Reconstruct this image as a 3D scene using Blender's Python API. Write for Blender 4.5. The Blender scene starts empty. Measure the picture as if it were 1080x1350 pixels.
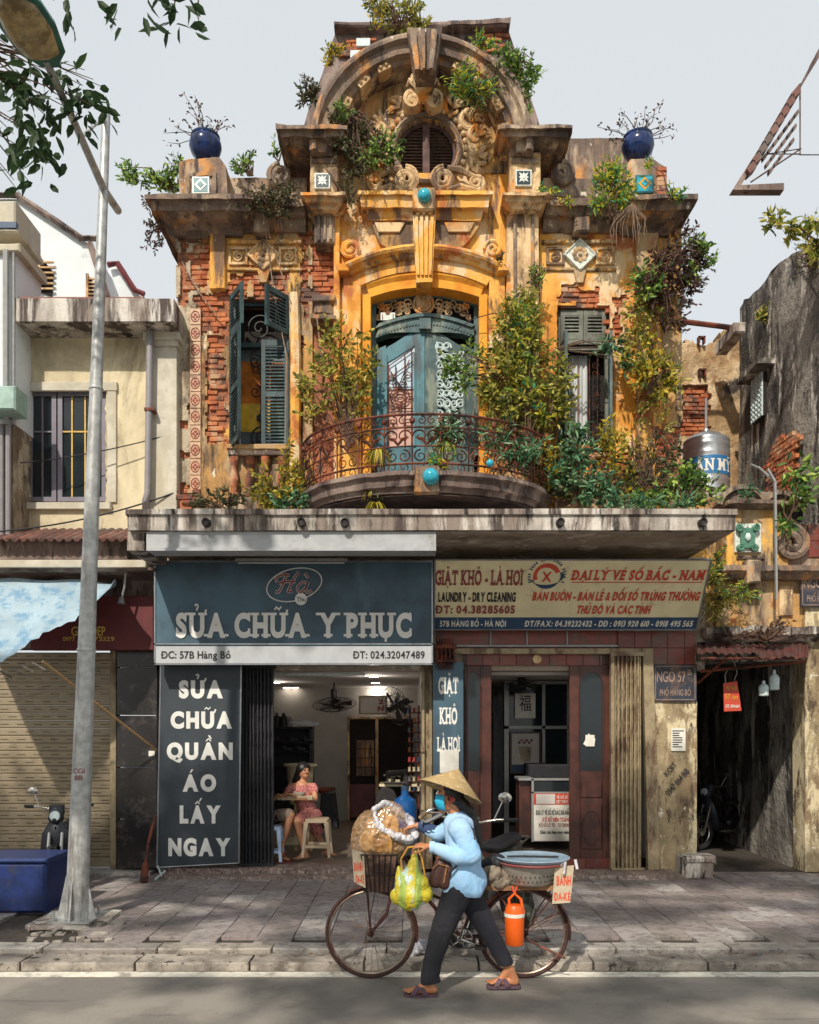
import bpy, bmesh, math, random, unicodedata
from mathutils import Vector, Matrix, noise
from math import sin, cos, pi, radians
random.seed(7)
SC = bpy.context.scene
COL = SC.collection
FL, D0, EYE, CX, HY = 1100.0, 11.0, 1.95, 540.0, 955.0
# ---------------------------------------------------------------- camera, sky, sun, exposure
cam = bpy.data.cameras.new('camera')
cam.sensor_fit = 'HORIZONTAL'; cam.sensor_width = 36
cam.lens = 36 * FL / 1080
cam.shift_y = (HY - 675) / 1080
cam.clip_start = .05; cam.clip_end = 500
camo = bpy.data.objects.new('camera', cam); COL.objects.link(camo)
camo.location = (0, -D0, EYE); camo.rotation_euler = (radians(90), 0, 0)
SC.camera = camo
SUN_EL, SUN_AZ = radians(43), radians(200)     # azimuth of the direction the light comes from, 0 = +Y, clockwise
W = bpy.data.worlds.new('World'); SC.world = W; W.use_nodes = True
nt = W.node_tree; nt.nodes.clear()
sky = nt.nodes.new('ShaderNodeTexSky'); sky.sky_type = 'NISHITA'; sky.sun_disc = False
sky.sun_elevation = SUN_EL; sky.sun_rotation = SUN_AZ; sky.dust_density = 4; sky.air_density = 1.2
scl = nt.nodes.new('ShaderNodeVectorMath'); scl.operation = 'SCALE'; scl.inputs['Scale'].default_value = 0.1
mx = nt.nodes.new('ShaderNodeMix'); mx.data_type = 'RGBA'; mx.inputs['Factor'].default_value = .86
mx.inputs['B'].default_value = (.60, .635, .65, 1)          # thin even cloud
cn = nt.nodes.new('ShaderNodeTexNoise'); cn.inputs['Scale'].default_value = 1.6; cn.inputs['Detail'].default_value = 5
cm = nt.nodes.new('ShaderNodeMix'); cm.data_type = 'RGBA'; cm.inputs['A'].default_value = (.475, .51, .53, 1); cm.inputs['B'].default_value = (.575, .59, .59, 1)
nt.links.new(cn.outputs['Fac'], cm.inputs['Factor']); nt.links.new(cm.outputs['Result'], mx.inputs['B'])
bgn = nt.nodes.new('ShaderNodeBackground'); outn = nt.nodes.new('ShaderNodeOutputWorld')
nt.links.new(sky.outputs[0], scl.inputs[0]); nt.links.new(scl.outputs[0], mx.inputs['A'])
nt.links.new(mx.outputs['Result'], bgn.inputs['Color']); nt.links.new(bgn.outputs[0], outn.inputs[0])
bgn.inputs['Strength'].default_value = 1.0
sl = bpy.data.lights.new('sun', 'SUN'); sl.energy = 2.7; sl.angle = radians(1.3); sl.color = (1, .92, .8)
slo = bpy.data.objects.new('sun', sl); COL.objects.link(slo)
SUND = Vector((sin(SUN_AZ) * cos(SUN_EL), cos(SUN_AZ) * cos(SUN_EL), sin(SUN_EL)))
slo.rotation_euler = SUND.to_track_quat('Z', 'Y').to_euler(); slo.location = (0, -20, 20)
SC.view_settings.view_transform = 'Standard'; SC.view_settings.look = 'None'
SC.view_settings.exposure = 0.60; SC.view_settings.gamma = 1
SC.view_settings.use_curve_mapping = False
SC.cycles.max_bounces = 6; SC.cycles.diffuse_bounces = 3; SC.cycles.transparent_max_bounces = 8
SC.cycles.use_denoising = True

# ---------------------------------------------------------------- coordinates
def wx(px, Y=0.0): return (px - CX) * (D0 + Y) / FL
def wz(py, Y=0.0): return EYE + (HY - py) * (D0 + Y) / FL
def P(px, py, Y=0.0): return Vector((wx(px, Y), Y, wz(py, Y)))
def gy(py, z=0.0): return (EYE - z) * FL / (py - HY) - D0     # depth of a ground point seen at row py
R = random.uniform
def nz(x, y, z=0.0, s=1.0): return noise.noise(Vector((x * s, y * s, z * s)))
def hexc(h, k=1.0):
    h = h.lstrip('#'); o = []
    for i in (0, 2, 4):
        v = int(h[i:i + 2], 16) / 255
        o.append(v / 12.92 if v <= .04045 else ((v + .055) / 1.055) ** 2.4)
    k = min(1.32 * k, max(1, .8 / max(max(o), .01)))
    return (*[v * k for v in o], 1.0)

# ---------------------------------------------------------------- materials
MATS = {}
class NG:
    def __init__(s, name):
        s.m = bpy.data.materials.new(name); s.m.use_nodes = True; s.t = s.m.node_tree
        s.b = s.t.nodes['Principled BSDF']; s.n = s.t.nodes; s.l = s.t.links
        s.tc = s.n.new('ShaderNodeTexCoord'); s.geo = s.n.new('ShaderNodeNewGeometry')
        s.co = s.geo.outputs['Position']
    def map(s, sc, co=None, loc=(0, 0, 0)):
        m = s.n.new('ShaderNodeMapping'); m.inputs['Scale'].default_value = sc; m.inputs['Location'].default_value = loc
        s.l.new(co or s.co, m.inputs['Vector']); return m.outputs[0]
    def noise(s, scale, det=5, rough=.6, vec=None, dist=0.0):
        n = s.n.new('ShaderNodeTexNoise'); n.inputs['Scale'].default_value = scale; n.inputs['Detail'].default_value = det
        n.inputs['Roughness'].default_value = rough; n.inputs['Distortion'].default_value = dist
        s.l.new(vec or s.co, n.inputs['Vector']); return n.outputs['Fac']
    def ramp(s, fac, a, b, va=0.0, vb=1.0):
        r = s.n.new('ShaderNodeMapRange'); r.inputs['From Min'].default_value = a; r.inputs['From Max'].default_value = b
        r.inputs['To Min'].default_value = va; r.inputs['To Max'].default_value = vb
        r.interpolation_type = 'SMOOTHSTEP'; s.l.new(fac, r.inputs['Value']); return r.outputs[0]
    def mix(s, a, b, f, mode='MIX'):
        m = s.n.new('ShaderNodeMix'); m.data_type = 'RGBA'; m.blend_type = mode
        for v, k in ((a, 'A'), (b, 'B'), (f, 'Factor')):
            if isinstance(v, (int, float, tuple)): m.inputs[k].default_value = v
            else: s.l.new(v, m.inputs[k])
        return m.outputs['Result']
    def math(s, op, a, b=0.0):
        m = s.n.new('ShaderNodeMath'); m.operation = op
        for i, v in enumerate((a, b)):
            if isinstance(v, (int, float)): m.inputs[i].default_value = v
            else: s.l.new(v, m.inputs[i])
        return m.outputs[0]
    def bump(s, h, strength=.4, dist=.02):
        b = s.n.new('ShaderNodeBump'); b.inputs['Strength'].default_value = strength; b.inputs['Distance'].default_value = dist
        s.l.new(h, b.inputs['Height']); s.l.new(b.outputs[0], s.b.inputs['Normal'])
    def done(s, col, rough=.8, metal=0.0, spec=None):
        if isinstance(col, tuple): s.b.inputs['Base Color'].default_value = col
        else: s.l.new(col, s.b.inputs['Base Color'])
        if isinstance(rough, (int, float)): s.b.inputs['Roughness'].default_value = rough
        else: s.l.new(rough, s.b.inputs['Roughness'])
        s.b.inputs['Metallic'].default_value = metal
        if spec is not None: s.b.inputs['Specular IOR Level'].default_value = spec
        return s.m

def weathered(name, base, layers, rough=.88, bump=.5, bs=18, bd=.02):
    """base colour, then layers (colour, scale, threshold, softness, stretch) laid over it by noise"""
    g = NG(name); col = hexc(base); hs = g.noise(bs, 6, .65)
    col = g.mix(col, tuple(v * .72 for v in hexc(base)[:3]) + (1,), g.ramp(g.noise(3.1, 6, .7), .35, .65))
    for i, (c, sc, th, sf, st) in enumerate(layers):
        v = g.map((sc, sc, sc * st), loc=(i * 3.7, i * 1.3, i * 5.1))
        f = g.ramp(g.noise(1, 7, .68, v, .3), th - sf, th + sf)
        col = g.mix(col, hexc(c), f)
    g.bump(hs, bump, bd)
    return g.done(col, rough)
def plain(name, c, rough=.6, metal=0.0, var=.25, scale=14, bump=0.0, dirt=None, dth=.58, stretch=1.0):
    g = NG(name); base = hexc(c)
    n = g.noise(scale, 5, .6)
    col = g.mix(base, tuple(v * (1 - var) for v in base[:3]) + (1,), g.ramp(n, .35, .65))
    if dirt:
        f = g.ramp(g.noise(1, 7, .7, g.map((5, 5, 5 * stretch))), dth - .08, dth + .08)
        col = g.mix(col, hexc(dirt), f)
    if bump: g.bump(n, bump, .01)
    return g.done(col, rough, metal)
def leafmat(name, cols, rough=.5, trans=.35):
    g = NG(name); r = g.n.new('ShaderNodeValToRGB'); cr = r.color_ramp
    g.l.new(g.geo.outputs['Random Per Island'], r.inputs[0])
    cr.interpolation = 'CONSTANT'
    while len(cr.elements) < len(cols): cr.elements.new(.5)
    for i, c in enumerate(cols): cr.elements[i].position = i / len(cols); cr.elements[i].color = hexc(c)
    m = g.done(r.outputs[0], rough, 0, .3)
    tr = g.n.new('ShaderNodeBsdfTranslucent'); g.l.new(r.outputs[0], tr.inputs['Color'])
    ms = g.n.new('ShaderNodeMixShader'); ms.inputs[0].default_value = trans + .08
    g.l.new(g.b.outputs[0], ms.inputs[1]); g.l.new(tr.outputs[0], ms.inputs[2])
    g.l.new(ms.outputs[0], g.n['Material Output'].inputs['Surface'])
    return m

# ---------------------------------------------------------------- mesh builder
class MB:
    def __init__(s): s.v = []; s.f = []; s.mi = []; s.m = 0
    def add(s, vs, fs):
        o = len(s.v); s.v += [tuple(v) for v in vs]
        for f in fs: s.f.append(tuple(i + o for i in f)); s.mi.append(s.m)
        return s
    def box(s, x0, y0, z0, x1, y1, z1, j=0.0):
        if x0 > x1: x0, x1 = x1, x0
        if y0 > y1: y0, y1 = y1, y0
        if z0 > z1: z0, z1 = z1, z0
        vs = [(x + R(-j, j), y + R(-j, j), z + R(-j, j)) for z in (z0, z1) for x, y in ((x0, y0), (x1, y0), (x1, y1), (x0, y1))]
        return s.add(vs, [(0, 3, 2, 1), (4, 5, 6, 7), (0, 1, 5, 4), (1, 2, 6, 5), (2, 3, 7, 6), (3, 0, 4, 7)])
    def bev(s, x0, y0, z0, x1, y1, z1, b=.01, j=0.0):
        """box with its front (-Y) edges chamfered"""
        a = [(x0, y1, z0), (x1, y1, z0), (x1, y1, z1), (x0, y1, z1)]
        c = [(x0, y0 + b, z0), (x1, y0 + b, z0), (x1, y0 + b, z1), (x0, y0 + b, z1)]
        d = [(x0 + b, y0, z0 + b), (x1 - b, y0, z0 + b), (x1 - b, y0, z1 - b), (x0 + b, y0, z1 - b)]
        vs = [(x + R(-j, j), y + R(-j, j), z + R(-j, j)) for x, y, z in a + c + d]
        fs = [(8, 9, 10, 11), (3, 2, 1, 0)]
        for i in range(4):
            k = (i + 1) % 4; fs += [(i, k, 4 + k, 4 + i), (4 + i, 4 + k, 8 + k, 8 + i)]
        return s.add(vs, fs)
    def pbox(s, px0, py0, px1, py1, Yf, Yb, ref=None, b=0.0, j=0.0):
        """box whose front face at Yf covers these photo pixels"""
        r = Yf if ref is None else ref
        a = (wx(min(px0, px1), r), Yf, wz(max(py0, py1), r), wx(max(px0, px1), r), Yb, wz(min(py0, py1), r))
        return s.bev(*a, b, j) if b else s.box(*a, j)
    def prism(s, pts, Yf, Yb, ref=None):
        """pts: photo pixels, extruded straight back from Yf to Yb"""
        r = Yf if ref is None else ref
        return s.xprism([(wx(x, r), wz(y, r)) for x, y in pts], Yf, Yb)
    def xprism(s, q, Yf, Yb):
        n = len(q)
        return s.add([(x, Yf, z) for x, z in q] + [(x, Yb, z) for x, z in q],
                     [tuple(range(n)), tuple(range(2 * n - 1, n - 1, -1))] + [(i, (i + 1) % n, n + (i + 1) % n, n + i) for i in range(n)])
    def loft(s, rings, caps=True, closed=True):
        n = len(rings[0]); vs = [p for r in rings for p in r]; fs = []
        for k in range(len(rings) - 1):
            for i in range(n if closed else n - 1):
                a, b = k * n + i, k * n + (i + 1) % n; fs.append((a, b, b + n, a + n))
        if caps: fs += [tuple(range(n - 1, -1, -1)), tuple(range((len(rings) - 1) * n, len(rings) * n))]
        return s.add(vs, fs)
    def tube(s, pts, r, n=6, caps=True, closed=False):
        pts = [Vector(p) for p in pts]
        if len(pts) < 2: return s
        rs = r if isinstance(r, (list, tuple)) else [r] * len(pts)
        rings = []; prev = None
        for i, p in enumerate(pts):
            a = pts[i - 1] if i or closed else p; b = pts[(i + 1) % len(pts)] if i < len(pts) - 1 or closed else p
            t = (b - a)
            if t.length < 1e-9: t = Vector((0, 0, 1))
            t.normalize()
            if prev is None:
                u = t.cross(Vector((0, 0, 1)) if abs(t.z) < .9 else Vector((1, 0, 0))).normalized()
            else:
                u = prev - t * prev.dot(t); u = u.normalized() if u.length > 1e-6 else t.orthogonal().normalized()
            prev = u; w = t.cross(u)
            rings.append([p + (u * cos(2 * pi * k / n) + w * sin(2 * pi * k / n)) * rs[i] for k in range(n)])
        if closed: rings.append(rings[0]); return s.loft(rings, False)
        return s.loft(rings, caps)
    def lathe(s, c, prof, n=20, ax='z', arc=1.0, caps=True, sq=1.0):
        """prof: (radius, height) about centre c"""
        rings = []
        for r, h in prof:
            ring = []
            for k in range(n):
                a = 2 * pi * k / n * arc; x, y = r * cos(a), r * sin(a) * sq
                ring.append(Vector(c) + (Vector((x, y, h)) if ax == 'z' else Vector((x, h, y)) if ax == 'y' else Vector((h, x, y))))
            rings.append(ring)
        return s.loft(rings, caps, arc >= 1)
    def ball(s, c, r, n=12, m=8, rx=1, ry=1, rz=1):
        rings = [[Vector(c) + Vector((r * rx * sin(pi * (j + .02) / (m + .04)) * cos(2 * pi * k / n), r * ry * sin(pi * (j + .02) / (m + .04)) * sin(2 * pi * k / n), r * rz * cos(pi * (j + .02) / (m + .04)))) for k in range(n)] for j in range(m + 1)]
        return s.loft(rings)
    def cap(s, a, b, ra, rb, n=14):
        """tapered capsule"""
        a, b = Vector(a), Vector(b); t = b - a
        if t.length < 1e-6: return s.ball(a, ra, n)
        L = t.length; t /= L; u = t.orthogonal().normalized(); w = t.cross(u); rings = []
        for j in range(1, 6):
            q = pi / 2 * (1 - j / 5); rings.append((a - t * ra * sin(q), ra * cos(q)))
        for j in range(0, 5):
            q = pi / 2 * (j / 5); rings.append((b + t * rb * sin(q), rb * cos(q)))
        return s.loft([[p + (u * cos(2 * pi * k / n) + w * sin(2 * pi * k / n)) * max(r, 1e-4) for k in range(n)] for p, r in rings])
    def ringarc(s, prof, c, a0, a1, n=32, sx=1.0, sz=1.0):
        """sweep profile [(radius, Y)] about centre c=(x,z) through angles (0 = +X, 90 = up)"""
        rings = []
        for k in range(n + 1):
            a = radians(a0 + (a1 - a0) * k / n)
            rings.append([(c[0] + r * cos(a) * sx, Y, c[1] + r * sin(a) * sz) for r, Y in prof])
        return s.loft(rings, abs(a1 - a0) < 359.9)
    def mesh(s, name, smooth=False, rough=0.0, rs=6.0, weld=False):
        me = bpy.data.meshes.new(name); me.from_pydata(s.v, [], s.f)
        if any(s.mi): me.polygons.foreach_set('material_index', s.mi)
        bm = bmesh.new(); bm.from_mesh(me)
        if weld: bmesh.ops.remove_doubles(bm, verts=bm.verts, dist=1e-4)
        bmesh.ops.recalc_face_normals(bm, faces=bm.faces)
        if rough:
            for _ in range(3):
                es = [e for e in bm.edges if e.calc_length() > .09]
                if not es: break
                bmesh.ops.subdivide_edges(bm, edges=es, cuts=1, use_grid_fill=False)
            bmesh.ops.triangulate(bm, faces=[f for f in bm.faces if len(f.verts) > 4])
            for v in bm.verts:
                q = v.co * rs; n = noise.noise_vector(q) * .7 + noise.noise_vector(q * 3.1) * .4
                v.co += n * rough
        if smooth:
            for f in bm.faces: f.smooth = True
        bm.to_mesh(me); bm.free()
        if smooth:
            try: me.set_sharp_from_angle(angle=radians(40 if smooth is True else smooth))
            except Exception: pass
        me.validate()
        return me
    def build(s, name, mats, parent=None, **k):
        me = s.mesh(name, **k)
        for m in (mats if isinstance(mats, (list, tuple)) else [mats]): me.materials.append(m)
        return link(name, me, parent)
def link(name, me, parent=None):
    o = bpy.data.objects.new(name, me); COL.objects.link(o)
    if parent is not None:
        o.parent = parent; o.matrix_parent_inverse = Matrix.Translation(-parent.location) if parent.type == 'EMPTY' and parent.location.length else Matrix()
    return o
def tag(o, label=None, cat=None, group=None, kind=None):
    if label: o['label'] = label
    if cat: o['category'] = cat
    if group: o['group'] = group
    if kind: o['kind'] = kind
    return o
def thing(name, loc, label, cat, group=None):
    o = bpy.data.objects.new(name, None); o.location = loc; o.empty_display_size = .1; COL.objects.link(o)
    return tag(o, label, cat, group)
def clone(o, loc=None, rot=None, label=None):
    """a copy of a thing with its parts and their sub-parts"""
    n = o.copy(); COL.objects.link(n)
    if loc is not None: n.location = loc
    if rot is not None: n.rotation_euler = rot
    if label: n['label'] = label
    for ch in o.children:
        c = ch.copy(); COL.objects.link(c); c.parent = n; c.matrix_parent_inverse = ch.matrix_parent_inverse.copy()
        for g in ch.children:
            d = g.copy(); COL.objects.link(d); d.parent = c
    return n
def remesh(mb, voxel, name, mats, parent=None, smooth=4, fold=0.0, fs=8.0, fstretch=(1, 1, 1), color=None):
    """fuse the builder's overlapping solids into one continuous surface"""
    me = bpy.data.meshes.new(name); me.from_pydata(mb.v, [], mb.f)
    bm = bmesh.new(); bm.from_mesh(me); bmesh.ops.recalc_face_normals(bm, faces=bm.faces); bm.to_mesh(me); bm.free()
    o = bpy.data.objects.new('tmp', me); COL.objects.link(o)
    m = o.modifiers.new('r', 'REMESH'); m.mode = 'VOXEL'; m.voxel_size = voxel; m.adaptivity = 0
    if smooth:
        k = o.modifiers.new('s', 'SMOOTH'); k.iterations = smooth; k.factor = .5
    dg = bpy.context.evaluated_depsgraph_get(); out = bpy.data.meshes.new_from_object(o.evaluated_get(dg))
    bpy.data.objects.remove(o); bpy.data.meshes.remove(me); out.name = name
    if fold:
        nn = [v.normal.copy() for v in out.vertices]
        for v, n in zip(out.vertices, nn):
            q = Vector((v.co.x * fstretch[0], v.co.y * fstretch[1], v.co.z * fstretch[2])) * fs
            v.co += n * fold * ((1 - 2.6 * abs(noise.noise(q))) * (.6 + .8 * noise.noise(q * .4 + Vector((5, 5, 5)))) - .9 * max(0, .16 - abs(noise.noise(q * 1.9 + Vector((3, 1, 2))))) * 5)
    for p in out.polygons: p.use_smooth = True
    for m_ in (mats if isinstance(mats, (list, tuple)) else [mats]): out.materials.append(m_)
    return link(name, out, parent)

# ---------------------------------------------------------------- lettering
_GL = {}
def glyph(ch, off):
    k = (ch, off)
    if k not in _GL:
        cu = bpy.data.curves.new('g', 'FONT'); cu.body = ch; cu.offset = off; cu.size = 1; cu.resolution_u = 5; cu.fill_mode = 'FRONT'
        o = bpy.data.objects.new('g', cu); COL.objects.link(o)
        me = bpy.data.meshes.new_from_object(o.evaluated_get(bpy.context.evaluated_depsgraph_get()))
        vs = [(v.co.x, v.co.y) for v in me.vertices]; fs = [tuple(p.vertices) for p in me.polygons]
        bpy.data.objects.remove(o); bpy.data.curves.remove(cu); bpy.data.meshes.remove(me)
        if vs:
            x0 = min(v[0] for v in vs); x1 = max(v[0] for v in vs); vs = [(x - x0, y) for x, y in vs]
        else: x0 = 0; x1 = .26
        _GL[k] = (vs, fs, x1 - x0)
    return _GL[k]
SERIF = {'A': 'b.06 b.94', 'B': 't.12 b.12', 'C': 'u.9 d.9', 'D': 't.12 b.12', 'E': 't.12 b.12', 'F': 't.15 b.15', 'G': 'u.86 t.86m', 'H': 't.12 b.12 t.88 b.88', 'I': 't.5 b.5',
         'K': 't.15 b.15 t.85 b.9', 'L': 't.15 b.15 u.95', 'M': 't.08 b.1 t.92 b.9', 'N': 't.08 b.12 t.88', 'O': '', 'P': 't.15 b.15', 'R': 't.12 b.12 b.9', 'S': 'u.9 d.1', 'T': 'b.5 u.04 u.96', 'U': 't.12 t.88', 'V': 't.06 t.94', 'Y': 't.06 t.94 b.5'}
def rect(x0, y0, x1, y1): return [(x0, y0), (x1, y0), (x1, y1), (x0, y1)]
def text_polys(s, off=.02, serif=False, gap=.07):
    """-> list of (verts2d, faces, layer) in em units with cap height about .7, and total width"""
    out = []; x = 0
    CH = glyph('H', off); CH = max(v[1] for v in CH[0])
    for ch in s:
        if ch == ' ': x += .30; continue
        bar = ch in 'Đđ'; b = 'D' if ch == 'Đ' else 'd' if ch == 'đ' else ch
        d = unicodedata.normalize('NFD', b) if ord(b) < 0x2E80 else b
        base, marks = d[0], d[1:]
        vs, fs, w = glyph(base, min(off, .02) if base == '&' else off if ord(base) < 0x2E80 else 0)
        top = max((v[1] for v in vs), default=CH); t = .035 + off * 1.4
        out.append(([(vx + x, vy) for vx, vy in vs], fs, 0))
        P_ = []
        if serif and base in SERIF:
            for k in SERIF[base].split():
                f = float(k[1:].rstrip('m')); xc = f * w; h = .075; ww = .15 + off
                if k[0] == 'b': P_.append(rect(xc - ww, -.005, xc + ww, h))
                elif k[0] == 't': y = top * .52 if k.endswith('m') else top; P_.append(rect(xc - ww, y - h, xc + ww, y + .005))
                elif k[0] == 'u' and base not in 'L': P_.append(rect(xc - .035, top * .66, xc + .045, top))
                elif k[0] == 'u': P_.append(rect(xc - .05, 0, xc + .03, top * .33))
                elif k[0] == 'd': P_.append(rect(xc - .035, 0, xc + .045, top * .34))
        if bar: P_.append(rect(-.09, top * .47, w * .5, top * .47 + t * .8))
        cxm = w / 2; y = top + .06
        for mk in sorted(marks, key=lambda c: 0 if ord(c) in (0x302, 0x306) else 1):
            o = ord(mk)
            if o == 0x302:
                P_.append([(cxm - .17, y), (cxm - .08, y), (cxm, y + .08), (cxm, y + .15)]); P_.append([(cxm + .08, y), (cxm + .17, y), (cxm, y + .15), (cxm, y + .08)]); y += .1; cxm += .13
            elif o == 0x306:
                for q in range(4):
                    a0, a1 = pi + pi * q / 4, pi + pi * (q + 1) / 4; r0, r1 = .07, .14
                    P_.append([(cxm + r0 * cos(a0), y + .14 + r0 * sin(a0)), (cxm + r1 * cos(a0), y + .14 + r1 * sin(a0)), (cxm + r1 * cos(a1), y + .14 + r1 * sin(a1)), (cxm + r0 * cos(a1), y + .14 + r0 * sin(a1))])
                y += .1; cxm += .08
            elif o == 0x300: P_.append([(cxm - .05, y + .17), (cxm - .16, y + .17), (cxm - .02, y), (cxm + .05, y)])
            elif o == 0x301: P_.append([(cxm + .05, y + .17), (cxm + .16, y + .17), (cxm + .02, y), (cxm - .05, y)])
            elif o == 0x303:
                z = [(-.17, .03), (-.08, .12), (.04, .04), (.15, .13)]
                for q in range(3): P_.append([(cxm + z[q][0], y + z[q][1] - .035), (cxm + z[q + 1][0], y + z[q + 1][1] - .035), (cxm + z[q + 1][0], y + z[q + 1][1] + .035), (cxm + z[q][0], y + z[q][1] + .035)])
            elif o == 0x309:
                z = [(-.09, .16), (-.02, .21), (.06, .17), (.06, .11), (.0, .07), (-.0, 0)]
                for q in range(5):
                    (ax_, ay), (bx, by) = z[q], z[q + 1]; L = math.hypot(bx - ax_, by - ay); nx, ny = -(by - ay) / L * .03, (bx - ax_) / L * .03
                    P_.append([(cxm + ax_ - nx, y + ay - ny), (cxm + bx - nx, y + by - ny), (cxm + bx + nx, y + by + ny), (cxm + ax_ + nx, y + ay + ny)])
            elif o == 0x323: P_.append(rect(w / 2 - .055, -.17, w / 2 + .055, -.06))
            elif o == 0x31B: P_.append([(w - .06, top - .09), (w + .06, top - .06), (w + .12, top + .1), (w + .02, top + .1), (w - .0, top - .0)])
        for li, q in enumerate(P_): out.append(([(a + x, b_) for a, b_ in q], [tuple(range(len(q)))], 1 + li))
        x += w + gap
    return out, x - gap, CH
def write(s, name, mat, parent, x0, z0, x1, z1, Y, off=.02, serif=False, shear=0.0, th=.004, rot=None, gap=.07, tilt=None, xf=None):
    """letter string s so that its capitals fill x0..x1, z0..z1 (world metres) at depth Y; tilt=(Ytop-Ybottom per metre)"""
    pl, w, CH = text_polys(s, off, serif, gap); mb = MB(); sx = (x1 - x0) / w; sz = (z1 - z0) / CH
    for vs, fs, ly in pl:
        q = []
        for a, b in vs:
            px_, pz_ = x0 + a * sx + b * sz * shear, z0 + b * sz
            q.append((px_, pz_))
        n = len(q); e = th + ly * .0004
        def put(p, dy):
            y = Y + dy + ((p[1] - tilt[0]) * tilt[1] if tilt else 0)
            v = Vector((p[0], y, p[1]))
            return xf(v) if xf else v
        mb.add([put(p, -e) for p in q], [tuple(f) for f in fs])
        ed = {}
        for f in fs:
            for i in range(len(f)):
                k = (f[i], f[(i + 1) % len(f)])
                if (k[1], k[0]) in ed: ed.pop((k[1], k[0]))
                else: ed[k] = 1
        for a, b in ed:
            mb.add([put(q[a], -e), put(q[b], -e), put(q[b], 0), put(q[a], 0)], [(0, 1, 2, 3)])
    me = bpy.data.meshes.new(name); me.from_pydata(mb.v, [], mb.f); me.materials.append(mat); 
    return link(name, me, parent)
def pwrite(s, name, mat, parent, px0, py0, px1, py1, Y, **k):
    return write(s, name, mat, parent, wx(px0, Y), wz(py1, Y), wx(px1, Y), wz(py0, Y), Y, **k)
# ---------------------------------------------------------------- ornament curves
def spiral(cx, cz, r0, r1, a0, turns, n=26):
    return [(cx + (r0 + (r1 - r0) * (k / n)) * cos(radians(a0) + 2 * pi * turns * k / n), cz + (r0 + (r1 - r0) * (k / n)) * sin(radians(a0) + 2 * pi * turns * k / n)) for k in range(n + 1)]
def flat(pts, Y): return [(x, Y, z) for x, z in pts]
def pspiral(mb, px, py, r0, r1, a0, turns, Y, rad, n=24, seg=5):
    x, z = wx(px, Y), wz(py, Y); k = (D0 + Y) / FL
    return mb.tube(flat(spiral(x, z, r0 * k, r1 * k, a0, turns, n), Y), rad, seg)
def leaf(mb, p, d, L, w, up=None, fold=.25):
    """one folded leaf from p along d"""
    L *= 1.06; d = d.normalized(); s_ = d.cross(up or Vector((R(-1, 1), R(-1, 1), R(-.3, 1)))); s_ = s_.normalized() if s_.length > 1e-4 else d.orthogonal().normalized()
    n = s_.cross(d); m = p + d * L * .45; 
    a = p + d * L * .22; b = p + d * L * .62 - n * L * .04; q = s_ * w * .42 + n * w * fold; r = s_ * w * .45 + n * w * fold * .9; q2 = s_ * -w * .42 + n * w * fold; r2 = s_ * -w * .45 + n * w * fold * .9
    mb.add([p, a + q, b + r, p + d * L - n * L * .12, b + r2, a + q2, a, b], [(0, 6, 1), (0, 5, 6), (1, 6, 7, 2), (5, 4, 7, 6), (2, 7, 3), (7, 4, 3)])
# ---------------------------------------------------------------- the materials of the place
M = {}
M['ochre'] = weathered('ochre_plaster', '#c4802e', [('#d39e4c', 1.3, .5, .07, .5), ('#c4ac88', 1.9, .54, .05, .5), ('#9c5a34', 2.3, .585, .06, .6), ('#6b5342', 3.0, .59, .05, .22), ('#4a3e36', 4.5, .655, .05, .16), ('#d6cdb8', 6.0, .67, .03, .5)], .9, .55, 22)
M['ochre_old'] = weathered('old_ochre_plaster', '#ab8350', [('#cc9c4c', 1.4, .55, .07, .6), ('#a08a6c', 2.2, .52, .06, .4), ('#8c4a2a', 2.8, .6, .05, .6), ('#56463a', 2.6, .56, .07, .25), ('#332c28', 5.0, .6, .06, .18), ('#c9c0ae', 6.5, .66, .03, .5)], .92, .8, 20)
M['stucco'] = weathered('weathered_stucco', '#857262', [('#a8957e', 2.0, .55, .06, .4), ('#b07c48', 2.6, .57, .06, .5), ('#5c4e46', 2.4, .51, .08, .3), ('#443a38', 4.0, .58, .06, .2), ('#bdb4a4', 7.0, .66, .03, .5)], .93, .8, 20)
M['carved'] = weathered('carved_stucco', '#b4946c', [('#c8ac84', 3.0, .52, .06, .6), ('#c27c33', 2.4, .57, .06, .6), ('#655242', 3.6, .55, .07, .4), ('#3c322c', 6.0, .62, .06, .4)], .9, .6, 30)
M['cement'] = weathered('cement_render', '#8d8170', [('#a89a84', 2.2, .5, .08, .6), ('#6c5c4c', 2.6, .53, .06, .5), ('#453a32', 4.6, .6, .05, .4)], .95, 1.0, 24)
M['brick'] = weathered('old_brick', '#96502f', [('#ae6c44', 3, .5, .1, 1), ('#84442f', 4, .55, .1, 1), ('#54403a', 2.5, .56, .06, 1), ('#a58468', 3.4, .57, .06, 1)], .92, .8, 60, .006)
M['mortar'] = weathered('lime_mortar', '#946048', [('#a06244', 5, .5, .1, 1), ('#5d4436', 6, .57, .08, 1)], .95, .9, 40)
M['ochre_clean'] = weathered('clean_ochre_paint', '#df8f26', [('#e6a336', 1.6, .52, .08, .5), ('#b9713a', 3.2, .62, .05, .3), ('#7a5230', 5.0, .67, .04, .2)], .85, .35, 26)
M['dark'] = plain('dark_interior', '#221c1a', .9, 0, .4, 3)
M['iron'] = plain('rusty_iron', '#38241f', .7, .3, .5, 30, dirt='#6f3a28', dth=.5)
M['iron_dark'] = plain('painted_iron', '#34302f', .55, .4, .4, 30)
M['teal'] = plain('teal_door_paint', '#2f6672', .5, 0, .35, 5, .2, '#1c3238', .55, .25)
M['teal_grey'] = plain('faded_teal_paint', '#42585a', .65, 0, .4, 6, .2, '#6c7468', .56, .4)
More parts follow.
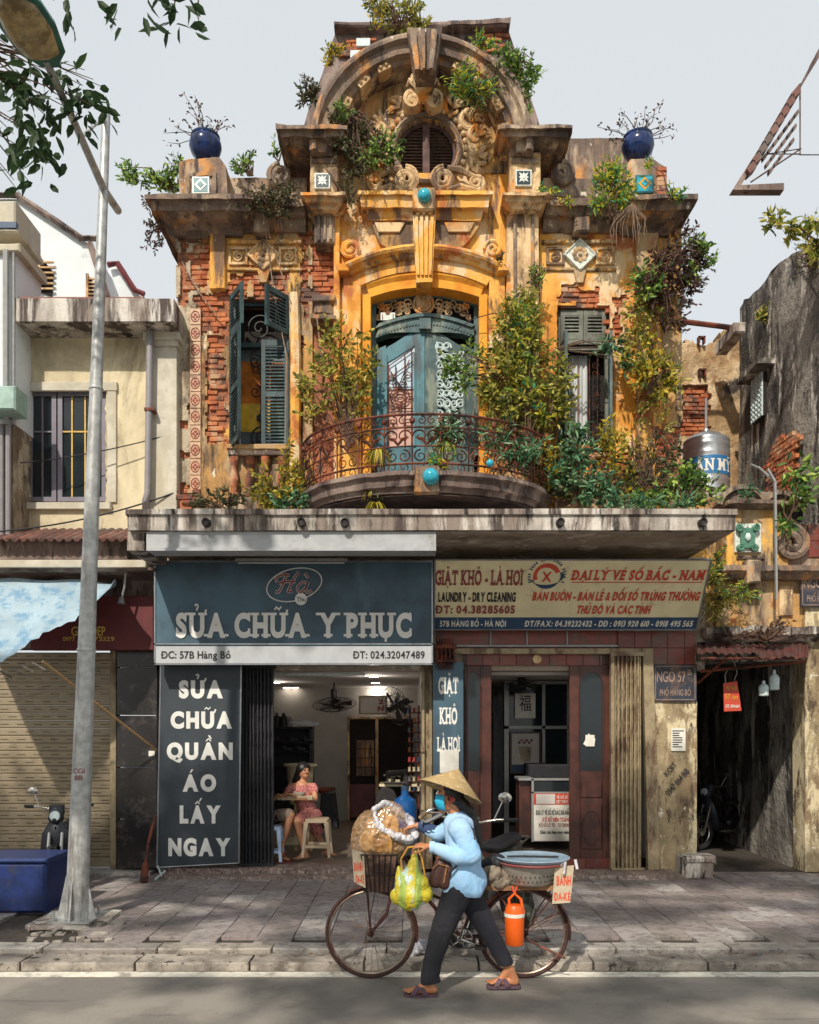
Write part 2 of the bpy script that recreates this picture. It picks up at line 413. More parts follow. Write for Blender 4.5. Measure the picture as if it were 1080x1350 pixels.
M['shutter'] = plain('green_shutter_paint', '#22393d', .55, 0, .4, 9, .3, '#3c5456', .58, .3)
M['shutter_pale'] = plain('faded_shutter_paint', '#6f7268', .8, 0, .4, 9, .3, '#45433c', .55, .3)
M['louvre'] = plain('louvre_wood', '#5e4642', .8, 0, .4, 9, .3, '#3a2b29', .55, .3)
M['white_iron'] = plain('white_grille_paint', '#b6c4c4', .6, 0, .2, 20)
M['tile_white'] = plain('glazed_white', '#c6cbc2', .3, 0, .3, 30)
M['tile_teal'] = plain('glazed_teal', '#2e6a70', .25, 0, .4, 40)
M['tile_dark'] = plain('glazed_dark', '#1d3038', .3, 0, .4, 40)
M['glaze_ball'] = plain('turquoise_glaze', '#2f9bb0', .2, 0, .3, 25, .1)
M['ochre_glaze'] = plain('ochre_glaze', '#c48e2c', .3, 0, .3, 25)
M['blue_pot'] = plain('cobalt_glaze', '#20366a', .18, 0, .5, 8, .1, '#0e1830', .5, .4)
M['slab'] = weathered('stained_concrete', '#a29a90', [('#bcb6ae', 1.5, .52, .08, .3), ('#7b6f66', 3.0, .52, .05, .15), ('#453c38', 3.6, .545, .05, .12), ('#2d2725', 5.5, .6, .05, .2)], .92, .5, 24)
M['soffit'] = weathered('soffit_render', '#a1968a', [('#8a7c6c', 1.0, .5, .1, 1), ('#6e6054', 2.2, .58, .08, 1), ('#b8ada0', 3, .6, .06, 1)], .93, .4, 18)
M['roof_brown'] = weathered('old_roof_slab', '#6a5a54', [('#85756c', 2.0, .52, .08, .3), ('#453936', 3.0, .55, .07, .3), ('#2c2624', 6, .6, .06, .3)], .95, .7, 18)
M['glass'] = plain('window_glass', '#20262a', .08, 0, .2, 2)
M['curtain'] = plain('amber_curtain', '#b5681e', .8, 0, .5, 5)
M['white_cloth'] = plain('white_curtain', '#b9bcbc', .85, 0, .12, 4)

# ---------------------------------------------------------------- the old shop-house
H = thing('shop_house', (0.1, .3, 0), 'ornate decaying ochre two-storey shop-house with round-arched gable and curved balcony', 'building')
def bricks_in(mask, x0, z0, x1, z1, Yf, parent, maxn=70, dep=.05, mat='brick'):
    """courses of single bricks wherever mask(x, z) holds; alike bricks share their meshes"""
    if not hasattr(bricks_in, 'ms'): bricks_in.ms = []
    if not bricks_in.ms:
        for k in range(6):
            b = MB(); b.bev(-.105, 0, -.029, .105, .05, .029, .008, .004); me = b.mesh('brick'); me.materials.append(M[mat]); bricks_in.ms.append(me)
        for k in range(2):
            b = MB(); b.bev(-.05, 0, -.029, .05, .05, .029, .008, .004); me = b.mesh('half_brick'); me.materials.append(M[mat]); bricks_in.ms.append(me)
    n = 0; row = 0; z = z0
    while z < z1:
        off = (row % 2) * .11 + (.03 if row % 3 else 0); x = x0 + off - .1
        while x < x1 + .1:
            if mask(x, z) and n < maxn and (parent is not H or Yf > .5 or wx(246) < x < wx(888)) and noise.noise(Vector((x * 7, 8, z * 9))) < .5:
                o = link('brick', bricks_in.ms[random.randrange(6)], parent)
                o.location = (x, Yf + R(-.006, .022), z); o.rotation_euler = (R(-.03, .03), R(-.03, .03), R(-.05, .05)); n += 1
            x += .225
        z += .069; row += 1
    return n
def blobs(L, warp=.5):
    """mask in world x,z from a list of photo-pixel rectangles with ragged edges"""
    Q = [(wx(a), wz(d), wx(c), wz(b)) for a, b, c, d in L]
    def f(x, z, grow=0.0):
        w = noise.noise(Vector((x * 4, 0, z * 4))) * .10 + noise.noise(Vector((x * 13, 3, z * 13))) * .05
        for a, b, c, d in Q:
            if min(x - a, c - x, z - b, d - z) + w * warp + grow > 0: return True
        return False
    return f
def sheet(name, mat, parent, px0, py0, px1, py1, Yf, dep, keep, cell=.028, amp=.008, ref=None, extra=None, kind=None):
    """skin of plaster with real thickness; keep(x, z) tells where it still sticks"""
    r = Yf if ref is None else ref
    x0, x1, z0, z1 = wx(px0, r), wx(px1, r), wz(py1, r), wz(py0, r)
    nx = max(1, round((x1 - x0) / cell)); nzz = max(1, round((z1 - z0) / cell)); dx = (x1 - x0) / nx; dz = (z1 - z0) / nzz
    K = [[keep(x0 + (i + .5) * dx, z0 + (j + .5) * dz) for j in range(nzz)] for i in range(nx)]
    vs = []; fs = []; idx = {}
    def V(i, j, b):
        k = (i, j, b)
        if k not in idx:
            x = x0 + i * dx; z = z0 + j * dz; e = 0 < i < nx; f = 0 < j < nzz
            jx = noise.noise(Vector((x * 21, z * 21, 1))) * dx * .55 if e else 0; jz = noise.noise(Vector((x * 21, z * 21, 9))) * dz * .55 if f else 0
            y = Yf + dep if b else Yf + amp * (noise.noise(Vector((x * 3, 0, z * 3))) + .5 * noise.noise(Vector((x * 14, 5, z * 14))))
            idx[k] = len(vs); vs.append((x + jx, y, z + jz))
        return idx[k]
    for i in range(nx):
        for j in range(nzz):
            if not K[i][j]: continue
            fs.append((V(i, j, 0), V(i + 1, j, 0), V(i + 1, j + 1, 0), V(i, j + 1, 0)))
            for di, dj, a, b in ((-1, 0, (i, j + 1), (i, j)), (1, 0, (i + 1, j), (i + 1, j + 1)), (0, -1, (i, j), (i + 1, j)), (0, 1, (i + 1, j + 1), (i, j + 1))):
                ii, jj = i + di, j + dj
                if not (0 <= ii < nx and 0 <= jj < nzz and K[ii][jj]):
                    fs.append((V(*a, 0), V(*a, 1), V(*b, 1), V(*b, 0)))
    me = bpy.data.meshes.new(name); me.from_pydata(vs, [], fs); me.materials.append(M[mat] if isinstance(mat, str) else mat)
    for p in me.polygons: p.use_smooth = True
    try: me.set_sharp_from_angle(angle=radians(45))
    except Exception: pass
    return link(name, me, parent)
def cornice(mb, x0, x1, prof, Yf, Yb, ks=.6, jit=.004):
    rings = []; k = max(3, int((x1 - x0) / .1))
    for z, p in prof:
        ring = [(x0 - p * ks, Yb, z), (x0 - p * ks, (Yb + Yf - p) * .5, z)]
        for i in range(k + 1):
            x = x0 - p * ks + (x1 - x0 + 2 * p * ks) * i / k
            ring.append((x, Yf - p + R(-jit, jit), z + R(-jit, jit)))
        ring += [(x1 + p * ks, (Yb + Yf - p) * .5, z), (x1 + p * ks, Yb, z)]
        rings.append(ring)
    return mb.loft(rings)
def pprof(L, Yf): return [(wz(py, Yf - p), p) for py, p in L]

OPN = [(303, 392, 382, 590), (735, 402, 806, 586)]        # side windows
def in_rect(x, z, q): return wx(q[0]) < x < wx(q[2]) and wz(q[3]) < z < wz(q[1])
# --- masonry core, strip by strip
w = MB()
def strip(a, b, c, d, Yf=.045, Yb=.40, j=0): w.pbox(a, b, c, d, Yf, Yb, ref=0.0)
strip(233, 262, 303, 672); strip(303, 262, 382, 392); strip(303, 590, 382, 672); strip(382, 262, 489, 672)
strip(632, 262, 735, 672); strip(735, 262, 806, 402); strip(735, 586, 806, 672); strip(806, 262, 899, 672)
strip(489, 262, 632, 376)
w.pbox(233, 262, 262, 672, .40, 6, ref=0); w.pbox(870, 262, 899, 672, .40, 6, ref=0)      # side walls run back
w.pbox(263, 262, 869, 275, .405, 6, ref=0)
w.build('wall', M['mortar'], H, rough=.012, rs=5)
w = MB()
w.prism([(412, 262), (412, 190), (430, 120), (470, 75), (520, 52), (556, 47), (600, 52), (645, 75), (682, 120), (702, 190), (702, 262)], .05, .5, ref=0)
w.build('gable_wall', M['stucco'], H, rough=.01)
# --- plaster skins
HL = blobs([(236, 285, 248, 405), (250, 318, 276, 382), (256, 385, 303, 420), (268, 415, 303, 440), (274, 440, 300, 585), (305, 362, 330, 398), (330, 352, 382, 398), (258, 400, 300, 440), (237, 640, 258, 672)], 1.0)
HC = blobs([(411, 318, 436, 418), (398, 290, 406, 420), (386, 440, 398, 470)], .9)
HR = blobs([(740, 380, 790, 402), (862, 568, 897, 625), (846, 300, 868, 352), (812, 600, 834, 650), (884, 262, 897, 320), (760, 270, 790, 285), (808, 395, 822, 450)], 1.0)
def k1(x, z): return not in_rect(x, z, OPN[0]) and not HL(x, z) and not (x < wx(263) and noise.noise(Vector((x * 5, 2, z * 5))) > .38)
sheet('plaster', 'ochre_old', H, 262, 262, 412, 672, 0.0, .045, lambda x, z: k1(x, z) and not HC(x, z))
sheet('plaster', 'cement', H, 232, 262, 262, 672, 0.0, .045, k1)
sheet('plaster', 'ochre', H, 712, 262, 872, 672, 0.0, .045, lambda x, z: not in_rect(x, z, OPN[1]) and not HR(x, z))
sheet('plaster', 'ochre_old', H, 872, 262, 899, 672, 0.0, .045, lambda x, z: not HR(x, z))
nb = 0
x0, x1 = wx(236), wx(302)
nb += bricks_in(lambda x, z: HL(x, z, .06) and not in_rect(x - .06, z, OPN[0]) and not in_rect(x + .06, z, OPN[0]), wx(238), wz(668), wx(382), wz(285), .014, H, 125)
nb += bricks_in(lambda x, z: HC(x, z, .05), wx(398), wz(470), wx(438), wz(290), .014, H, 60)
nb += bricks_in(lambda x, z: HR(x, z, .05) and not in_rect(x, z, OPN[1]), wx(738), wz(650), wx(893), wz(264), .014, H, 90)
# central bay
DX, DZ, DR = wx(560.5, -.08), wz(582, -.08), 203 * 10.92 / 1100
def door_hole(x, z):
    return wx(489, -.08) < x < wx(632, -.08) and z < wz(392, -.08) + 0 or (wx(489, -.08) < x < wx(632, -.08) and math.hypot(x - DX, z - DZ) < DR)
RC = (wx(562, -.1), wz(197, -.1)); RR = 41 * 10.9 / 1100
sheet('bay_plaster', 'ochre', H, 446, 228, 672, 672, -.08, .13, lambda x, z: not door_hole(x, z))
TC = (wx(556, -.1), wz(190, -.1)); TR = 122 * 10.9 / 1100
sheet('tympanum', 'ochre_old', H, 432, 60, 682, 228, -.1, .15, lambda x, z: math.hypot(x - RC[0], z - RC[1]) > RR and (math.hypot(x - TC[0], z - TC[1]) < TR or z < TC[1]))
for a, b in ((489, 482), (632, 639)):            # reveals of the balcony door
    m = MB(); m.pbox(min(a, b), 392, max(a, b), 640, -.075, .40, ref=-.08); m.build('door_reveal', M['ochre_clean'], H)
# --- cornices
m = MB()
PW = [(256, .50), (262, .50), (263.5, .46), (270, .42), (277, .40), (278, .33), (287, .27), (296, .16), (303, .10), (310, .06)]
cornice(m, -3.06, wx(316, 0), pprof(PW, 0), 0.0, 1.3, .55, .006)
m.build('cornice', M['stucco'], H, rough=.018, rs=5)
m = MB(); cornice(m, wx(822), 3.36, pprof(PW, 0), 0.0, 1.3, .55, .006); m.build('cornice', M['stucco'], H, rough=.018, rs=5)
PW2 = [(262, .3), (270, .3), (273, .24), (284, .20), (288, .12), (300, .08), (306, .04)]
for a, b in ((318, 405), (715, 822)): m = MB(); cornice(m, wx(a), wx(b), pprof(PW2, 0), 0.0, .3, 0, .012); m.build('cornice', M['stucco'], H, rough=.03, rs=5)
# parapet between pedestals and scrolls
for a, b in ((296, 405), (715, 836)): m = MB(); m.pbox(a, 238, b, 268, -.05, .35, ref=0); m.build('parapet', M['stucco'], H, rough=.03, rs=6)
# frieze mouldings, dentils, panels of the two wings
for s in (0, 1):
    X = lambda p: p if not s else 1112 - p
    m = MB(); lo, hi = sorted((X(300), X(398)))
    m.pbox(lo, 318, hi, 323, -.045, .01, ref=0, b=.01); m.pbox(lo, 354, hi, 358, -.03, .01, ref=0, b=.008)
    m.build('frieze_moulding', M['ochre_old'], H, rough=.008)
    for a, b in ((302, 327), (368, 392)):
        a, b = sorted((X(a), X(b))); fr = MB()
        for q in ((a, 327, b, 330), (a, 347, b, 350), (a, 330, a + 3, 347), (b - 3, 330, b, 347)): fr.pbox(*q, -.03, .005, ref=0)
        pspiral(fr, (a + b) / 2, 338, 7, 1.5, 90, 1.6 * (1 if a < 340 else -1), -.012, .014)
        fr.build('panel', M['carved'], H, rough=.004)
    cx_, cy_ = X(348), 338                                    # diamond plaque
    d = MB(); d.xprism([(wx(cx_ + 22 * cos(q)), wz(cy_ + 22 * sin(q))) for q in (0, pi / 2, pi, 3 * pi / 2)], -.05, 0.005)
    o = d.build('diamond_plaque', M['carved'] if not s else M['tile_white'], H, rough=.003)
    e = MB()
    for k in range(8):
        q = k * pi / 4; e.ball((wx(cx_ + 7.5 * cos(q)), -.052, wz(cy_ + 7.5 * sin(q))), .035, 8, 5, 1, .5, 1)
    e.ball((wx(cx_), -.06, wz(cy_)), .03, 8, 6); e.build('rosette', M['carved'], o)
    e = MB(); q4 = [(20, 0), (0, 20), (-20, 0), (0, -20)]
    for k in range(4):
        a, b = q4[k], q4[(k + 1) % 4]; e.tube([(wx(cx_ + a[0]), -.055, wz(cy_ + a[1])), (wx(cx_ + b[0]), -.055, wz(cy_ + b[1]))], .013, 5)
    e.build('plaque_rim', M['tile_white'] if s else M['carved'], o)
    m = MB(); m.pbox(X(348) - 10, 290, X(348) + 10, 316, -.2, .01, ref=0, b=.02); m.build('console', M['stucco'], H, rough=.01)
    m = MB(); m.prism([(X(340), 358), (X(356), 358), (X(352), 374), (X(344), 374)], -.04, .01, ref=0); m.build('drop', M['ochre_old'], H, rough=.005)
# pilaster strips at the outer corners
m = MB(); m.pbox(278, 300, 298, 384, -.07, .01, ref=0, b=.01); m.build('pilaster', M['ochre'], H, rough=.012)
m = MB(); m.pbox(248, 296, 276, 320, -.10, .02, ref=0, b=.01); m.build('pilaster', M['ochre_old'], H, rough=.02)
m = MB(); m.pbox(838, 300, 866, 402, -.08, .01, ref=0, b=.01); m.pbox(838, 402, 860, 640, -.05, .01, ref=0, b=.01); m.build('pilaster', M['ochre_old'], H, rough=.014)
m = MB(); m.tube([P(388, 388, -.05), P(390, 480, -.06), P(389, 672, -.05)], [.07, .075, .08], 8); m.build('corner_bead', M['ochre'], H, rough=.012, smooth=True)
# --- pedestals with glazed tiles
def glazed_tile(cx_, cy_, h, Y, mats, par, kind):
    m = MB(); m.pbox(cx_ - h, cy_ - h, cx_ + h, cy_ + h, Y, Y + .04, b=.006); o = m.build('glazed_tile', M[mats[0]], par)
    m = MB(); k = h * .8; m.pbox(cx_ - k, cy_ - k, cx_ + k, cy_ + k, Y - .004, Y + .004); m.build('glaze_field', M[mats[1]], o)
    m = MB()
    if kind == 'flower':
        for q in range(8):
            a = q * pi / 4; r = h * (.62 if q % 2 == 0 else .8)
            m.xprism([(wx(cx_ + u * cos(a) - v * sin(a), Y), wz(cy_ + u * sin(a) + v * cos(a), Y)) for u, v in ((0, 0), (r * .5, -h * .16), (r, 0), (r * .5, h * .16))], Y - .009 - .0005 * q, Y)
        m.xprism([(wx(cx_ + h * .2 * cos(q), Y), wz(cy_ + h * .2 * sin(q), Y)) for q in [i * pi / 4 for i in range(8)]], Y - .016, Y)
    else:
        for r, y in ((.72, .009), ):
            m.xprism([(wx(cx_ + h * r * cos(q), Y), wz(cy_ + h * r * sin(q), Y)) for q in (0, pi / 2, pi, 1.5 * pi)], Y - y, Y)
    m.build('glaze_motif', M[mats[2]], o)
    if kind != 'flower':
        m = MB(); m.xprism([(wx(cx_ + h * .4 * cos(q), Y), wz(cy_ + h * .4 * sin(q), Y)) for q in (0, pi / 2, pi, 1.5 * pi)], Y - .014, Y - .008); m.build('glaze_motif', M[mats[3]], o)
m = MB(); m.prism([(236, 256), (236, 214), (250, 209), (290, 209), (298, 220), (300, 256)], -.35, .15); m.pbox(244, 226, 250, 256, -.38, -.3); m.pbox(279, 226, 285, 256, -.38, -.3); m.pbox(250, 226, 279, 231, -.38, -.3)
m.build('pedestal', M['stucco'], H, rough=.02)
glazed_tile(264.5, 243.5, 11.5, -.37, ('tile_white', 'tile_teal', 'tile_white', 'tile_teal'), H, 'd')
m = MB(); m.prism([(826, 256), (826, 216), (832, 210), (862, 210), (880, 222), (880, 256)], -.35, .15); m.build('pedestal', M['stucco'], H, rough=.02)
glazed_tile(850, 242, 12, -.37, ('tile_teal', 'glaze_ball', 'ochre_glaze', 'glaze_ball'), H, 'd')
for k in range(7): 
    o = link('brick', bricks_in.ms[k % 6], H); o.location = (wx(872, -.35), -.38, wz(222 + k * 6.4, -.38)); o.rotation_euler = (0, 0, R(-.2, .2)); o.scale = (.6, 1, 1)
# scroll volutes on the parapet
for cx_, cy_, dr in ((369, 231, 1), (741, 229, -1)):
    m = MB(); pspiral(m, cx_, cy_, 15, 3, 90, 1.8 * dr, -.1, .045, 30, 7); pspiral(m, cx_, cy_, 13, 3, 90, 1.8 * dr, .05, .05, 30, 7)
    m.lathe((wx(cx_, -.1), -.08, wz(cy_, -.1)), [(.10, 0), (.12, .03), (.12, .25)], 16, 'y')
    m.prism([(cx_ - 14 * dr, cy_ + 6), (cx_ - 30 * dr, cy_ + 24), (cx_ - 30 * dr, cy_ + 34), (cx_ + 14 * dr, cy_ + 34), (cx_ + 14 * dr, cy_)], -.06, .2, ref=0)
    m.build('scroll_volute', M['stucco'], H, rough=.012, smooth=True)
# --- upper piers of the gable
def pier(x0, x1, t0, side):
    m = MB(); m.pbox(x0, 200, x1, 256, -.34, .1, b=.015); m.build('pier', M['carved'], H, rough=.01)
    m = MB(); m.pbox(x0 + 3, 208, x1 - 3, 214, -.37, -.3, b=.01); m.build('pier_moulding', M['stucco'], H, rough=.008)
    m = MB(); cornice(m, wx(x0 + 4, -.3), wx(x1 - 4, -.3), pprof([(253, .16), (257, .16), (260, .12), (266, .10), (271, .05), (276, .03)], -.3), -.3, .0, .9, .004); m.build('pier_moulding', M['carved'], H, rough=.01)
    q0, q1 = (wx(396, -.3), wx(434, -.3)) if side < 0 else (wx(680, -.3), wx(722, -.3))
    m = MB(); cornice(m, q0 + (.0), q1, pprof([(164, .33), (169, .33), (171, .28), (180, .25), (182, .17), (190, .12), (196, .05)], -.3), -.3, 1.0, .8, .006); m.build('pier_cap', M['stucco'], H, rough=.024, rs=5)
pier(409, 446, 0, -1); pier(672, 713, 0, 1)
glazed_tile(425, 238, 10.5, -.37, ('tile_white', 'tile_dark', 'tile_white'), H, 'flower')
glazed_tile(690.5, 234, 11, -.37, ('tile_white', 'tile_dark', 'tile_white'), H, 'flower')
# giant pilasters either side of the bay
m = MB(); m.pbox(440, 262, 448, 672, -.16, .02, ref=-.16, b=.01); m.build('pilaster', M['ochre'], H, rough=.012)
m = MB(); m.pbox(414, 276, 441, 320, -.2, .02, ref=-.2, b=.015)
for k in range(3): m.pbox(418 + k * 8, 282, 422 + k * 8, 316, -.225, -.19, b=.008)
m.build('fluted_panel', M['stucco'], H, rough=.01)
m = MB(); m.pbox(411, 388, 442, 396, -.22, .02, b=.01); m.pbox(414, 396, 439, 414, -.17, .02, b=.02); m.pbox(409, 414, 443, 420, -.2, .02, b=.01); m.build('capital', M['stucco'], H, rough=.02)
m = MB(); m.pbox(668, 276, 711, 540, -.2, .02, ref=-.2, b=.012); m.pbox(666, 540, 714, 672, -.24, .02, ref=-.2, b=.012)
m.build('pilaster', M['carved'], H, rough=.01)
m = MB()
for a, b, c, d in ((677, 284, 681, 530), (700, 284, 704, 530), (677, 280, 704, 284)): m.pbox(a, b, c, d, -.235, -.19, ref=-.2, b=.006)
m.build('pilaster_frame', M['stucco'], H, rough=.008)
# --- the arched hood
HCx, HCz, HY0 = wx(556, -.5), wz(190, -.5), -.5
k = 10.5 / 1100
m = MB(); pr = [(148, .6), (148, -.5), (143, -.53), (139, -.53), (136, -.47), (126, -.45), (124, -.38), (119, -.36), (117, -.2), (116, .0), (130, .6)]
m.ringarc([(r * k, y) for r, y in pr], (HCx, HCz), -3, 183, 60); m.build('arched_hood', M['stucco'], H, rough=.012, rs=5)
m = MB(); m.ringarc([(r * 10.8 / 1100, y) for r, y in ((114, .02), (114, -.2), (110, -.22), (106, -.2), (104, -.14), (104, .02))], (wx(556, -.2), wz(190, -.2)), -8, 188, 60); m.build('arch_moulding', M['carved'], H, rough=.008)
for a in (8, 27, 46, 63, 117, 134, 153, 172):
    m = MB(); c, s = cos(radians(a)), sin(radians(a)); kk = 10.65 / 1100; c0 = Vector((wx(556, -.35), 0, wz(190, -.35)))
    def L(u, v, y): return (c0.x + (u * c - v * s) * kk, y, c0.z + (u * s + v * c) * kk)
    vs = [L(u, v, y) for y in (-.40, -.1) for u, v in ((106, -9), (117, -9), (117, 9), (106, 9))]
    m.add(vs, [(0, 1, 2, 3), (7, 6, 5, 4), (0, 4, 5, 1), (1, 5, 6, 2), (2, 6, 7, 3), (3, 7, 4, 0)])
    for v in (-4, 4): m.ball(L(110.5, v, -.41), .022, 7, 5)
    m.build('modillion', M['carved'], H, rough=.006)
# keystone and shell
m = MB(); m.prism([(537, 36), (583, 36), (579, 60), (573, 92), (548, 92), (542, 60)], -.66, .3)
for a, b in ((540, 549), (556, 561), (569, 577)): m.prism([(a, 38), (b, 38), (b - (b - 560) * .35, 90), (a - (a - 560) * .35, 90)], -.72, -.6)
m.build('keystone', M['stucco'], H, rough=.015)
m = MB()
for i in range(-4, 5):
    a = radians(90 + i * 13); x, z = wx(558, -.3), wz(134, -.3)
    m.tube([(x, -.26, z), (x + .1 * cos(a) * 1.2, -.36, z + .16), (x + .22 * cos(a) * 1.0, -.33, z + .33 * sin(a) + .05), (x + .27 * cos(a), -.27, z + .36 * sin(a))], [.02, .035, .03, .012], 6)
m.lathe((wx(544, -.25), -.3, wz(132, -.25)), [(.05, -.02), (.12, 0), (.13, .1), (.13, .2)], 18, 'y'); m.lathe((wx(572, -.25), -.3, wz(132, -.25)), [(.05, -.02), (.12, 0), (.13, .1), (.13, .2)], 18, 'y')
for cx_, d in ((544, 1), (572, -1)): pspiral(m, cx_, 132, 11, 2, 90, 1.5 * d, -.31, .02)
m.build('shell_ornament', M['carved'], H, smooth=True, rough=.004)
# round window
m = MB(); kk = 10.9 / 1100
m.ringarc([(r * kk, y) for r, y in ((47, -.08), (47, -.15), (44, -.17), (41, -.14), (40, .12), (43, .12))], RC, 0, 360, 48); m.build('window_ring', M['stucco'], H, rough=.004)
m = MB()
for q in range(34):
    a = 2 * pi * q / 34
    if not (230 < math.degrees(a) < 310): m.ball((RC[0] + 52 * kk * cos(a), -.13, RC[1] + 52 * kk * sin(a)), .034, 7, 5)
m.build('bead_ring', M['carved'], H, rough=.004)
m = MB(); m.ringarc([(r * kk, y) for r, y in ((41, .06), (41, -.02), (36, -.02), (36, .06))], RC, 0, 360, 40); m.box(RC[0] - .045, -.045, RC[1] - .37, RC[0] + .045, .05, RC[1] + .37)
rw = m.build('round_window', M['louvre'], H)
for s in (-1, 1):
    for q in range(-8, 9):
        z = RC[1] + q * .042; hw = math.sqrt(max(0, .36 ** 2 - (q * .042) ** 2))
        if hw < .09: continue
        m = MB(); x0, x1 = sorted((RC[0] + s * .045, RC[0] + s * hw)); m.add([(x0, -.02, z - .016), (x1, -.02, z - .016), (x1, .03, z + .02), (x0, .03, z + .02), (x0, -.014, z - .022), (x1, -.014, z - .022), (x1, .036, z + .014), (x0, .036, z + .014)], [(0, 1, 2, 3), (7, 6, 5, 4), (0, 4, 5, 1), (2, 6, 7, 3), (0, 3, 7, 4), (1, 5, 6, 2)])
        m.build('louvre', M['louvre'], rw)
m = MB(); m.lathe((RC[0], .1, RC[1]), [(.41, 0), (.41, .05)], 24, 'y'); m.build('window_back', M['dark'], H)
# garland of scrolls round the window
m = MB()
for a in range(-30, 215, 22):
    if 75 < a < 105: continue
    a += R(-5, 5); c = (RC[0] + R(64, 72) * kk * cos(radians(a)), RC[1] + R(62, 70) * kk * sin(radians(a))); d = random.choice((1, -1))
    m.tube(flat(spiral(c[0], c[1], R(.09, .17), .02, a + R(0, 90), R(.7, 1.2) * d, 20), -.105), [.040 - .026 * i / 20 for i in range(21)], 6)
    for j in range(5):
        an = radians(a + 28 * j + R(-60, 20)); m.tube([(c[0], -.12, c[1]), (c[0] + .10 * cos(an), -.16, c[1] + .10 * sin(an)), (c[0] + .17 * cos(an), -.12, c[1] + .17 * sin(an))], [.018, .026, .008], 5)
m.build('garland', M['carved'], H, smooth=True, rough=.006)
m = MB()
for d, c1, c2 in ((-1, (535, 236), (494, 240)), (1, (585, 236), (628, 241))):
    Y = -.2
    pspiral(m, c1[0], c1[1], 17, 3, 90, 2.0 * d, Y, .03, 34, 6); pspiral(m, c1[0], c1[1], 14, 3, 90, 1.7 * d, Y - .02, .02, 30, 6)
    pspiral(m, c2[0], c2[1], 11, 2, -90, 1.8 * d, Y, .026, 30, 6)
    m.tube([P(c1[0] + 5 * d, c1[1] - 15, Y), P((c1[0] + c2[0]) / 2, 224, Y), P(c2[0] - 4 * d, 232, Y), P(c2[0] + 10 * d, 236, Y)], [.03, .045, .03, .02], 6)
    m.tube([P(c1[0] + 4 * d, c1[1] + 15, Y), P((c1[0] + c2[0]) / 2, 247, Y), P(c2[0], 251, Y)], [.03, .05, .03], 6)
m.build('scroll_crest', M['carved'], H, smooth=True, rough=.006)
# lintel with turquoise boss
m = MB(); cornice(m, wx(486, -.2), wx(634, -.2), pprof([(251, .16), (256, .16), (258, .12), (273, .10), (275, .04), (290, .0)], -.2), -.2, -.07, .9, .004)
m.build('lintel', M['ochre'], H, rough=.008)
m = MB(); m.pbox(544, 246, 574, 276, -.42, -.1, b=.02); o = m.build('boss_block', M['carved'], H, rough=.005)
m = MB(); m.ball(P(559.5, 258, -.44), .085, 16, 10); m.build('turquoise_boss', M['glaze_ball'], H, smooth=True)
m = MB(); m.prism([(486, 277), (640, 277), (630, 300), (618, 318), (598, 332), (516, 332), (500, 318), (492, 300)], -.16, -.06); m.build('corbel', M['ochre_old'], H, rough=.012)
for a in (494, 586): m = MB(); m.prism([(a, 293), (a + 40, 293), (a + 33, 305), (a + 5, 305)], -.19, -.15); m.build('corbel_panel', M['carved'], H)
m = MB(); m.prism([(544, 276), (575, 276), (570, 372), (549, 372)], -.32, -.06)
for i in range(4):
    a = 547 + i * 7; m.prism([(a, 284), (a + 4, 284), (a + 3.3 - (a - 558) * .25, 362), (a - (a - 558) * .25, 362)], -.35, -.3)
for i in range(3): m.ball(P(551 + i * 8, 281, -.34), .03, 8, 6)
m.build('fluted_keystone', M['ochre'], H, rough=.008)
# hood mould and archivolts over the door
def arc(px, py_c, r_in, prof, half, name, mat, Y, rough=.006):
    m = MB(); k = (D0 + Y) / FL; c = (wx(px, Y), wz(py_c, Y)); a = math.degrees(math.asin(min(1, half / r_in)))
    m.ringarc([(r * k, y) for r, y in prof], c, 90 - a, 90 + a, 36); return m.build(name, M[mat], H, rough=rough)
arc(559, 548, 226, [(226, -.06), (226, -.30), (222, -.32), (219, -.30), (216, -.24), (213, -.22), (211, -.06)], 104, 'hood_mould', 'ochre', -.28)
for a in (446, 657): m = MB(); m.pbox(a, 347, a + 14, 357, -.30, -.06, b=.01); m.build('hood_return', M['ochre'], H, rough=.006)
arc(559, 548, 211, [(209, -.07), (209, -.17), (190, -.17), (189, -.07)], 92, 'archivolt', 'ochre', -.15)
arc(560.5, 582, 219, [(223, -.07), (223, -.15), (219, -.155), (214, -.12), (203.5, -.12), (203, .1), (210, .1)], 82 * .95, 'archivolt', 'ochre_clean', -.12)
for a, b in ((453, 476), (645, 666)): m = MB(); m.pbox(a, 356, b, 672, -.17, -.06, ref=-.15, b=.01); m.build('door_pilaster', M['ochre'], H, rough=.008)
for a, b in ((478, 489), (632, 643)): m = MB(); m.pbox(a, 388, b, 672, -.12, -.06, ref=-.12, b=.008); m.build('door_surround', M['ochre_clean'], H, rough=.005)
for cx_, d in ((462, 1), (650, -1)):
    m = MB(); m.lathe(P(cx_, 328, -.12), [(.10, -.02), (.13, 0), (.13, .06)], 18, 'y'); pspiral(m, cx_, 328, 12, 2, 180, 1.7 * d, -.15, .022, 28, 6)
    m.tube([P(cx_ + 6 * d, 340, -.13), P(cx_ + 16 * d, 348, -.13)], [.05, .02], 6); m.build('volute', M['ochre'], H, smooth=True, rough=.004)
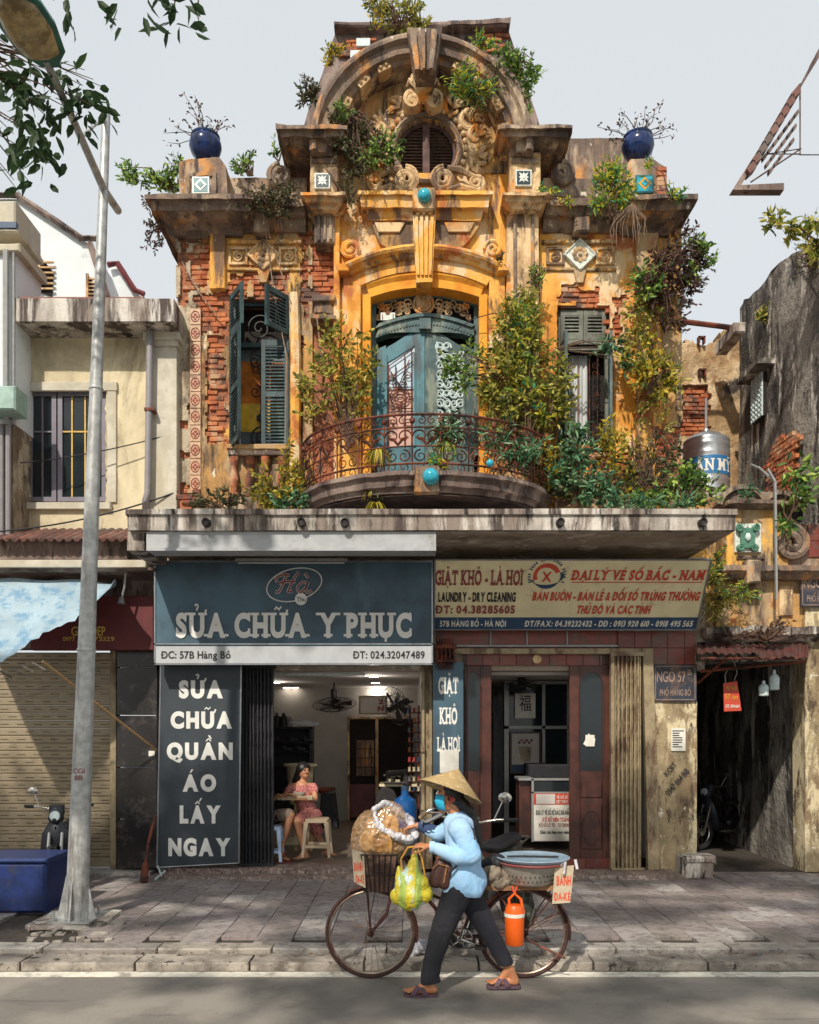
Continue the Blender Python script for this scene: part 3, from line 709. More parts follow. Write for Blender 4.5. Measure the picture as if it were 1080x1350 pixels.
# --- attic behind the gable
m = MB(); m.prism([(447, 30), (668, 30), (712, 165), (712, 262), (400, 262), (400, 165)], 1.0, 3.2); m.build('attic_wall', M['roof_brown'], H, rough=.02)
m = MB(); m.pbox(440, 27, 600, 34, .85, 3.4, b=.02); m.pbox(600, 29, 668, 34, .86, 3.4, b=.02); m.prism([(590, 27), (664, 24), (674, 22), (672, 30), (590, 32)], .84, 3.4); m.build('attic_roof', M['roof_brown'], H, rough=.015)
bricks_in(lambda x, z: wx(452, 1) < x < wx(490, 1) and wz(80, 1) < z < wz(52, 1) or wx(636, 1) < x < wx(668, 1) and wz(72, 1) < z < wz(45, 1), wx(452, 1), wz(80, 1), wx(668, 1), wz(45, 1), .955, H, 24)
m = MB(); m.pbox(470, 50, 488, 60, .93, 1.0); m.pbox(462, 66, 480, 76, .93, 1.0); m.build('attic_vent', M['white_iron'], H)
m = MB(); m.prism([(742, 182), (838, 182), (838, 262), (742, 262)], 1.2, 3.5, ref=1.2); m.build('rear_wall', M['stucco'], H, rough=.01)
m = MB(); m.tube([P(554, 40, .2), P(553, -14, .2)], .012, 6); m.build('lightning_rod', M['iron_dark'], H)
# patterned tile strip down the left edge
for i in range(13):
    m = MB(); cy_ = 418 + i * 22; m.pbox(251, cy_ - 10.6, 265, cy_ + 10.6, -.02, .02, ref=0, b=.003); o = m.build('patterned_tile', M.setdefault('tile_cream', plain('cream_tile', '#b59476', .5, 0, .3, 30, dirt='#6a4c3c', dth=.6)), H)
    m = MB(); x, z = wx(258), wz(cy_)
    for q in range(12): a = q * pi / 6; a2 = a + pi / 6; m.tube([(x + .055 * cos(a), -.022, z + .07 * sin(a)), (x + .055 * cos(a2), -.022, z + .07 * sin(a2))], .006, 4)
    for q in range(4): a = q * pi / 2; m.ball((x + .025 * cos(a), -.022, z + .03 * sin(a)), .018, 6, 4, 1, .3, 1.2)
    m.build('tile_motif', M.setdefault('tile_red', plain('oxide_red_glaze', '#8c4030', .4, 0, .3, 30)), o)
m = MB(); m.pbox(237, 652, 262, 672, -.2, .0, b=.01); m.build('brick_stub', M['mortar'], H, rough=.01)
bricks_in(lambda x, z: True, wx(244), wz(668), wx(256), wz(652), -.24, H, 8)
# ---------------------------------------------------------------- upper windows, door, balcony
def hinged(hx, hy, ang):
    def f(v):
        c, s = cos(ang), sin(ang); dx, dy = v[0] - hx, v[1] - hy
        return (hx + dx * c - dy * s, hy + dx * s + dy * c, v[2])
    return f
def shutter(par, x0, x1, z0, z1, Y, mat, hinge=None, ang=0.0, rails=(), pitch=.045):
    """a louvred leaf: stiles, rails, and slats one by one; swings about hinge x"""
    m = MB(); t = .035; st = min(.055, (x1 - x0) * .18)
    m.box(x0, Y, z0, x0 + st, Y + t, z1); m.box(x1 - st, Y, z0, x1, Y + t, z1)
    cuts = [z0] + [z0 + (z1 - z0) * r for r in rails] + [z1]
    for c in cuts:
        a = min(max(c - .035, z0), z1 - .07); m.box(x0 + st, Y + .002, a, x1 - st, Y + t - .002, a + .07)
    f = hinged(hinge, Y, ang) if hinge is not None else (lambda v: v)
    m.v = [f(v) for v in m.v]; o = m.build('shutter', M[mat], par)
    b = MB(); z = z0 + .06
    while z < z1 - .05:
        if all(abs(z - c) > .05 for c in cuts): b.add([(x0 + st, Y + .003, z - .014), (x1 - st, Y + .003, z - .014), (x1 - st, Y + .03, z + .018), (x0 + st, Y + .03, z + .018), (x0 + st, Y + .003, z - .006), (x1 - st, Y + .003, z - .006), (x1 - st, Y + .03, z + .026), (x0 + st, Y + .03, z + .026)], [(0, 1, 2, 3), (7, 6, 5, 4), (0, 4, 5, 1), (2, 6, 7, 3), (0, 3, 7, 4), (1, 5, 6, 2)])
        z += pitch
    b.v = [f(v) for v in b.v]; tag(b.build('slats', M[mat], o), kind='stuff')
    return o
# left window
x0, x1, z0, z1 = wx(303), wx(382), wz(590), wz(392)
zm = wz(449)
m = MB(); Y = .12
for q in ((x0, z0, x0 + .05, z1), (x1 - .05, z0, x1, z1), (x0 + .05, zm - .03, x1 - .05, zm + .03), (x0 + .05, z1 - .05, x1 - .05, z1), (x0 + .05, z0, x1 - .05, z0 + .04)): m.box(q[0], Y, q[1], q[2], Y + .06, q[3])
win = m.build('window_frame', M['shutter'], H)
m = MB(); m.box(x0, .34, z0, x1, .36, z1); m.build('window_back', M['dark'], H)
m = MB(); m.box(x0 + .06, .22, zm - 1.12, x1 - .06, .23, zm - .18); m.build('amber_pane', M['curtain'], win)
m = MB(); m.box(x0 + .06, .215, z0 + .28, x1 - .06, .218, z0 + .66); m.build('yellow_pane', plain('yellow_pane', '#c9a32a', .4, 0, .4, 4), win)
GPM = plain('grey_pane', '#5c6468', .4, 0, .4, 4)
for a, b in ((zm - .18, zm - .03), (z0, z0 + .28)): m = MB(); m.box(x0 + .06, .222, a, x1 - .06, .228, b); m.build('grey_pane', GPM, win)
xc = (x0 + x1) / 2 + .03
m = MB(); g = .16
m.tube(flat(spiral(xc - .06, wz(425), .19, .02, 0, 2.0, 44), g), .011, 5); m.tube([(xc + .16, g, z1), (xc + .16, g, zm)], .012, 5); m.tube(flat(spiral(xc + .1, wz(444), .06, .01, 180, -1.2, 20), g), .01, 5)
m.tube([(xc - .04, g, zm), (xc - .04, g, z0 + .04)], .011, 5)
for zc, rr in ((wz(470), .13), (wz(535), 0), (wz(510), .12), (wz(480), .1)):
    if rr:
        for s in (-1, 1): m.tube(flat(spiral(xc - .04 + s * rr * .62, zc, rr * .75, .015, 90, 1.5 * s, 26), g), .009, 5)
m.tube(flat(spiral(xc - .04, wz(572), .15, .02, 90, 2.0, 40), g), .012, 5); m.tube(flat([(xc - .04 + .14 * cos(a), wz(465) + .14 * sin(a)) for a in [i * pi / 10 for i in range(21)]], g), .009, 5)
m.box(xc - .1, g - .01, wz(549), xc + .02, g + .01, wz(542)); m.ball((xc - .04, g, wz(545)), .05, 8, 6, 1, .3, 1.3)
m.build('window_grille', M['iron_dark'], win, smooth=True)
shutter(H, x0 + .42, x1 - .01, z0 - .02, zm - .0, -.03, 'shutter', rails=(.5,))
shutter(H, x0, x0 + .44, z0 - .02, zm + .02, -.04, 'shutter', x0, radians(-63), rails=(.5,))
shutter(H, x0, x0 + .44, zm + .04, z1, -.04, 'shutter', x0, radians(-58))
shutter(H, x1 - .40, x1, zm + .05, z1, -.04, 'shutter', x1, radians(52))
m = MB(); m.pbox(299, 585, 386, 592, -.12, .3, b=.01); m.build('window_sill', M['ochre_old'], H, rough=.012)
for a, b in ((592, 600), (655, 672)): m = MB(); m.pbox(300, a, 384, b, -.1, .01, b=.01); m.build('balustrade_rail', M['stucco'], H, rough=.01)
def baluster(px, Y=-.05):
    m = MB(); x, z = wx(px, Y), wz(655, Y); h = .52
    m.lathe((x, Y, z), [(.055, 0), (.055, .04), (.035, .06), (.06, .16), (.068, .22), (.04, .34), (.032, .4), (.055, .44), (.06, h)], 12); m.build('baluster', M['brick'], H, smooth=True)
for px in (309, 330, 350, 372): baluster(px)
for px in (742, 760, 780, 798): baluster(px)
for a, b in ((596, 602), (655, 672)): m = MB(); m.pbox(731, a, 811, b, -.1, .01, b=.01); m.build('balustrade_rail', M['ochre_old'], H, rough=.01)
# right window
x0, x1, z0, z1 = wx(736), wx(805), wz(586), wz(402); zm = wz(452)
m = MB(); Y = .10
for q in ((x0, z0, x0 + .045, z1), (x1 - .045, z0, x1, z1), (x0 + .045, zm - .05, x1 - .045, zm + .0), (x0 + .045, z1 - .04, x1 - .045, z1), (x0 + .045, z0, x1 - .045, z0 + .04)): m.box(q[0], Y, q[1], q[2], Y + .06, q[3])
win = m.build('window_frame', M['shutter_pale'], H)
m = MB(); m.box(x0, .34, z0, x1, .36, z1); m.build('window_back', M['dark'], H)
xm = (x0 + x1) / 2
shutter(H, x0 + .045, xm - .004, zm + .01, z1 - .04, .06, 'shutter_pale', rails=(.22,)); shutter(H, xm + .004, x1 - .045, zm + .01, z1 - .04, .06, 'shutter_pale', rails=(.22,))
m = MB()
n = 14; cx0, cx1 = x0 + .19, x0 + .45
rings = []
for i in range(n + 1):
    x = cx0 + (cx1 - cx0) * i / n; rings.append([(x, .26 + .02 * sin(i * 1.9), z0 + .02), (x, .26 + .02 * sin(i * 1.9), zm - .05)])
m.add([p for r in rings for p in r], [(2 * i, 2 * i + 2, 2 * i + 3, 2 * i + 1) for i in range(n)]); m.build('white_curtain', M['white_cloth'], win)
m = MB()
for dx in (.14, .3, .45, .56): m.tube([(x0 + dx, .18, z0), (x0 + dx, .18, zm)], .007, 5)
for zc in (wz(520), wz(480), wz(560)):
    for dx in (.2, .53): 
        for s in (-1, 1): m.tube(flat(spiral(x0 + dx, zc + s * .05, .05, .01, 0, 1.4 * s, 18), .18), .006, 4)
m.build('window_grille', M['iron'], win)
shutter(H, x1 - .34, x1, z0, zm, -.02, 'teal_grey', x1, radians(80), rails=(.5,))
shutter(H, x0, x0 + .34, z0, zm, -.02, 'teal_grey', x0, radians(-86), rails=(.5,))
m = MB(); m.pbox(732, 585, 810, 592, -.12, .3, b=.01); m.build('window_sill', M['ochre_old'], H, rough=.012)
# --- balcony door
dY = .10; k = (D0 + dY) / FL
def DP(px, py, Y=dY): return (wx(px, Y), wz(py, Y))
m = MB(); a = math.degrees(math.asin(71.5 / 203)); m.ringarc([(r * k, y) for r, y in ((206, dY), (206, dY + .12), (190, dY + .12), (190, dY), (194, dY - .02), (203, dY - .02))], (wx(560.5, dY), wz(582, dY)), 90 - a, 90 + a, 30)
for p0, p1 in ((488, 496), (625, 633)): m.pbox(p0, 388, p1, 600, dY - .02, dY + .12)
door_f = m.build('door_frame', M['teal_grey'], H)
def scurve(px):      # underside of the transom, ogee either side
    u = abs(px - 560.5) / 66; return 431 + 16 * (u ** 1.6 if u < 1 else 1) - 0
m = MB(); pts = [DP(x, scurve(x) + 2) for x in range(495, 627, 6)] + [DP(x, scurve(x) - 11) for x in range(626, 494, -6)]
m.xprism(pts, dY - .07, dY + .08); pts = [DP(x, scurve(x) - 9.5) for x in range(495, 627, 6)] + [DP(x, scurve(x) - 14) for x in range(626, 494, -6)]; m.xprism(pts, dY - .10, dY + .06)
m.pbox(553, 419, 568, 433, dY - .13, dY); 
for x in range(499, 624, 4): m.box(wx(x), dY - .085, DP(x, scurve(x) - .0)[1], wx(x + 2), dY - .05, DP(x, scurve(x) - 4)[1])
m.build('transom', M['teal_grey'], door_f, rough=.003)
m = MB(); m.pbox(496, 380, 625, 430, dY + .09, dY + .11); m.build('transom_back', M['dark'], door_f)
m = MB(); m.tube(flat([(wx(558.5, dY) + .13 * cos(q), wz(402, dY) + .13 * sin(q)) for q in [i * pi / 12 for i in range(25)]], dY - .02), .02, 6)
for r in (.09, .045): m.tube(flat([(wx(558.5, dY) + r * cos(q), wz(402, dY) + r * sin(q)) for q in [i * pi / 8 for i in range(17)]], dY - .03), .018, 6)
for i in range(8): q = i * pi / 4; m.ball((wx(558.5, dY) + .068 * cos(q), dY - .02, wz(402, dY) + .068 * sin(q)), .026, 7, 5)
m.ball((wx(558.5, dY), dY - .03, wz(402, dY)), .03, 8, 6)
for s in (-1, 1):
    for (dx, dy, r, a, t) in ((20, 2, 8, 200, 1.4), (29, 8, 8, 20, 1.4), (38, 3, 7, 180, 1.3), (46, 10, 7, 0, 1.4), (54, 14, 6, 200, 1.3), (34, 14, 6, 90, 1.2), (22, 14, 5, 30, 1.2), (57, 6, 5, 120, 1.3), (60, 22, 4, 60, 1.2)):
        c = DP(558.5 + s * dx, 398 + dy); q = spiral(0, 0, r * k, r * k * .2, a, t, 18); m.tube([(c[0] + s * x_, dY - .01, c[1] + z_) for x_, z_ in q], [.014 - .006 * i / 18 for i in range(19)], 5)
        for j in range(3):
            an = radians(a + 60 * j); m.tube([(c[0], dY, c[1]), (c[0] + s * r * 1.1 * k * cos(an), dY - .012, c[1] + r * 1.1 * k * sin(an))], [.014, .006], 5)
m.build('transom_scrollwork', M['carved'], door_f, smooth=True)
def leaf_door(px0, px1, top0, top1, mat, hinge_left, ang):
    """one door leaf with a curved glazed panel and ironwork"""
    Y = dY; bot = 672; f = hinged(wx(px0 if hinge_left else px1, Y), Y, ang)
    root = MB(); s = 1 if hinge_left else -1
    N = 8; xs = [px0 + (px1 - px0) * i / N for i in range(N + 1)]; tp = [top0 + (top1 - top0) * (.5 - .5 * cos(pi * i / N)) for i in range(N + 1)]
    gx0, gx1 = px0 + 13, px1 - 13
    for a0, a1 in ((px0, gx0), (gx1, px1)):
        t0 = top0 + (top1 - top0) * (a0 - px0) / (px1 - px0); t1 = top0 + (top1 - top0) * (a1 - px0) / (px1 - px0)
        root.xprism([DP(a0, bot), DP(a1, bot), DP(a1, t1), DP(a0, t0)], Y - .005, Y + .045)
    for i in range(N):
        a0 = max(xs[i], gx0); a1 = min(xs[i + 1], gx1)
        if a1 > a0: root.xprism([DP(a0, tp[i] + 20), DP(a1, tp[i + 1] + 20), DP(a1, tp[i + 1]), DP(a0, tp[i])], Y, Y + .04)
    root.pbox(gx0, 590, gx1, 672, Y, Y + .04); root.pbox(gx0 + 4, 600, gx1 - 4, 660, Y - .015, Y)
    nf = len(root.v)
    for a in (gx0, gx1): root.pbox(a - 1.5, (top0 + top1) / 2 + 18, a + 1.5, 590, Y - .02, Y + .02)
    root.v = [f(v) for v in root.v]; o = root.build('door_leaf', M[mat], H)
    return o, f, gx0, gx1
dl, f1, gx0, gx1 = leaf_door(496, 560, 461, 436, 'teal', True, radians(-5))
MP = plain('frosted_pane', '#a9b8c4', .35, 0, .12, 3); MC = plain('rose_pane', '#b58f80', .5, 0, .2, 3)
b = MB(); b.pbox(gx0, 460, gx1, 514, dY + .02, dY + .026); b.v = [f1(v) for v in b.v]; b.build('pane', MP, dl)
b = MB(); b.pbox(gx0, 515, gx1, 590, dY + .02, dY + .026); b.v = [f1(v) for v in b.v]; b.build('pane', MC, dl)
m = MB(); Y = dY - .01; kk = k
def dpt(px, py): return (wx(px, Y), Y, wz(py, Y))
for a in ((512, 478, 512, 590), (522, 482, 522, 520), (534, 470, 534, 590), (543, 462, 543, 590), (510, 485, 545, 462), (512, 500, 545, 478), (522, 520, 540, 476), (534, 520, 514, 488), (510, 512, 545, 512), (510, 540, 545, 540)): m.tube([dpt(*a[:2]), dpt(*a[2:])], .007, 5)
for cx_, cy_, r, a, t in ((517, 500, 6, 0, 1.4), (538, 497, 6, 180, -1.4), (523, 507, 6, 90, 1.5), (531, 507, 6, 90, -1.5), (516, 525, 6, 0, 1.4), (540, 525, 6, 180, -1.4), (523, 537, 6, -90, 1.5), (531, 537, 6, -90, -1.5), (517, 560, 7, 0, 1.4), (538, 560, 7, 180, -1.4)):
    m.tube(flat(spiral(wx(cx_, Y), wz(cy_, Y), r * kk, .01, a, t, 18), Y), .006, 4)
for r in (13, 8, 4): m.tube(flat([(wx(527.5, Y) + r * kk * cos(q), wz(524, Y) + r * kk * .85 * sin(q)) for q in [i * pi / 10 for i in range(21)]], Y), .008, 5)
m.v = [f1(v) for v in m.v]; m.build('door_grille', M['iron'], dl, smooth=True)
dr, f2, gx0, gx1 = leaf_door(562, 625, 436, 461, 'teal_grey', False, radians(4))
b = MB(); b.pbox(gx0, 455, gx1, 590, dY + .024, dY + .03); b.v = [f2(v) for v in b.v]; b.build('pane', plain('dark_pane', '#28423f', .3, 0, .3, 3), dr)
m = MB()
rnd = random.Random(5)
for iy in range(11):
    for ix in range(4):
        cx_ = gx0 + 5 + ix * (gx1 - gx0 - 10) / 3; cy_ = 458 + iy * 12.5
        if cy_ < 452 + (cx_ - gx0) * .3: continue
        for s in (-1, 1):
            q = spiral(0, 0, 6 * kk, 1 * kk, rnd.uniform(0, 360), 1.2 * s, 14); m.tube([(wx(cx_, Y) + a_, Y, wz(cy_, Y) + b_) for a_, b_ in q], [.014 - .007 * i / 14 for i in range(15)], 4)
for a in ((gx0 + 1, 452, gx0 + 1, 590), (gx1 - 1, 460, gx1 - 1, 590)): m.tube([dpt(*a[:2]), dpt(*a[2:])], .01, 4)
m.v = [f2(v) for v in m.v]; m.build('door_grille', M['white_iron'], dr, smooth=True)
m = MB(); m.pbox(557, 436, 565, 672, dY - .04, dY + .06, b=.008); m.build('door_post', M['teal_grey'], H)
m = MB(); m.pbox(489, 430, 632, 672, .36, .39); m.build('door_back', M['dark'], H)
m = MB(); m.pbox(502, 412, 521, 422, dY - .10, dY - .095); hn = m.build('number_plate', M['tile_white'], H)
m = MB(); m.pbox(504, 414, 505, 421, dY - .104, dY - .1); m.pbox(518, 414, 519, 421, dY - .104, dY - .1); m.lathe((wx(511.5, dY), dY - .105, wz(417, dY)), [(.03, 0), (.03, .004)], 12, 'y'); m.build('plate_border', M['iron'], hn)
# --- curved balcony: slab, moulded edge, railing
bx = wx(560, -.2); BW, BD = 1.62, 1.34       # half width at the wall, projection
def bpt(t, r=1.0, z=0.0, out=0.0):       # t in -1..1 along the curve
    a = pi / 2 * t; return Vector((bx + (BW * r + out) * sin(a), -.1 - (BD * r + out) * cos(a), z))
zs = wz(640, -1.42)                         # top of slab
def bz(py): return wz(py, -1.42)
m = MB(); N = 44; prof = [(0, bz(621)), (.02, bz(621)), (.03, bz(627)), (-.02, bz(630)), (-.03, bz(640)), (-.08, bz(642)), (-.09, bz(647)), (-.30, bz(648))]
rings = [[tuple(bpt(-1 + 2 * i / N, 1, z, o)) for i in range(N + 1)] + [(bx + BW, .1, z), (bx - BW, .1, z)] for o, z in prof]
m.loft(rings); m.build('balcony_slab', M['roof_brown'], H, rough=.014, rs=5)
m = MB(); m.loft([[tuple(bpt(-1 + 2 * i / N, 1, bz(648) - d_, -.11)) for i in range(N + 1)] + [(bx + BW, .05, bz(648) - d_), (bx - BW, .05, bz(648) - d_)] for d_ in (.003, .02)]); m.build('balcony_soffit_shade', weathered('soffit_painted_shade', '#35292a', [('#4a3834', 2, .5, .08, 1), ('#1c1718', 3, .55, .06, 1)]), H)  # added dark sheet: the shade beneath the slab is put into its colour
m = MB()
for py, r in ((545, .016), (562, .011), (587, .009), (610, .013)):
    m.tube([bpt(-1 + 2 * i / N, 1, bz(py), -.04) for i in range(N + 1)], r, 6)
br = m.build('balcony_rail', M['iron'], H, smooth=True)
m = MB(); NB = 15
def onb(u, z): return bpt(u, 1, z, -.04)
L = pi * math.sqrt((BW ** 2 + BD ** 2) / 2)
for i in range(NB + 1):
    u = -1 + 2 * i / NB; m.tube([onb(u, bz(545)), onb(u, bz(622))], .010, 5)
    m.ball(onb(u, bz(553)), .035, 6, 5, 1, 1, 1.2)
m.build('rail_bars', M['iron'], br, smooth=True)
m = MB()
for i in range(NB):
    uc = -1 + 2 * (i + .5) / NB; du = 2 / NB; w2 = 1.0 / (L / 2)       # metres -> u
    for s in (-1, 1):
        def sp(cx_, py, r0, a, t, rad=.009, n=16):
            z0_ = bz(py); m.tube([onb(uc + (cx_ + p[0]) * w2 * 1.0, z0_ + p[1]) for p in spiral(0, 0, r0, r0 * .2, a, t, n)], [rad * (1 - .45 * j / n) for j in range(n + 1)], 4)
        sp(s * .055, 553, .05, 90, 1.3 * s); sp(s * .07, 574, .085, 0 if s > 0 else 180, 1.2 * s, .011); sp(s * .065, 600, .075, 90 if s > 0 else 90, 1.4 * -s, .010)
        sp(s * .06, 615, .06, -90, 1.2 * s, .008)
        m.tube([onb(uc, bz(585)), onb(uc + s * .05 * w2, bz(577)), onb(uc + s * .12 * w2, bz(575))], [.012, .02, .005], 4)
m.build('rail_scrollwork', M['iron'], br, smooth=True)
m = MB(); q = bpt(.0, 1, bz(644)); m.box(bx - .14, q.y - .05, bz(650), bx + .14, q.y + .1, bz(616)); m.build('balcony_boss', M['stucco'], H, rough=.02)
m = MB(); m.ball((wx(568, -1.54), -1.53, wz(628, -1.54)), .095, 18, 12); m.build('turquoise_boss', M['glaze_ball'], H, smooth=True)
m = MB(); m.ball((wx(646, -1.35), -1.36, wz(611, -1.35)), .045, 12, 8); m.build('turquoise_boss', M['glaze_ball'], H, smooth=True)
for s in (-1, 1):                         # brackets beneath
    m = MB(); x = bx + s * 1.1; m.add([(x - .09, -.1, zs - .1), (x + .09, -.1, zs - .1), (x + .09, -.75, zs - .1), (x - .09, -.75, zs - .1), (x - .09, -.1, zs - .6), (x + .09, -.1, zs - .6)], [(0, 1, 2, 3), (0, 3, 4), (1, 5, 2), (3, 2, 5, 4), (0, 4, 5, 1)]); m.build('bracket', M['stucco'], H, rough=.01)
# --- concrete canopy over the shops
m = MB(); xa, xb = wx(168, -1.6), wx(970, -1.6); zt, zb_ = wz(673, -1.6), wz(699, -1.6)
m.box(xa, -1.6, zb_, xb, .0, zt); m.box(xa - .015, -1.63, zt - .05, xb + .015, -1.3, zt + .012); m.build('canopy', M['slab'], H, rough=.012, rs=6)
m = MB(); m.box(xa + .02, -1.55, zb_ - .012, xb - .02, .0, zb_ - .014 + .01); m.build('canopy_soffit', M['soffit'], H)
for px in (273, 398, 455, 738, 925):                  # old pipe holes
    m = MB(); m.lathe((wx(px, -1.6), -1.68, wz(690, -1.6)), [(.02, .02), (.045, 0), (.05, .06), (.05, .1)], 10, 'y'); m.build('drain_stub', M['iron_dark'], H, rough=.006)
# lamp of metal flashing along the left half
m = MB(); m.pbox(193, 701, 575, 722, -1.56, -1.52); m.pbox(193, 722, 575, 726, -1.6, -1.3)
m.build('canopy_flashing', plain('white_flashing', '#9a9c9e', .5, .1, .15, 8, dirt='#7d7a76', dth=.62), H)
m = MB(); m.pbox(168, 700, 190, 726, -1.5, -.6, ref=-1.5); m.build('canopy_end', M['slab'], H, rough=.006)
# ---------------------------------------------------------------- ground
def tilemat(name, cols, rough=.75):
    g = NG(name); oi = g.n.new('ShaderNodeObjectInfo'); r = g.n.new('ShaderNodeValToRGB'); g.l.new(oi.outputs['Random'], r.inputs[0]); cr = r.color_ramp
    while len(cr.elements) < len(cols): cr.elements.new(.5)
    for i, c in enumerate(cols): cr.elements[i].position = i / (len(cols) - 1); cr.elements[i].color = hexc(c)
    n = g.noise(9, 7, .75); col = g.mix(r.outputs[0], (.10, .085, .075, 1), g.ramp(n, .46, .66, 0, .8)); col = g.mix(col, (.13, .115, .10, 1), g.ramp(g.noise(1.1, 5, .7), .5, .66, 0, .7)); col = g.mix(col, (.45, .42, .40, 1), g.ramp(g.noise(22, 6, .8), .6, .75, 0, .5))
    g.bump(g.noise(60, 5, .7), .35, .006); return g.done(col, g.ramp(n, .3, .7, rough - .2, rough + .1))
def asphalt():
    g = NG('asphalt'); n = g.noise(1.2, 6, .6); f = g.noise(75, 4, .75)
    col = g.mix(hexc('#807a72'), hexc('#69645e'), g.ramp(n, .4, .6)); col = g.mix(col, hexc('#8e8a80'), g.ramp(f, .58, .72, 0, .8)); col = g.mix(col, hexc('#2f2d2b'), g.ramp(g.noise(170, 3, .7, g.map((1, 1, 1), loc=(4, 4, 4))), .6, .7, 0, .8))
    col = g.mix(col, hexc('#3c3936'), g.ramp(g.noise(1, 6, .7, g.map((.6, 5, 1))), .58, .7, 0, .6))
    g.bump(f, .5, .004); return g.done(col, .85)
M['asphalt'] = asphalt()
M['paver'] = tilemat('pavement_stone', ['#7c736f', '#877d79', '#726867', '#908985', '#7a6e6c', '#9b9591', '#756c6e', '#837a74'])
M['kerb'] = tilemat('kerb_stone', ['#8a8580', '#9b958d', '#7d7772', '#928a7e'])
M['gutter'] = weathered('gutter_stone', '#857d74', [('#988f84', 3, .52, .08, 1), ('#5a524a', 3.4, .58, .08, 1), ('#2f2a26', 8, .62, .05, 1)], .95, .8, 26)
M['line'] = plain('road_paint', '#d2ccbe', .8, 0, .2, 12, .2, '#8a857c', .57)
M['grit'] = plain('dark_grit', '#3d3630', .95, 0, .4, 20, .5)
m = MB(); m.box(-90, -60, -.5, 90, -3.55, -.12); tag(m.build('road', M['asphalt']), kind='structure')
m = MB(); m.box(-90, -3.6, -.5, 90, 160, -.035); tag(m.build('ground', M['grit']), kind='structure')
pv = tag(bpy.data.objects.new('pavement', None), kind='structure'); COL.objects.link(pv)
TW, TL = .333, .42; tm = []
for k in range(5):
    b = MB(); j = .004
    b.bev(-TW / 2 + .003, -.02, -TL / 2 + .003, TW / 2 - .003, .03, TL / 2 - .003, .004, .002); b.v = [(x, z, -y) for x, y, z in b.v]; me = b.mesh('paver'); me.materials.append(M['paver']); tm.append(me)
ix = 0
for i in range(-17, 18):
    for jj in range(9):
        y = -3.34 + TL * (jj + (.5 if i % 2 else 0)) 
        x = i * TW + .1
        if y > .05: continue
        if -4.1 < x < -3.0 and y < -2.55 + .3 * sin(i * 3.): continue         # broken patch at the pole
        o = link('paver', tm[random.randrange(5)], pv); o.location = (x, y, -.02 + R(-.004, .004)); o.rotation_euler = (R(-.006, .006), R(-.006, .006), R(-.004, .004))
kb = tag(bpy.data.objects.new('kerb', None), kind='structure'); COL.objects.link(kb)
b = MB(); b.bev(-.495, -.10, -.14, .495, .10, .0, .012, .003); km = b.mesh('kerb_stone', rough=.006); km.materials.append(M['kerb'])
for i in range(-6, 7):
    o = link('kerb_stone', km, kb); o.location = (i * 1.0 + .3, -3.64 , R(-.004, .004)); o.rotation_euler = (0, R(-.004, .004), R(-.006, .006))
b = MB(); b.bev(-.47, -.14, -.08, .47, .14, .0, .01, .003); km = b.mesh('gutter_stone', rough=.008); km.materials.append(M['gutter'])
for i in range(-6, 7):
    o = link('gutter_stone', km, kb); o.location = (i * .96 + .1, -3.885, -.04 + R(-.006, .004)); o.rotation_euler = (0, R(-.01, .01), R(-.01, .01))
m = MB(); m.box(-12, -4.17, -.119, 12, -4.04, -.114); tag(m.build('road_line', M['line']), kind='structure')
m = MB()                                     # litter of leaves and grit along the gutter
for i in range(420):
    x = R(-5, 5); y = -3.76 + random.gauss(0, .035); s = R(.006, .024); a = R(0, 6.3); z = -.035
    if random.random() < .35: x, y, z, s = R(-5, 5), R(-3.5, -.2), .006, R(.004, .016)
    elif random.random() < .25: x, y, z, s = R(-4, 4), R(-5.4, -4.2), -.119, R(.004, .014)
    m.add([(x, y, z), (x + s * cos(a), y + s * sin(a), z + .008), (x + s * 1.3 * cos(a + 1), y + s * 1.3 * sin(a + 1), z + .004), (x + s * .5 * cos(a + 2), y + s * .5 * sin(a + 2), z + .009)], [(0, 1, 2, 3)])
tag(m.build('litter', plain('dead_leaves', '#8a6a48', .9, 0, .6, 60)), kind='stuff')
# bright dapples come from the tree overhead (see the street tree)

# ---------------------------------------------------------------- shop fronts
M['sign_blue'] = None
def signblue():
    g = NG('faded_blue_vinyl'); col = g.mix(hexc('#3d5766'), hexc('#30404c'), g.ramp(g.noise(1.6, 4, .6), .35, .65)); col = g.mix(col, hexc('#516a78'), g.ramp(g.noise(3, 5, .6, g.map((1, 1, .3))), .55, .75, 0, .5)); return g.done(col, .5)
M['sign_blue'] = signblue()
M['letter_silver'] = plain('silver_letter_vinyl', '#d0cfca', .5, 0, .12, 4)
M['sign_grey'] = plain('grey_sign_strip', '#a2a5a7', .5, 0, .12, 5)
M['ink'] = plain('black_print', '#1c1c20', .6, 0, .1)
M['ink_red'] = plain('red_print', '#b3402c', .6, 0, .15, 12)
M['ink_maroon'] = plain('maroon_print', '#7c3a38', .6, 0, .15, 12)
M['ink_white'] = plain('white_print', '#c9c6bc', .6, 0, .12, 9)
M['sign_cream'] = plain('cream_vinyl', '#d8cca4', .55, 0, .12, 4, 0, '#a89c7a', .64)
M['sign_navy'] = plain('navy_vinyl', '#26405c', .5, 0, .2, 4)
M['banner'] = plain('slate_banner', '#30383f', .55, 0, .25, 2)
M['tile_maroon'] = tilemat('maroon_wall_tile', ['#6c2f26', '#7c3a2e', '#5c2820', '#74382c'], .45)
M['beige_gate'] = plain('beige_gate_paint', '#8f8065', .65, .1, .25, 10, .3, '#5a4433', .55, .4)
M['black_gate'] = plain('black_gate_paint', '#26262a', .6, .2, .3, 10)
M['door_wood'] = plain('brown_door_varnish', '#4c2a22', .4, 0, .35, 6, .15, '#2e1a16', .58, .2)
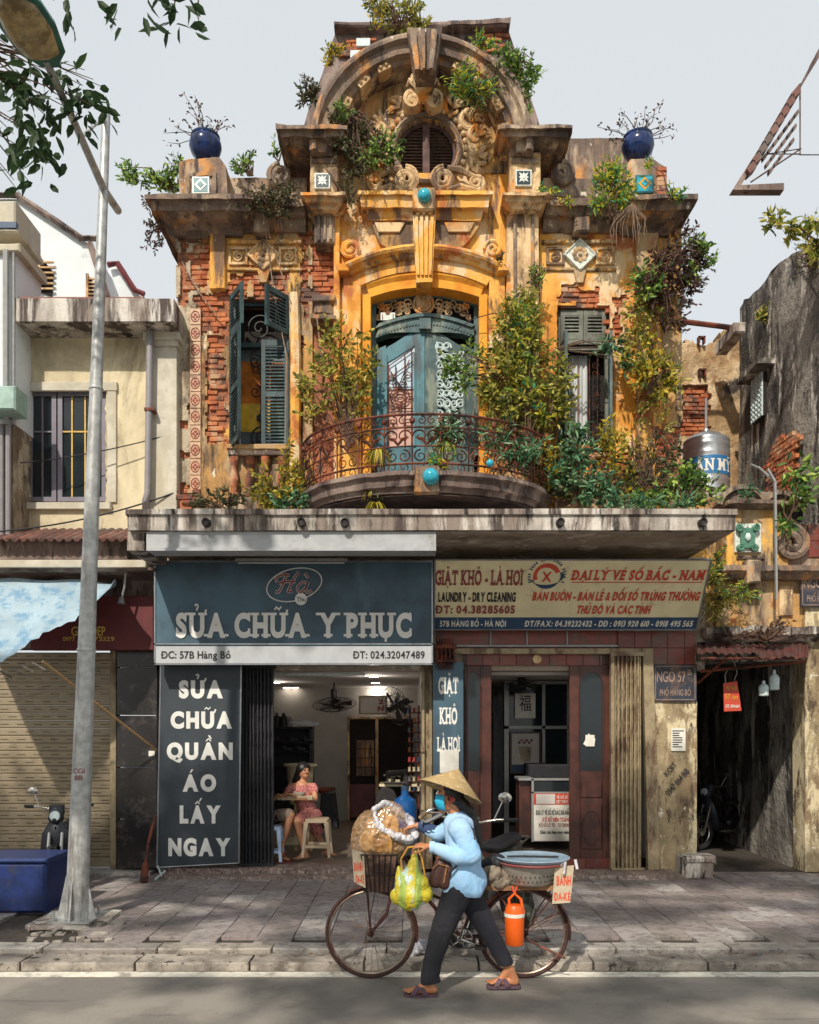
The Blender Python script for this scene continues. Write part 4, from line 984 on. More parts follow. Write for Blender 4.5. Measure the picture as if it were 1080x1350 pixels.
M['steel'] = plain('galvanised_steel', '#8d9093', .35, .8, .2, 10, .05, '#6c6660', .62, .2)
M['alu'] = plain('aluminium_frame', '#8f8f8d', .45, .4, .15, 10)
M['inner_wall'] = plain('interior_plaster', '#8f8c86', .85, 0, .12, 3)
M['inner_ceiling'] = plain('interior_ceiling', '#b5b0ac', .85, 0, .1, 3)
M['shop_floor'] = plain('shop_floor_tile', '#76695f', .35, 0, .25, 3)
M['pillar'] = weathered('peeling_pillar_paint', '#9a8a6c', [('#c2b494', 2.2, .53, .04, .4), ('#7c6a52', 3.2, .55, .04, .5), ('#4e4136', 4.5, .59, .04, .3), ('#c9c2b2', 7, .63, .02, 1), ('#9a4a34', 5, .7, .02, 1)], .93, .9, 30)
M['terrazzo'] = weathered('terrazzo', '#7c6a62', [('#a3948a', 26, .55, .05, 1), ('#4d3c38', 20, .58, .05, 1)], .7, .2, 40)
M['lamp_on'] = bpy.data.materials.new('lit_downlight'); M['lamp_on'].use_nodes = True
_b = M['lamp_on'].node_tree.nodes['Principled BSDF']; _b.inputs['Emission Color'].default_value = (1, .86, .72, 1); _b.inputs['Emission Strength'].default_value = 9

# ground-floor masonry of the shop-house
def hp(name, mat, a, b, c, d, Yf, Yb, ref=None, bv=.006, rough=0.0, par=H):
    m = MB(); m.pbox(a, b, c, d, Yf, Yb, ref=ref, b=bv); return m.build(name, M[mat], par, rough=rough)
hp('front_beam', 'soffit', 205, 735, 930, 858, .0, .3, ref=0)
hp('column', 'beige_gate', 556, 858, 571, 1146, -.03, .3)
m = MB(); m.pbox(863, 925, 919, 1150, -.02, .32, ref=-.02); pil = m.build('pillar', M['pillar'], H, rough=.012, rs=6)
m = MB(); m.pbox(863, 856, 918, 926, -.015, .32, ref=-.02); m.build('pillar', M['pillar'], H, rough=.006)
def wall_tiles(a, b, c, d, w, h, Y):
    me = None; y = b
    while y < d - 1:
        x = a
        while x < c - 1:
            t = MB(); t.bev(0, 0, 0, (min(w, c - x) - .6) * .01, .02, (min(h, d - y) - .6) * .01, .003); o = t.build('tile', M['tile_maroon'], H); o.location = (wx(x, Y), Y, wz(min(y + h, d), Y)); o.matrix_parent_inverse = Matrix.Translation(-H.location); x += w
        y += h
wall_tiles(815, 832, 917, 876, 22, 22, -.05)
wall_tiles(615, 858, 795, 877, 22, 19, -.04)
hp('lintel_band', 'tile_maroon', 575, 830, 815, 857, -.01, .1)
for px in (646, 694, 747): hp('lintel_rail', 'alu', px, 832, px + 2, 852, -.04, .0)
hp('lintel_rail', 'alu', 575, 850, 815, 853, -.05, .0)
# steps
m = MB(); x0, x1 = wx(218, -.5), wx(470, -.5); m.box(x0 - .05, -.50, -.03, x1, .1, .03); m.box(x0 - .1, -.28, .03, x1, .1, .10); m.build('door_step', M['terrazzo'], H, rough=.006)
m = MB(); m.box(wx(573), -.52, -.03, wx(897, -.4), .1, .05); m.build('door_step', M['terrazzo'], H, rough=.005)
m = MB(); m.box(wx(575), -.02, .05, wx(806), .25, .19); stp = m.build('threshold', M['mortar'], H)
for i in range(7):
    t = MB(); t.bev(wx(580) + i * .32, -.035, .055, wx(580) + i * .32 + .31, -.02, .185, .003); t.build('step_tile', M['tile_maroon'], stp)
# interiors
def room(x0, x1, y0, y1, z0, z1, nm):
    m = MB(); m.box(x0, y0, z0 - .05, x1, y1, z0); tag(m.build('shop_floor', M['shop_floor']), kind='structure')
    m = MB(); m.box(x0, y0, z1, x1, y1, z1 + .05); tag(m.build('shop_ceiling', M['inner_ceiling']), kind='structure')
    m = MB(); m.box(x0, y1, z0, x1, y1 + .1, z1); tag(m.build('back_wall', M['inner_wall']), kind='structure')
    m = MB(); m.box(x0 - .1, y0, z0, x0, y1, z1); tag(m.build('side_wall', M['inner_wall']), kind='structure')
    m = MB(); m.box(x1, y0, z0, x1 + .1, y1, z1); tag(m.build('side_wall', M['inner_wall']), kind='structure')
room(wx(225), wx(556), .3, 5.0, .10, 2.66, 'a')
m = MB(); m.box(wx(225), -.04, .0, wx(556), .3, .10); tag(m.build('shop_floor', M['shop_floor']), kind='structure')
m = MB(); m.box(wx(205), .02, 2.66, wx(930), .3, 2.93); m.build('front_beam', M['soffit'], H)
room(wx(573), wx(862), .3, 4.2, .19, 2.62, 'b')
hp('wall_panel', 'soffit', 205, 876, 322, 1146, .02, .3, ref=0)

# --- the big blue sign
def sign(label, x0, z0, x1, z1, Y, t, mat, name='shop_sign'):
    o = thing(name, ((x0 + x1) / 2, Y, z0), label, 'sign'); m = MB(); m.bev(x0, Y, z0, x1, Y + t, z1, .004); m.build('board', M[mat], o); return o
Y = -.62
S1 = sign('large slate-blue shop sign reading SỬA CHỮA Y PHỤC over the tailor shop', wx(203, Y), wz(876, Y), wx(571, Y), wz(740, Y), Y, .16, 'sign_blue')
m = MB(); m.pbox(203, 852, 571, 876, Y - .008, Y); m.build('address_strip', M['sign_grey'], S1)
m = MB()
for q in ((203, 848, 571, 850), (203, 874, 571, 876.5), (203, 740, 205, 876), (569, 740, 571, 876), (203, 739, 571, 741)): m.pbox(*q, Y - .014, Y + .02)
m.build('sign_frame', M['steel'], S1)
Y -= .009
pwrite('SỬA CHỮA', 'lettering', M['letter_silver'], S1, 232, 808, 404, 839, Y, off=.05, serif=True, gap=.12)
pwrite('Y PHỤC', 'lettering', M['letter_silver'], S1, 421, 808, 543, 839, Y, off=.05, serif=True, gap=.12)
pwrite('ĐC: 57B Hàng Bồ', 'lettering', M['ink'], S1, 213, 858.5, 304, 868, Y, off=.022)
pwrite('ĐT: 024.32047489', 'lettering', M['ink'], S1, 466, 858.5, 560, 868, Y, off=.022)
c = (wx(388, Y), wz(771, Y)); kk = (D0 + Y) / FL
m = MB(); ca, sa = cos(radians(14)), sin(radians(14))
m.tube([(c[0] + (37 * cos(q) * ca - 21 * sin(q) * sa) * kk, Y - .004, c[1] + (37 * cos(q) * sa + 21 * sin(q) * ca) * kk) for q in [i * pi / 24 for i in range(48)]], .008, 5, closed=True)
m.lathe((wx(397, Y), Y - .012, wz(790, Y)), [(8 * kk, 0), (8 * kk, .01)], 20, 'y'); m.build('sign_emblem', M['letter_silver'], S1)
def strokes(name, mat, par, L, Y, r):
    """pen strokes through photo-pixel points, smoothed"""
    m = MB()
    for st in L:
        q = [Vector((wx(x, Y), 0, wz(y, Y))) for x, y in st]; pts = []
        for i in range(len(q) - 1):
            a, b, c_, d = q[max(i - 1, 0)], q[i], q[i + 1], q[min(i + 2, len(q) - 1)]
            for t in [j / 6 for j in range(6)]: pts.append(.5 * ((2 * b) + (-a + c_) * t + (2 * a - 5 * b + 4 * c_ - d) * t * t + (-a + 3 * b - 3 * c_ + d) * t ** 3))
        pts.append(q[-1]); m.tube([(p.x, Y, p.z) for p in pts], r, 5)
    return m.build(name, mat, par, smooth=True)
HS = [[(366, 768), (364, 762), (372, 758), (382, 758)], [(378, 757), (374, 768), (368, 780), (363, 780)], [(394, 754), (388, 762), (382, 774), (380, 780), (386, 779)], [(368, 769), (378, 767), (390, 767)], [(405, 768), (398, 768), (392, 775), (395, 781), (402, 776), (406, 768), (403, 777), (406, 781), (411, 778)], [(402, 756), (407, 762)]]
strokes('script_outline', M['letter_silver'], S1, HS, Y - .002, .019); strokes('script_lettering', M['ink_maroon'], S1, HS, Y - .016, .011)
pwrite('Thu', 'lettering', M['ink'], S1, 391, 787, 403, 793, Y - .012, off=.0)
# tube lamp over the sign
t = thing('tube_lamp', (wx(385, -.7), -.7, wz(738, -.7)), 'long unlit tube lamp fixed above the slate-blue sign', 'lamp')
m = MB(); m.pbox(310, 736, 458, 740, -.74, -.68); m.build('batten', M['alu'], t); m = MB(); m.tube([P(314, 742, -.72), P(454, 742, -.72)], .012, 8); m.build('tube', M['sign_grey'], t)
# --- tilted cream sign
zb, zt2 = wz(830, -.25), wz(738, -.80); SL = (-.80 + .25) / (zt2 - zb)
xl, xr = wx(572, -.25), wx(938, -.80)
S2 = thing('shop_sign', ((xl + xr) / 2, -.5, zb), 'tilted cream and navy sign advertising laundry, dry cleaning and lottery tickets', 'sign')
def tz(z): return -.25 + (z - zb) * SL
m = MB(); m.add([(xl, tz(zb), zb), (xr, tz(zb), zb), (xr, tz(zt2), zt2), (xl, tz(zt2), zt2), (xl, tz(zb) + .06, zb), (xr, tz(zb) + .06, zb), (xr, tz(zt2) + .06, zt2), (xl, tz(zt2) + .06, zt2)], [(0, 1, 2, 3), (7, 6, 5, 4), (0, 4, 5, 1), (1, 5, 6, 2), (2, 6, 7, 3), (3, 7, 4, 0)])
m.build('board', M['sign_cream'], S2)
def bandz(py):         # board height that shows at photo row py
    lo, hi = zb, zt2
    for _ in range(30):
        md = (lo + hi) / 2
        if HY - (md - EYE) * FL / (D0 + tz(md)) > py: lo = md
        else: hi = md
    return lo
z1_ = bandz(814); m = MB(); m.add([(xl, tz(zb) - .004, zb), (xr, tz(zb) - .004, zb), (xr, tz(z1_) - .004, z1_), (xl, tz(z1_) - .004, z1_)], [(0, 1, 2, 3)]); m.build('phone_strip', M['sign_navy'], S2)
m = MB()
for a, b in (((xl, zt2), (xr, zt2)), ((xl, zb), (xr, zb)), ((xr, zb), (xr, zt2)), ((xl, zb), (xl, zt2))): m.tube([(a[0], tz(a[1]), a[1]), (b[0], tz(b[1]), b[1])], .012, 6)
m.build('sign_frame', M['steel'], S2)
def swrite(s, mat, a, b, c_, d, **k):
    za, zb2 = bandz(d), bandz(b); ym = tz((za + zb2) / 2)
    return write(s, 'lettering', M[mat], S2, wx(a, ym), za, wx(c_, ym), zb2, tz(za) - .006, tilt=(za, SL), **k)
swrite('GIẶT KHÔ - LÀ HƠI', 'ink_maroon', 574, 752, 689, 771, off=.035, serif=True, gap=.12)
swrite('LAUNDRY - DRY CLEANING', 'ink', 578, 781, 680, 793, off=.045, gap=.1)
swrite('ĐT: 04.38285605', 'ink_maroon', 575, 798.5, 679, 808.5, off=.04, gap=.1)
swrite('ĐẠI LÝ VÉ SỐ BẮC - NAM', 'ink_red', 754, 752, 928, 764.5, off=.045, serif=True, shear=.15, gap=.12)
swrite('BÁN BUÔN - BÁN LẺ & ĐỔI SỐ TRÚNG THƯỞNG', 'ink_red', 702, 780.5, 922, 791.5, off=.045, shear=.15, gap=.1)
swrite('THỦ ĐÔ VÀ CÁC TỈNH', 'ink_red', 760, 798.5, 857, 809, off=.045, shear=.15, gap=.1)
swrite('57B HÀNG BỒ - HÀ NỘI', 'ink_white', 580, 818.5, 667, 826, off=.035, gap=.1)
swrite('ĐT/FAX: 04.39232432 - DĐ : 0913 920 610 - 0918 495 565', 'ink_white', 692, 818.5, 913, 826, off=.035, shear=.1, gap=.1)
za = bandz(768.5); m = MB(); m.add([(wx(753, -.6), tz(za) - .006, za), (wx(925, -.6), tz(za) - .006, za), (wx(925, -.6), tz(za + .01) - .006, za + .01), (wx(753, -.6), tz(za + .01) - .006, za + .01)], [(0, 1, 2, 3)]); m.build('underline', M['ink_red'], S2)
def lp(u, v, e=.008): z = bandz(760) + v; return (wx(720, -.62) + u, tz(z) - e, z)
for nm, mt, a0, a1 in (('logo_arc', 'ink_red', 20, 200), ('logo_arc', 'sign_navy', 200, 380)):
    m = MB(); q = [radians(a0 + (a1 - a0) * i / 14) for i in range(15)]
    m.add([lp(.17 * cos(a), .14 * sin(a)) for a in q] + [lp(.17 * cos(a) - .05 * cos((a - radians(a0)) ), .14 * sin(a) * .68) for a in q], [(i, i + 1, 16 + i, 15 + i) for i in range(14)]); m.build(nm, M[mt], S2)
m = MB(); m.add([lp(-.06, .05), lp(-.03, .05), lp(.06, -.06), lp(.03, -.06)], [(0, 1, 2, 3)]); m.add([lp(.06, .05, .01), lp(.03, .05, .01), lp(-.06, -.06, .01), lp(-.03, -.06, .01)], [(0, 1, 2, 3)]); m.build('logo_mark', M['ink_red'], S2)
m = MB()
for i in range(26):
    a = radians(200 - 220 * i / 25)
    if i % 5 != 4: m.add([lp(r * cos(a + d), r * .86 * sin(a + d), .007) for r, d in ((.20, -.04), (.235, -.04), (.235, .04), (.20, .04))], [(0, 1, 2, 3)])
m.build('logo_ring_lettering', M['sign_navy'], S2)
# --- vertical banner on the left
Y = -.34
B1 = thing('banner_sign', (wx(262, Y), Y, wz(1142, Y)), 'tall slate banner with six stacked lines of pale letters beside the black gate', 'sign')
def ban(px, py): return (wx(px, Y), wz(py, Y))
m = MB(); m.prism([(212, 877), (318, 877), (315, 1138), (207, 1144)], Y, Y + .03); m.build('board', M['banner'], B1)
m = MB(); 
for a, b in (((212, 877), (207, 1144)), ((318, 877), (315, 1138))): m.tube([P(*a, Y), P(*b, Y)], .011, 6)
m.tube([P(207, 1144, Y), P(315, 1138, Y)], .008, 5); m.build('banner_frame', M['steel'], B1)
for s, a, b, c_, d in (('SỬA', 236, 897, 294, 919), ('CHỮA', 225, 938, 306, 959), ('QUẦN', 220, 979, 307, 1000), ('ÁO', 241, 1021, 285, 1042), ('LẤY', 237, 1062, 291, 1084), ('NGAY', 222, 1105, 304, 1127)):
    pwrite(s, 'lettering', M['letter_silver'], B1, a, b, c_, d, Y - .002, off=.062, gap=.12)
# small hanging banner GIẶT KHÔ LÀ HƠI
Y = -.2
B2 = thing('banner_sign', (wx(591, Y), Y, wz(1030, Y)), 'narrow blue banner reading GIẶT KHÔ LÀ HƠI on the column between the shops', 'sign')
m = MB(); m.prism([(571, 875), (611, 873), (611, 1040), (571, 1040)], Y, Y + .02); m.build('board', M['sign_blue'], B2)
for s, a, b, c_, d in (('GIẶT', 578, 893, 604, 914), ('KHÔ', 580, 933, 603, 954), ('LÀ HƠI', 577, 972, 606, 990)): pwrite(s, 'lettering', M['letter_silver'], B2, a, b, c_, d, Y - .002, off=.04, serif=True, gap=.1)
m = MB(); m.pbox(580, 989, 605, 1019, Y - .012, Y - .006); tag(m.build('paper_notice', M['ink_white']), 'small white paper notice stuck on the narrow blue banner', 'notice')
# ---------------------------------------------------------------- neighbour on the left
M['cream'] = weathered('cream_stucco', '#b3a68a', [('#c2b698', 1.0, .52, .1, .5), ('#8c8068', 1.6, .58, .08, .3), ('#5c5346', 4.0, .67, .04, .2)], .9, .2, 20)
M['cream_pale'] = weathered('pale_stucco', '#b8b2a2', [('#a39a86', 1.6, .55, .08, .3), ('#6e675a', 4.0, .66, .04, .2)], .9, .2, 20)
M['roof_tile'] = tilemat('brown_roof_tile', ['#5e3c34', '#6d463c', '#4c322c', '#7a5044'], .8)
M['maroon_board'] = plain('maroon_board', '#5c2224', .6, 0, .25, 5)
M['gold'] = plain('gold_letter', '#b09048', .5, .1, .15)
M['granite'] = plain('black_granite', '#2c2929', .22, 0, .5, 70, .0, '#45403e', .6)
M['shutter_roll'] = plain('beige_roller_slat', '#857862', .5, .15, .15, 4, 0, '#665a48', .62)
M['pvc'] = plain('grey_pvc_pipe', '#7e7a7c', .5, 0, .15, 10)
M['frame_grey'] = plain('grey_window_frame', '#6b6670', .5, .1, .15, 10)
M['white_house'] = plain('white_render', '#c3c8ca', .9, 0, .08, 3, 0, '#9a9c9c', .66)
M['tarp'] = plain('blue_white_tarp', '#8fa3ae', .5, 0, .25, 1.6, .1, '#5c7f98', .55)
N1 = thing('neighbour_house', (wx(110), .3, 0), 'low cream stuccoed house with grey window left of the ornate facade', 'house')
WN = (36, 516, 140, 661)
sheet('wall', 'cream', N1, -70, 425, 193, 705, 0.0, .3, lambda x, z: not in_rect(x, z, WN), cell=.06, amp=.006)
def np_(name, mat, a, b, c, d, Yf, Yb, ref=None, bv=.006, rough=0.0, par=None):
    m = MB(); m.pbox(a, b, c, d, Yf, Yb, ref=ref, b=bv); return m.build(name, M[mat], par or N1, rough=rough)
np_('eave_slab', 'slab', 20, 393, 229, 424, -.45, .3, rough=.006); np_('parapet_edge', 'roof_tile', 24, 391, 190, 394, -.40, .3)
np_('eave_soffit', 'roof_brown', -70, 424, 232, 441, -.06, .2); np_('far_eave', 'slab', -70, 393, 20, 424, -.3, .3)
np_('corner_pilaster', 'cream_pale', 193, 455, 233, 700, -.12, .3); 
m = MB(); m.pbox(188, 436, 236, 447, -.18, .3, b=.01); m.pbox(191, 447, 234, 456, -.15, .3, b=.01); m.build('pilaster_cap', M['cream_pale'], N1, rough=.004)
np_('lower_wall', 'cream', -70, 672, 233, 705, -.015, .3); np_('window_head', 'cream_pale', 26, 503, 154, 515, -.04, .0); np_('window_sill', 'cream_pale', 26, 662, 145, 671, -.08, .0)
np_('window_jamb', 'cream_pale', 141, 515, 153, 662, -.03, .0)
m = MB(); m.tube([P(198, 437, -.2), P(195, 650, -.2), P(192, 660, -.2), P(192, 672, -.1)], .045, 10); pp = m.build('drain_pipe', M['pvc'], N1, smooth=True)
m = MB(); m.pbox(190, 537, 203, 541, -.25, -.1); m.build('pipe_bracket', M['iron'], pp)
m = MB(); m.pbox(36, 516, 141, 661, .18, .20); m.build('window_back', M['dark'], N1)
for a, b in ((36, 74), (76, 140)):
    m = MB()
    for q in ((a, 516, a + 6, 661), (b - 6, 516, b, 661), (a + 6, 516, b - 6, 522), (a + 6, 655, b - 6, 661)): m.pbox(*q, .04, .09)
    ca = m.build('casement', M['frame_grey'], N1)
    m = MB(); m.pbox(a + 6, 522, b - 6, 655, .07, .075); m.build('pane', M['glass'], ca)
    m = MB()
    for t in ((.5,) if b - a < 50 else (.28, .55, .8)): m.pbox(a + (b - a) * t, 522, a + (b - a) * t + 2, 655, .055, .068)
    m.pbox(a + 6, 568, b - 6, 570, .052, .067); m.build('glazing_bars', M['gold'] if a > 50 else M['frame_grey'], ca)
# rows of roof tiles above the shop awning
rm = []
for k in range(3):
    b = MB(); r = []
    for u in (-.5, .5):
        r.append([(.055 * cos(radians(q)), u * .30, .05 * sin(radians(q))) for q in (0, 36, 72, 108, 144, 180)] + [(.042 * cos(radians(q)), u * .30, .038 * sin(radians(q))) for q in (180, 90, 0)])
    b.loft(r); me = b.mesh('roof_tile', smooth=True, rough=0); me.materials.append(M['roof_tile']); rm.append(me)
for row in range(3):
    for i in range(19):
        o = link('tile', rm[random.randrange(3)], N1); t = row / 2
        o.matrix_parent_inverse = Matrix.Translation(-N1.location); o.location = (wx(-12, -.4) + i * .108 + R(-.004, .004), -.12 - .26 * row, wz(703, -.12) - .10 * row + R(-.004, .004)); o.rotation_euler = (radians(21), 0, R(-.02, .02))
np_('tile_bed', 'roof_brown', -40, 712, 168, 738, -.62, 0); np_('awning_fascia', 'cream_pale', -70, 738, 192, 748, -.75, -.1, rough=.004); np_('awning_soffit', 'roof_brown', -70, 748, 203, 752, -.7, .2)
np_('shop_head', 'roof_brown', -70, 700, 205, 855, .02, .3)
S3 = thing('shop_sign', (wx(138, -.3), -.3, wz(857, -.3)), 'maroon shop sign with gold letters half hidden behind the steel pole', 'sign')
m = MB(); m.pbox(40, 786, 202, 857, -.32, -.2, b=.006); m.build('board', M['maroon_board'], S3)
pwrite('GIA', 'lettering', M['gold'], S3, 94, 826, 117, 838, -.325, off=.02); pwrite('ĐẸP', 'lettering', M['gold'], S3, 121, 826, 139, 838, -.325, off=.02); pwrite('0977', 'lettering', M['gold'], S3, 83, 839.5, 99, 845, -.325, off=.02); pwrite('0 6373329', 'lettering', M['gold'], S3, 105, 839.5, 151, 845, -.325, off=.02)
t = thing('spot_lamp', (wx(165, -.55), -.55, wz(775, -.55)), 'small white adjustable lamp hanging under the left awning', 'lamp')
m = MB(); m.tube([P(166, 752, -.55), P(164, 775, -.55), P(160, 790, -.55)], .014, 6); m.build('arm', M['alu'], t); m = MB(); m.lathe(P(160, 792, -.55), [(.03, .04), (.05, -.04)], 10); m.build('head', M['alu'], t)
# roller shutter, slat by slat
RS = thing('roller_shutter', (wx(70), 0, 0), 'closed beige roller shutter with rows of slots behind the steel pole', 'shutter')
xa, xb = wx(-70), wx(151); z = wz(1140); sm = MB(); sm.bev(xa, -.01, 0, xb, .03, .098, .014); smm = sm.mesh('slat'); smm.materials.append(M['shutter_roll']); dk = MB()
i = 0
while z < wz(862):
    o = link('slat', smm, RS); o.matrix_parent_inverse = Matrix.Translation(-RS.location); o.location = (0, .0, z)
    x = xa + .05 + (.11 if i % 2 else 0)
    while x < xb - .15: dk.box(x, -.0125, z + .046, x + .11, -.005, z + .053); x += .22
    z += .1; i += 1
tag(dk.build('slots', M['dark'], RS), kind='stuff')
np_('shutter_rail', 'beige_gate', 145, 855, 153, 1145, -.06, .1, par=RS); np_('bottom_rail', 'shutter_roll', -70, 1131, 148, 1142, -.04, .1, ref=0, par=RS)
for a, b in ((856, 880), (880, 943), (943, 1012), (1012, 1080), (1080, 1146)): np_('granite_panel', 'granite', 154, a + .6, 207, b - .6, -.10 + R(-.003, .003), .3, ref=-.1, bv=.004)
np_('shop_sill', 'kerb', -70, 1146, 205, 1156, -.25, .2, ref=0)
m = MB(); m.pbox(196, 990, 204, 997, -.11, -.104); tag(m.build('paper_notice', M['ink_white']), 'small torn paper stuck on the black granite pilaster', 'notice')
# tarpaulin
m = MB(); U, V_ = 28, 12; g = []
for i in range(U + 1):
    u = i / U
    for j in range(V_ + 1):
        v = j / V_; top = (-70 + 223 * u, 765 + 3 * sin(u * 9)); drop = 112 * (1 - max(0, (u - .1) / .9) ** 1.7) ; Y = -.55 - 1.1 * v * (1 - .6 * u)
        sag = 5 * sin(v * pi) + 3 * sin(u * 14 + v * 3)
        g.append(P(top[0] + (5 * sin(i * 2.2) if j == V_ else 0) * .4, top[1] + drop * v + sag + (2.5 * abs(sin(i * 1.57)) if j == V_ else 0), Y))
m.add(g, [(i * (V_ + 1) + j, (i + 1) * (V_ + 1) + j, (i + 1) * (V_ + 1) + j + 1, i * (V_ + 1) + j + 1) for i in range(U) for j in range(V_)])
tag(m.build('tarpaulin', M['tarp'], smooth=True), 'faded blue and white tarpaulin sagging over the roller shutter', 'awning')
m = MB(); m.tube([P(56, 872, -1.5), P(206, 989, -.15)], .016, 6); tag(m.build('bamboo_prop', plain('bamboo', '#9a7c56', .7, 0, .3, 30), None, smooth=True), 'slanting bamboo pole propping the tarpaulin against the granite pilaster', 'pole')
m = MB()
for q in ((0, 885), (14, 881), (28, 877), (43, 874)): m.tube([P(q[0], q[1], -1.3), P(q[0] + 16, q[1] + 9, -1.2)], .013, 5)
tag(m.build('awning_slats', M['gutter'], smooth=True), 'short wooden battens sticking out below the tarpaulin', 'battens')
# column building at the very left edge
N2 = thing('corner_building', (wx(-20, -.4), -.2, 0), 'white column of a building cut off at the left edge beside the cream house', 'building')
m = MB(); m.pbox(-90, 330, 21, 560, -.42, .3, b=.02); m.build('wall', M['white_house'], N2)
m = MB(); m.pbox(-90, 320, 26, 331, -.5, .3, b=.02); m.pbox(-90, 300, 23, 306, -.45, .3, b=.02); m.build('cornice', M['cream_pale'], N2, rough=.01)
m = MB(); m.pbox(-90, 264, 20, 300, -.43, .3, b=.02); m.build('parapet', M['cream_pale'], N2); m = MB(); m.pbox(-90, 292, 21, 300, -.47, -.4); m.build('blue_band', M['sign_navy'], N2)
m = MB(); m.tube([P(8, 330, -.5), P(8, 560, -.5)], .04, 8); m.tube([P(18, 330, -.46), P(18, 560, -.46)], .02, 8); m.build('drain_pipe', M['alu'], N2, smooth=True)
m = MB(); m.pbox(-90, 560, 19, 715, -.42, .3, b=.02); m.build('lower_wall', M['cement'], N2, rough=.01)
for a in (2, 11): m = MB(); m.tube([P(a, 560, -.47), P(a, 712, -.47)], .035, 8); m.build('drain_pipe', M['pvc'], N2, smooth=True)
m = MB(); m.pbox(-90, 508, 20, 540, -.75, -.42, b=.02); m.build('box_sign', plain('pale_green_box', '#8aa39a', .5), N2)
# white gabled house behind
N3 = thing('white_house', (wx(60, 2), 3, 0), 'plain white house with sloping gable and barred windows behind the cream house', 'house')
m = MB(); m.prism([(-60, 258), (22, 258), (106, 314), (118, 322), (140, 392), (140, 470), (-60, 470)], 2.0, 5.0); m.build('wall', M['white_house'], N3)
m = MB(); 
for a, b in (((22, 257), (106, 313)), ((104, 314), (127, 314)), ((118, 320), (142, 392)), ((-60, 257), (24, 257))): m.tube([P(*a, 1.93), P(*b, 1.93)], .05, 4)
m.build('roof_edge', M['roof_brown'], N3, rough=.01)
for pts in ([(51, 336), (70, 358), (68, 390), (51, 384)], [(114, 360), (130, 380), (128, 392), (114, 392)]):
    m = MB(); m.prism(pts, 1.97, 2.02); wn = m.build('window', M['dark'], N3)
    m = MB()
    for i in range(6): y = 344 + i * 7 if pts[0][0] < 100 else 366 + i * 5; m.pbox(pts[0][0], y, pts[1][0], y + 2, 1.93, 1.96)
    m.pbox(pts[0][0] - 1, pts[0][1], pts[0][0] + 2, pts[3][1], 1.92, 1.96); m.build('window_bars', M['carved'], wn)
N4 = thing('small_outhouse', (wx(165, 3), 3.4, 0), 'small white roof room with red tin edge behind the steel pole', 'house')
m = MB(); m.prism([(143, 352), (154, 348), (176, 384), (190, 392), (190, 440), (143, 440)], 3.0, 4.5); m.build('wall', M['white_house'], N4)
m = MB(); m.tube([P(142, 349, 2.9), P(155, 347, 2.9), P(178, 383, 2.9), P(190, 388, 2.9)], .05, 5); m.build('roof_edge', M['maroon_board'], N4, rough=.01)
# ---------------------------------------------------------------- right side: alley gate, walls, tank
M['mould'] = weathered('mouldy_render', '#6e6862', [('#8e8980', 1.4, .50, .05, .4), ('#3a3736', 1.1, .53, .05, .3), ('#262424', 2.4, .57, .05, .4), ('#b4aea4', 3.4, .585, .03, .25)], .95, 1.0, 9, .08)
M['ruin'] = weathered('crumbling_yellow_render', '#a58a66', [('#b8a384', 1.4, .52, .06, .6), ('#8a6c4c', 2.5, .57, .05, .6), ('#3c3430', 1.2, .60, .05, .7)], .95, 1.0, 12, .04)
RW = thing('side_wall_building', (6.4, 1.5, 0), 'tall mouldy grey windowless side wall at the right edge of the street', 'building')
m = MB()
m.add([(5.4, -.3, 0), (5.4, 2.7, 0), (5.4, 2.7, 8.75), (5.4, 1.4, 8.7), (5.4, -.3, 8.3), (8.5, -.3, 0), (8.5, 2.7, 0), (8.5, 2.7, 8.75), (8.5, 1.4, 8.7), (8.5, -.3, 8.3)], [(0, 4, 3, 2, 1), (5, 6, 7, 8, 9), (4, 9, 8, 3), (3, 8, 7, 2), (0, 5, 9, 4), (1, 2, 7, 6)])
m.build('wall', M['mould'], RW, rough=.09, rs=3.2)
m = MB(); gyv = (1.55, 1.95)
m.box(5.33, gyv[0], 6.6, 5.38, gyv[1], 7.25); wn = m.build('window', M['dark'], RW)
m = MB()
for i in range(5): y = gyv[0] + .1 * i; m.tube([(5.31, y, 6.6), (5.31, y, 7.25)], .012, 4)
for i in range(9):
    z = 6.64 + i * .075
    for j in range(4): m.tube([(5.30, gyv[0] + .05 + .1 * j + .035 * cos(q), z + .032 * sin(q)) for q in [k_ * pi / 4 for k_ in range(9)]], .009, 4)
m.build('window_grille', M['white_iron'], wn)
m = MB(); m.box(5.15, gyv[0] - .2, 7.3, 5.45, gyv[1] + .2, 7.38); m.build('window_hood', M['mould'], RW, rough=.01)
rb = []
b = MB(); b.bev(-.105, 0, -.029, .105, .05, .029, .008, .004); b.v = [(y, x, z) for x, y, z in b.v]; bm_ = b.mesh('brick'); bm_.materials.append(M['brick'])
for r in range(15):
    for c in range(6):
        y = .35 + c * .22 + (r % 2) * .11; z = 5.1 + r * .069
        if ((y - .95) / .62) ** 2 + ((z - 5.6) / .52) ** 2 + .4 * nz(y * 3, z * 3) < .8:
            o = link('brick', bm_, RW); o.matrix_parent_inverse = Matrix.Translation(-RW.location); o.location = (5.31 + R(-.01, .01), y, z)
RU = thing('ruined_wall', (wx(940, 3), 3.3, 0), 'crumbling yellow wall with exposed brick behind the steel water tank', 'wall')
def ruk(x, z):
    px = CX + x * FL / 14; top = 452 + 8 * nz(px * .05, 3) if px < 948 else 440 - (px - 948) * .5 + 6 * nz(px * .2, 7)
    return wz(top, 3) > z
RH = blobs([(900, 505, 936, 575)], .6)
q3 = lambda x, z: (x * 11 / 14, EYE + (z - EYE) * 11 / 14)
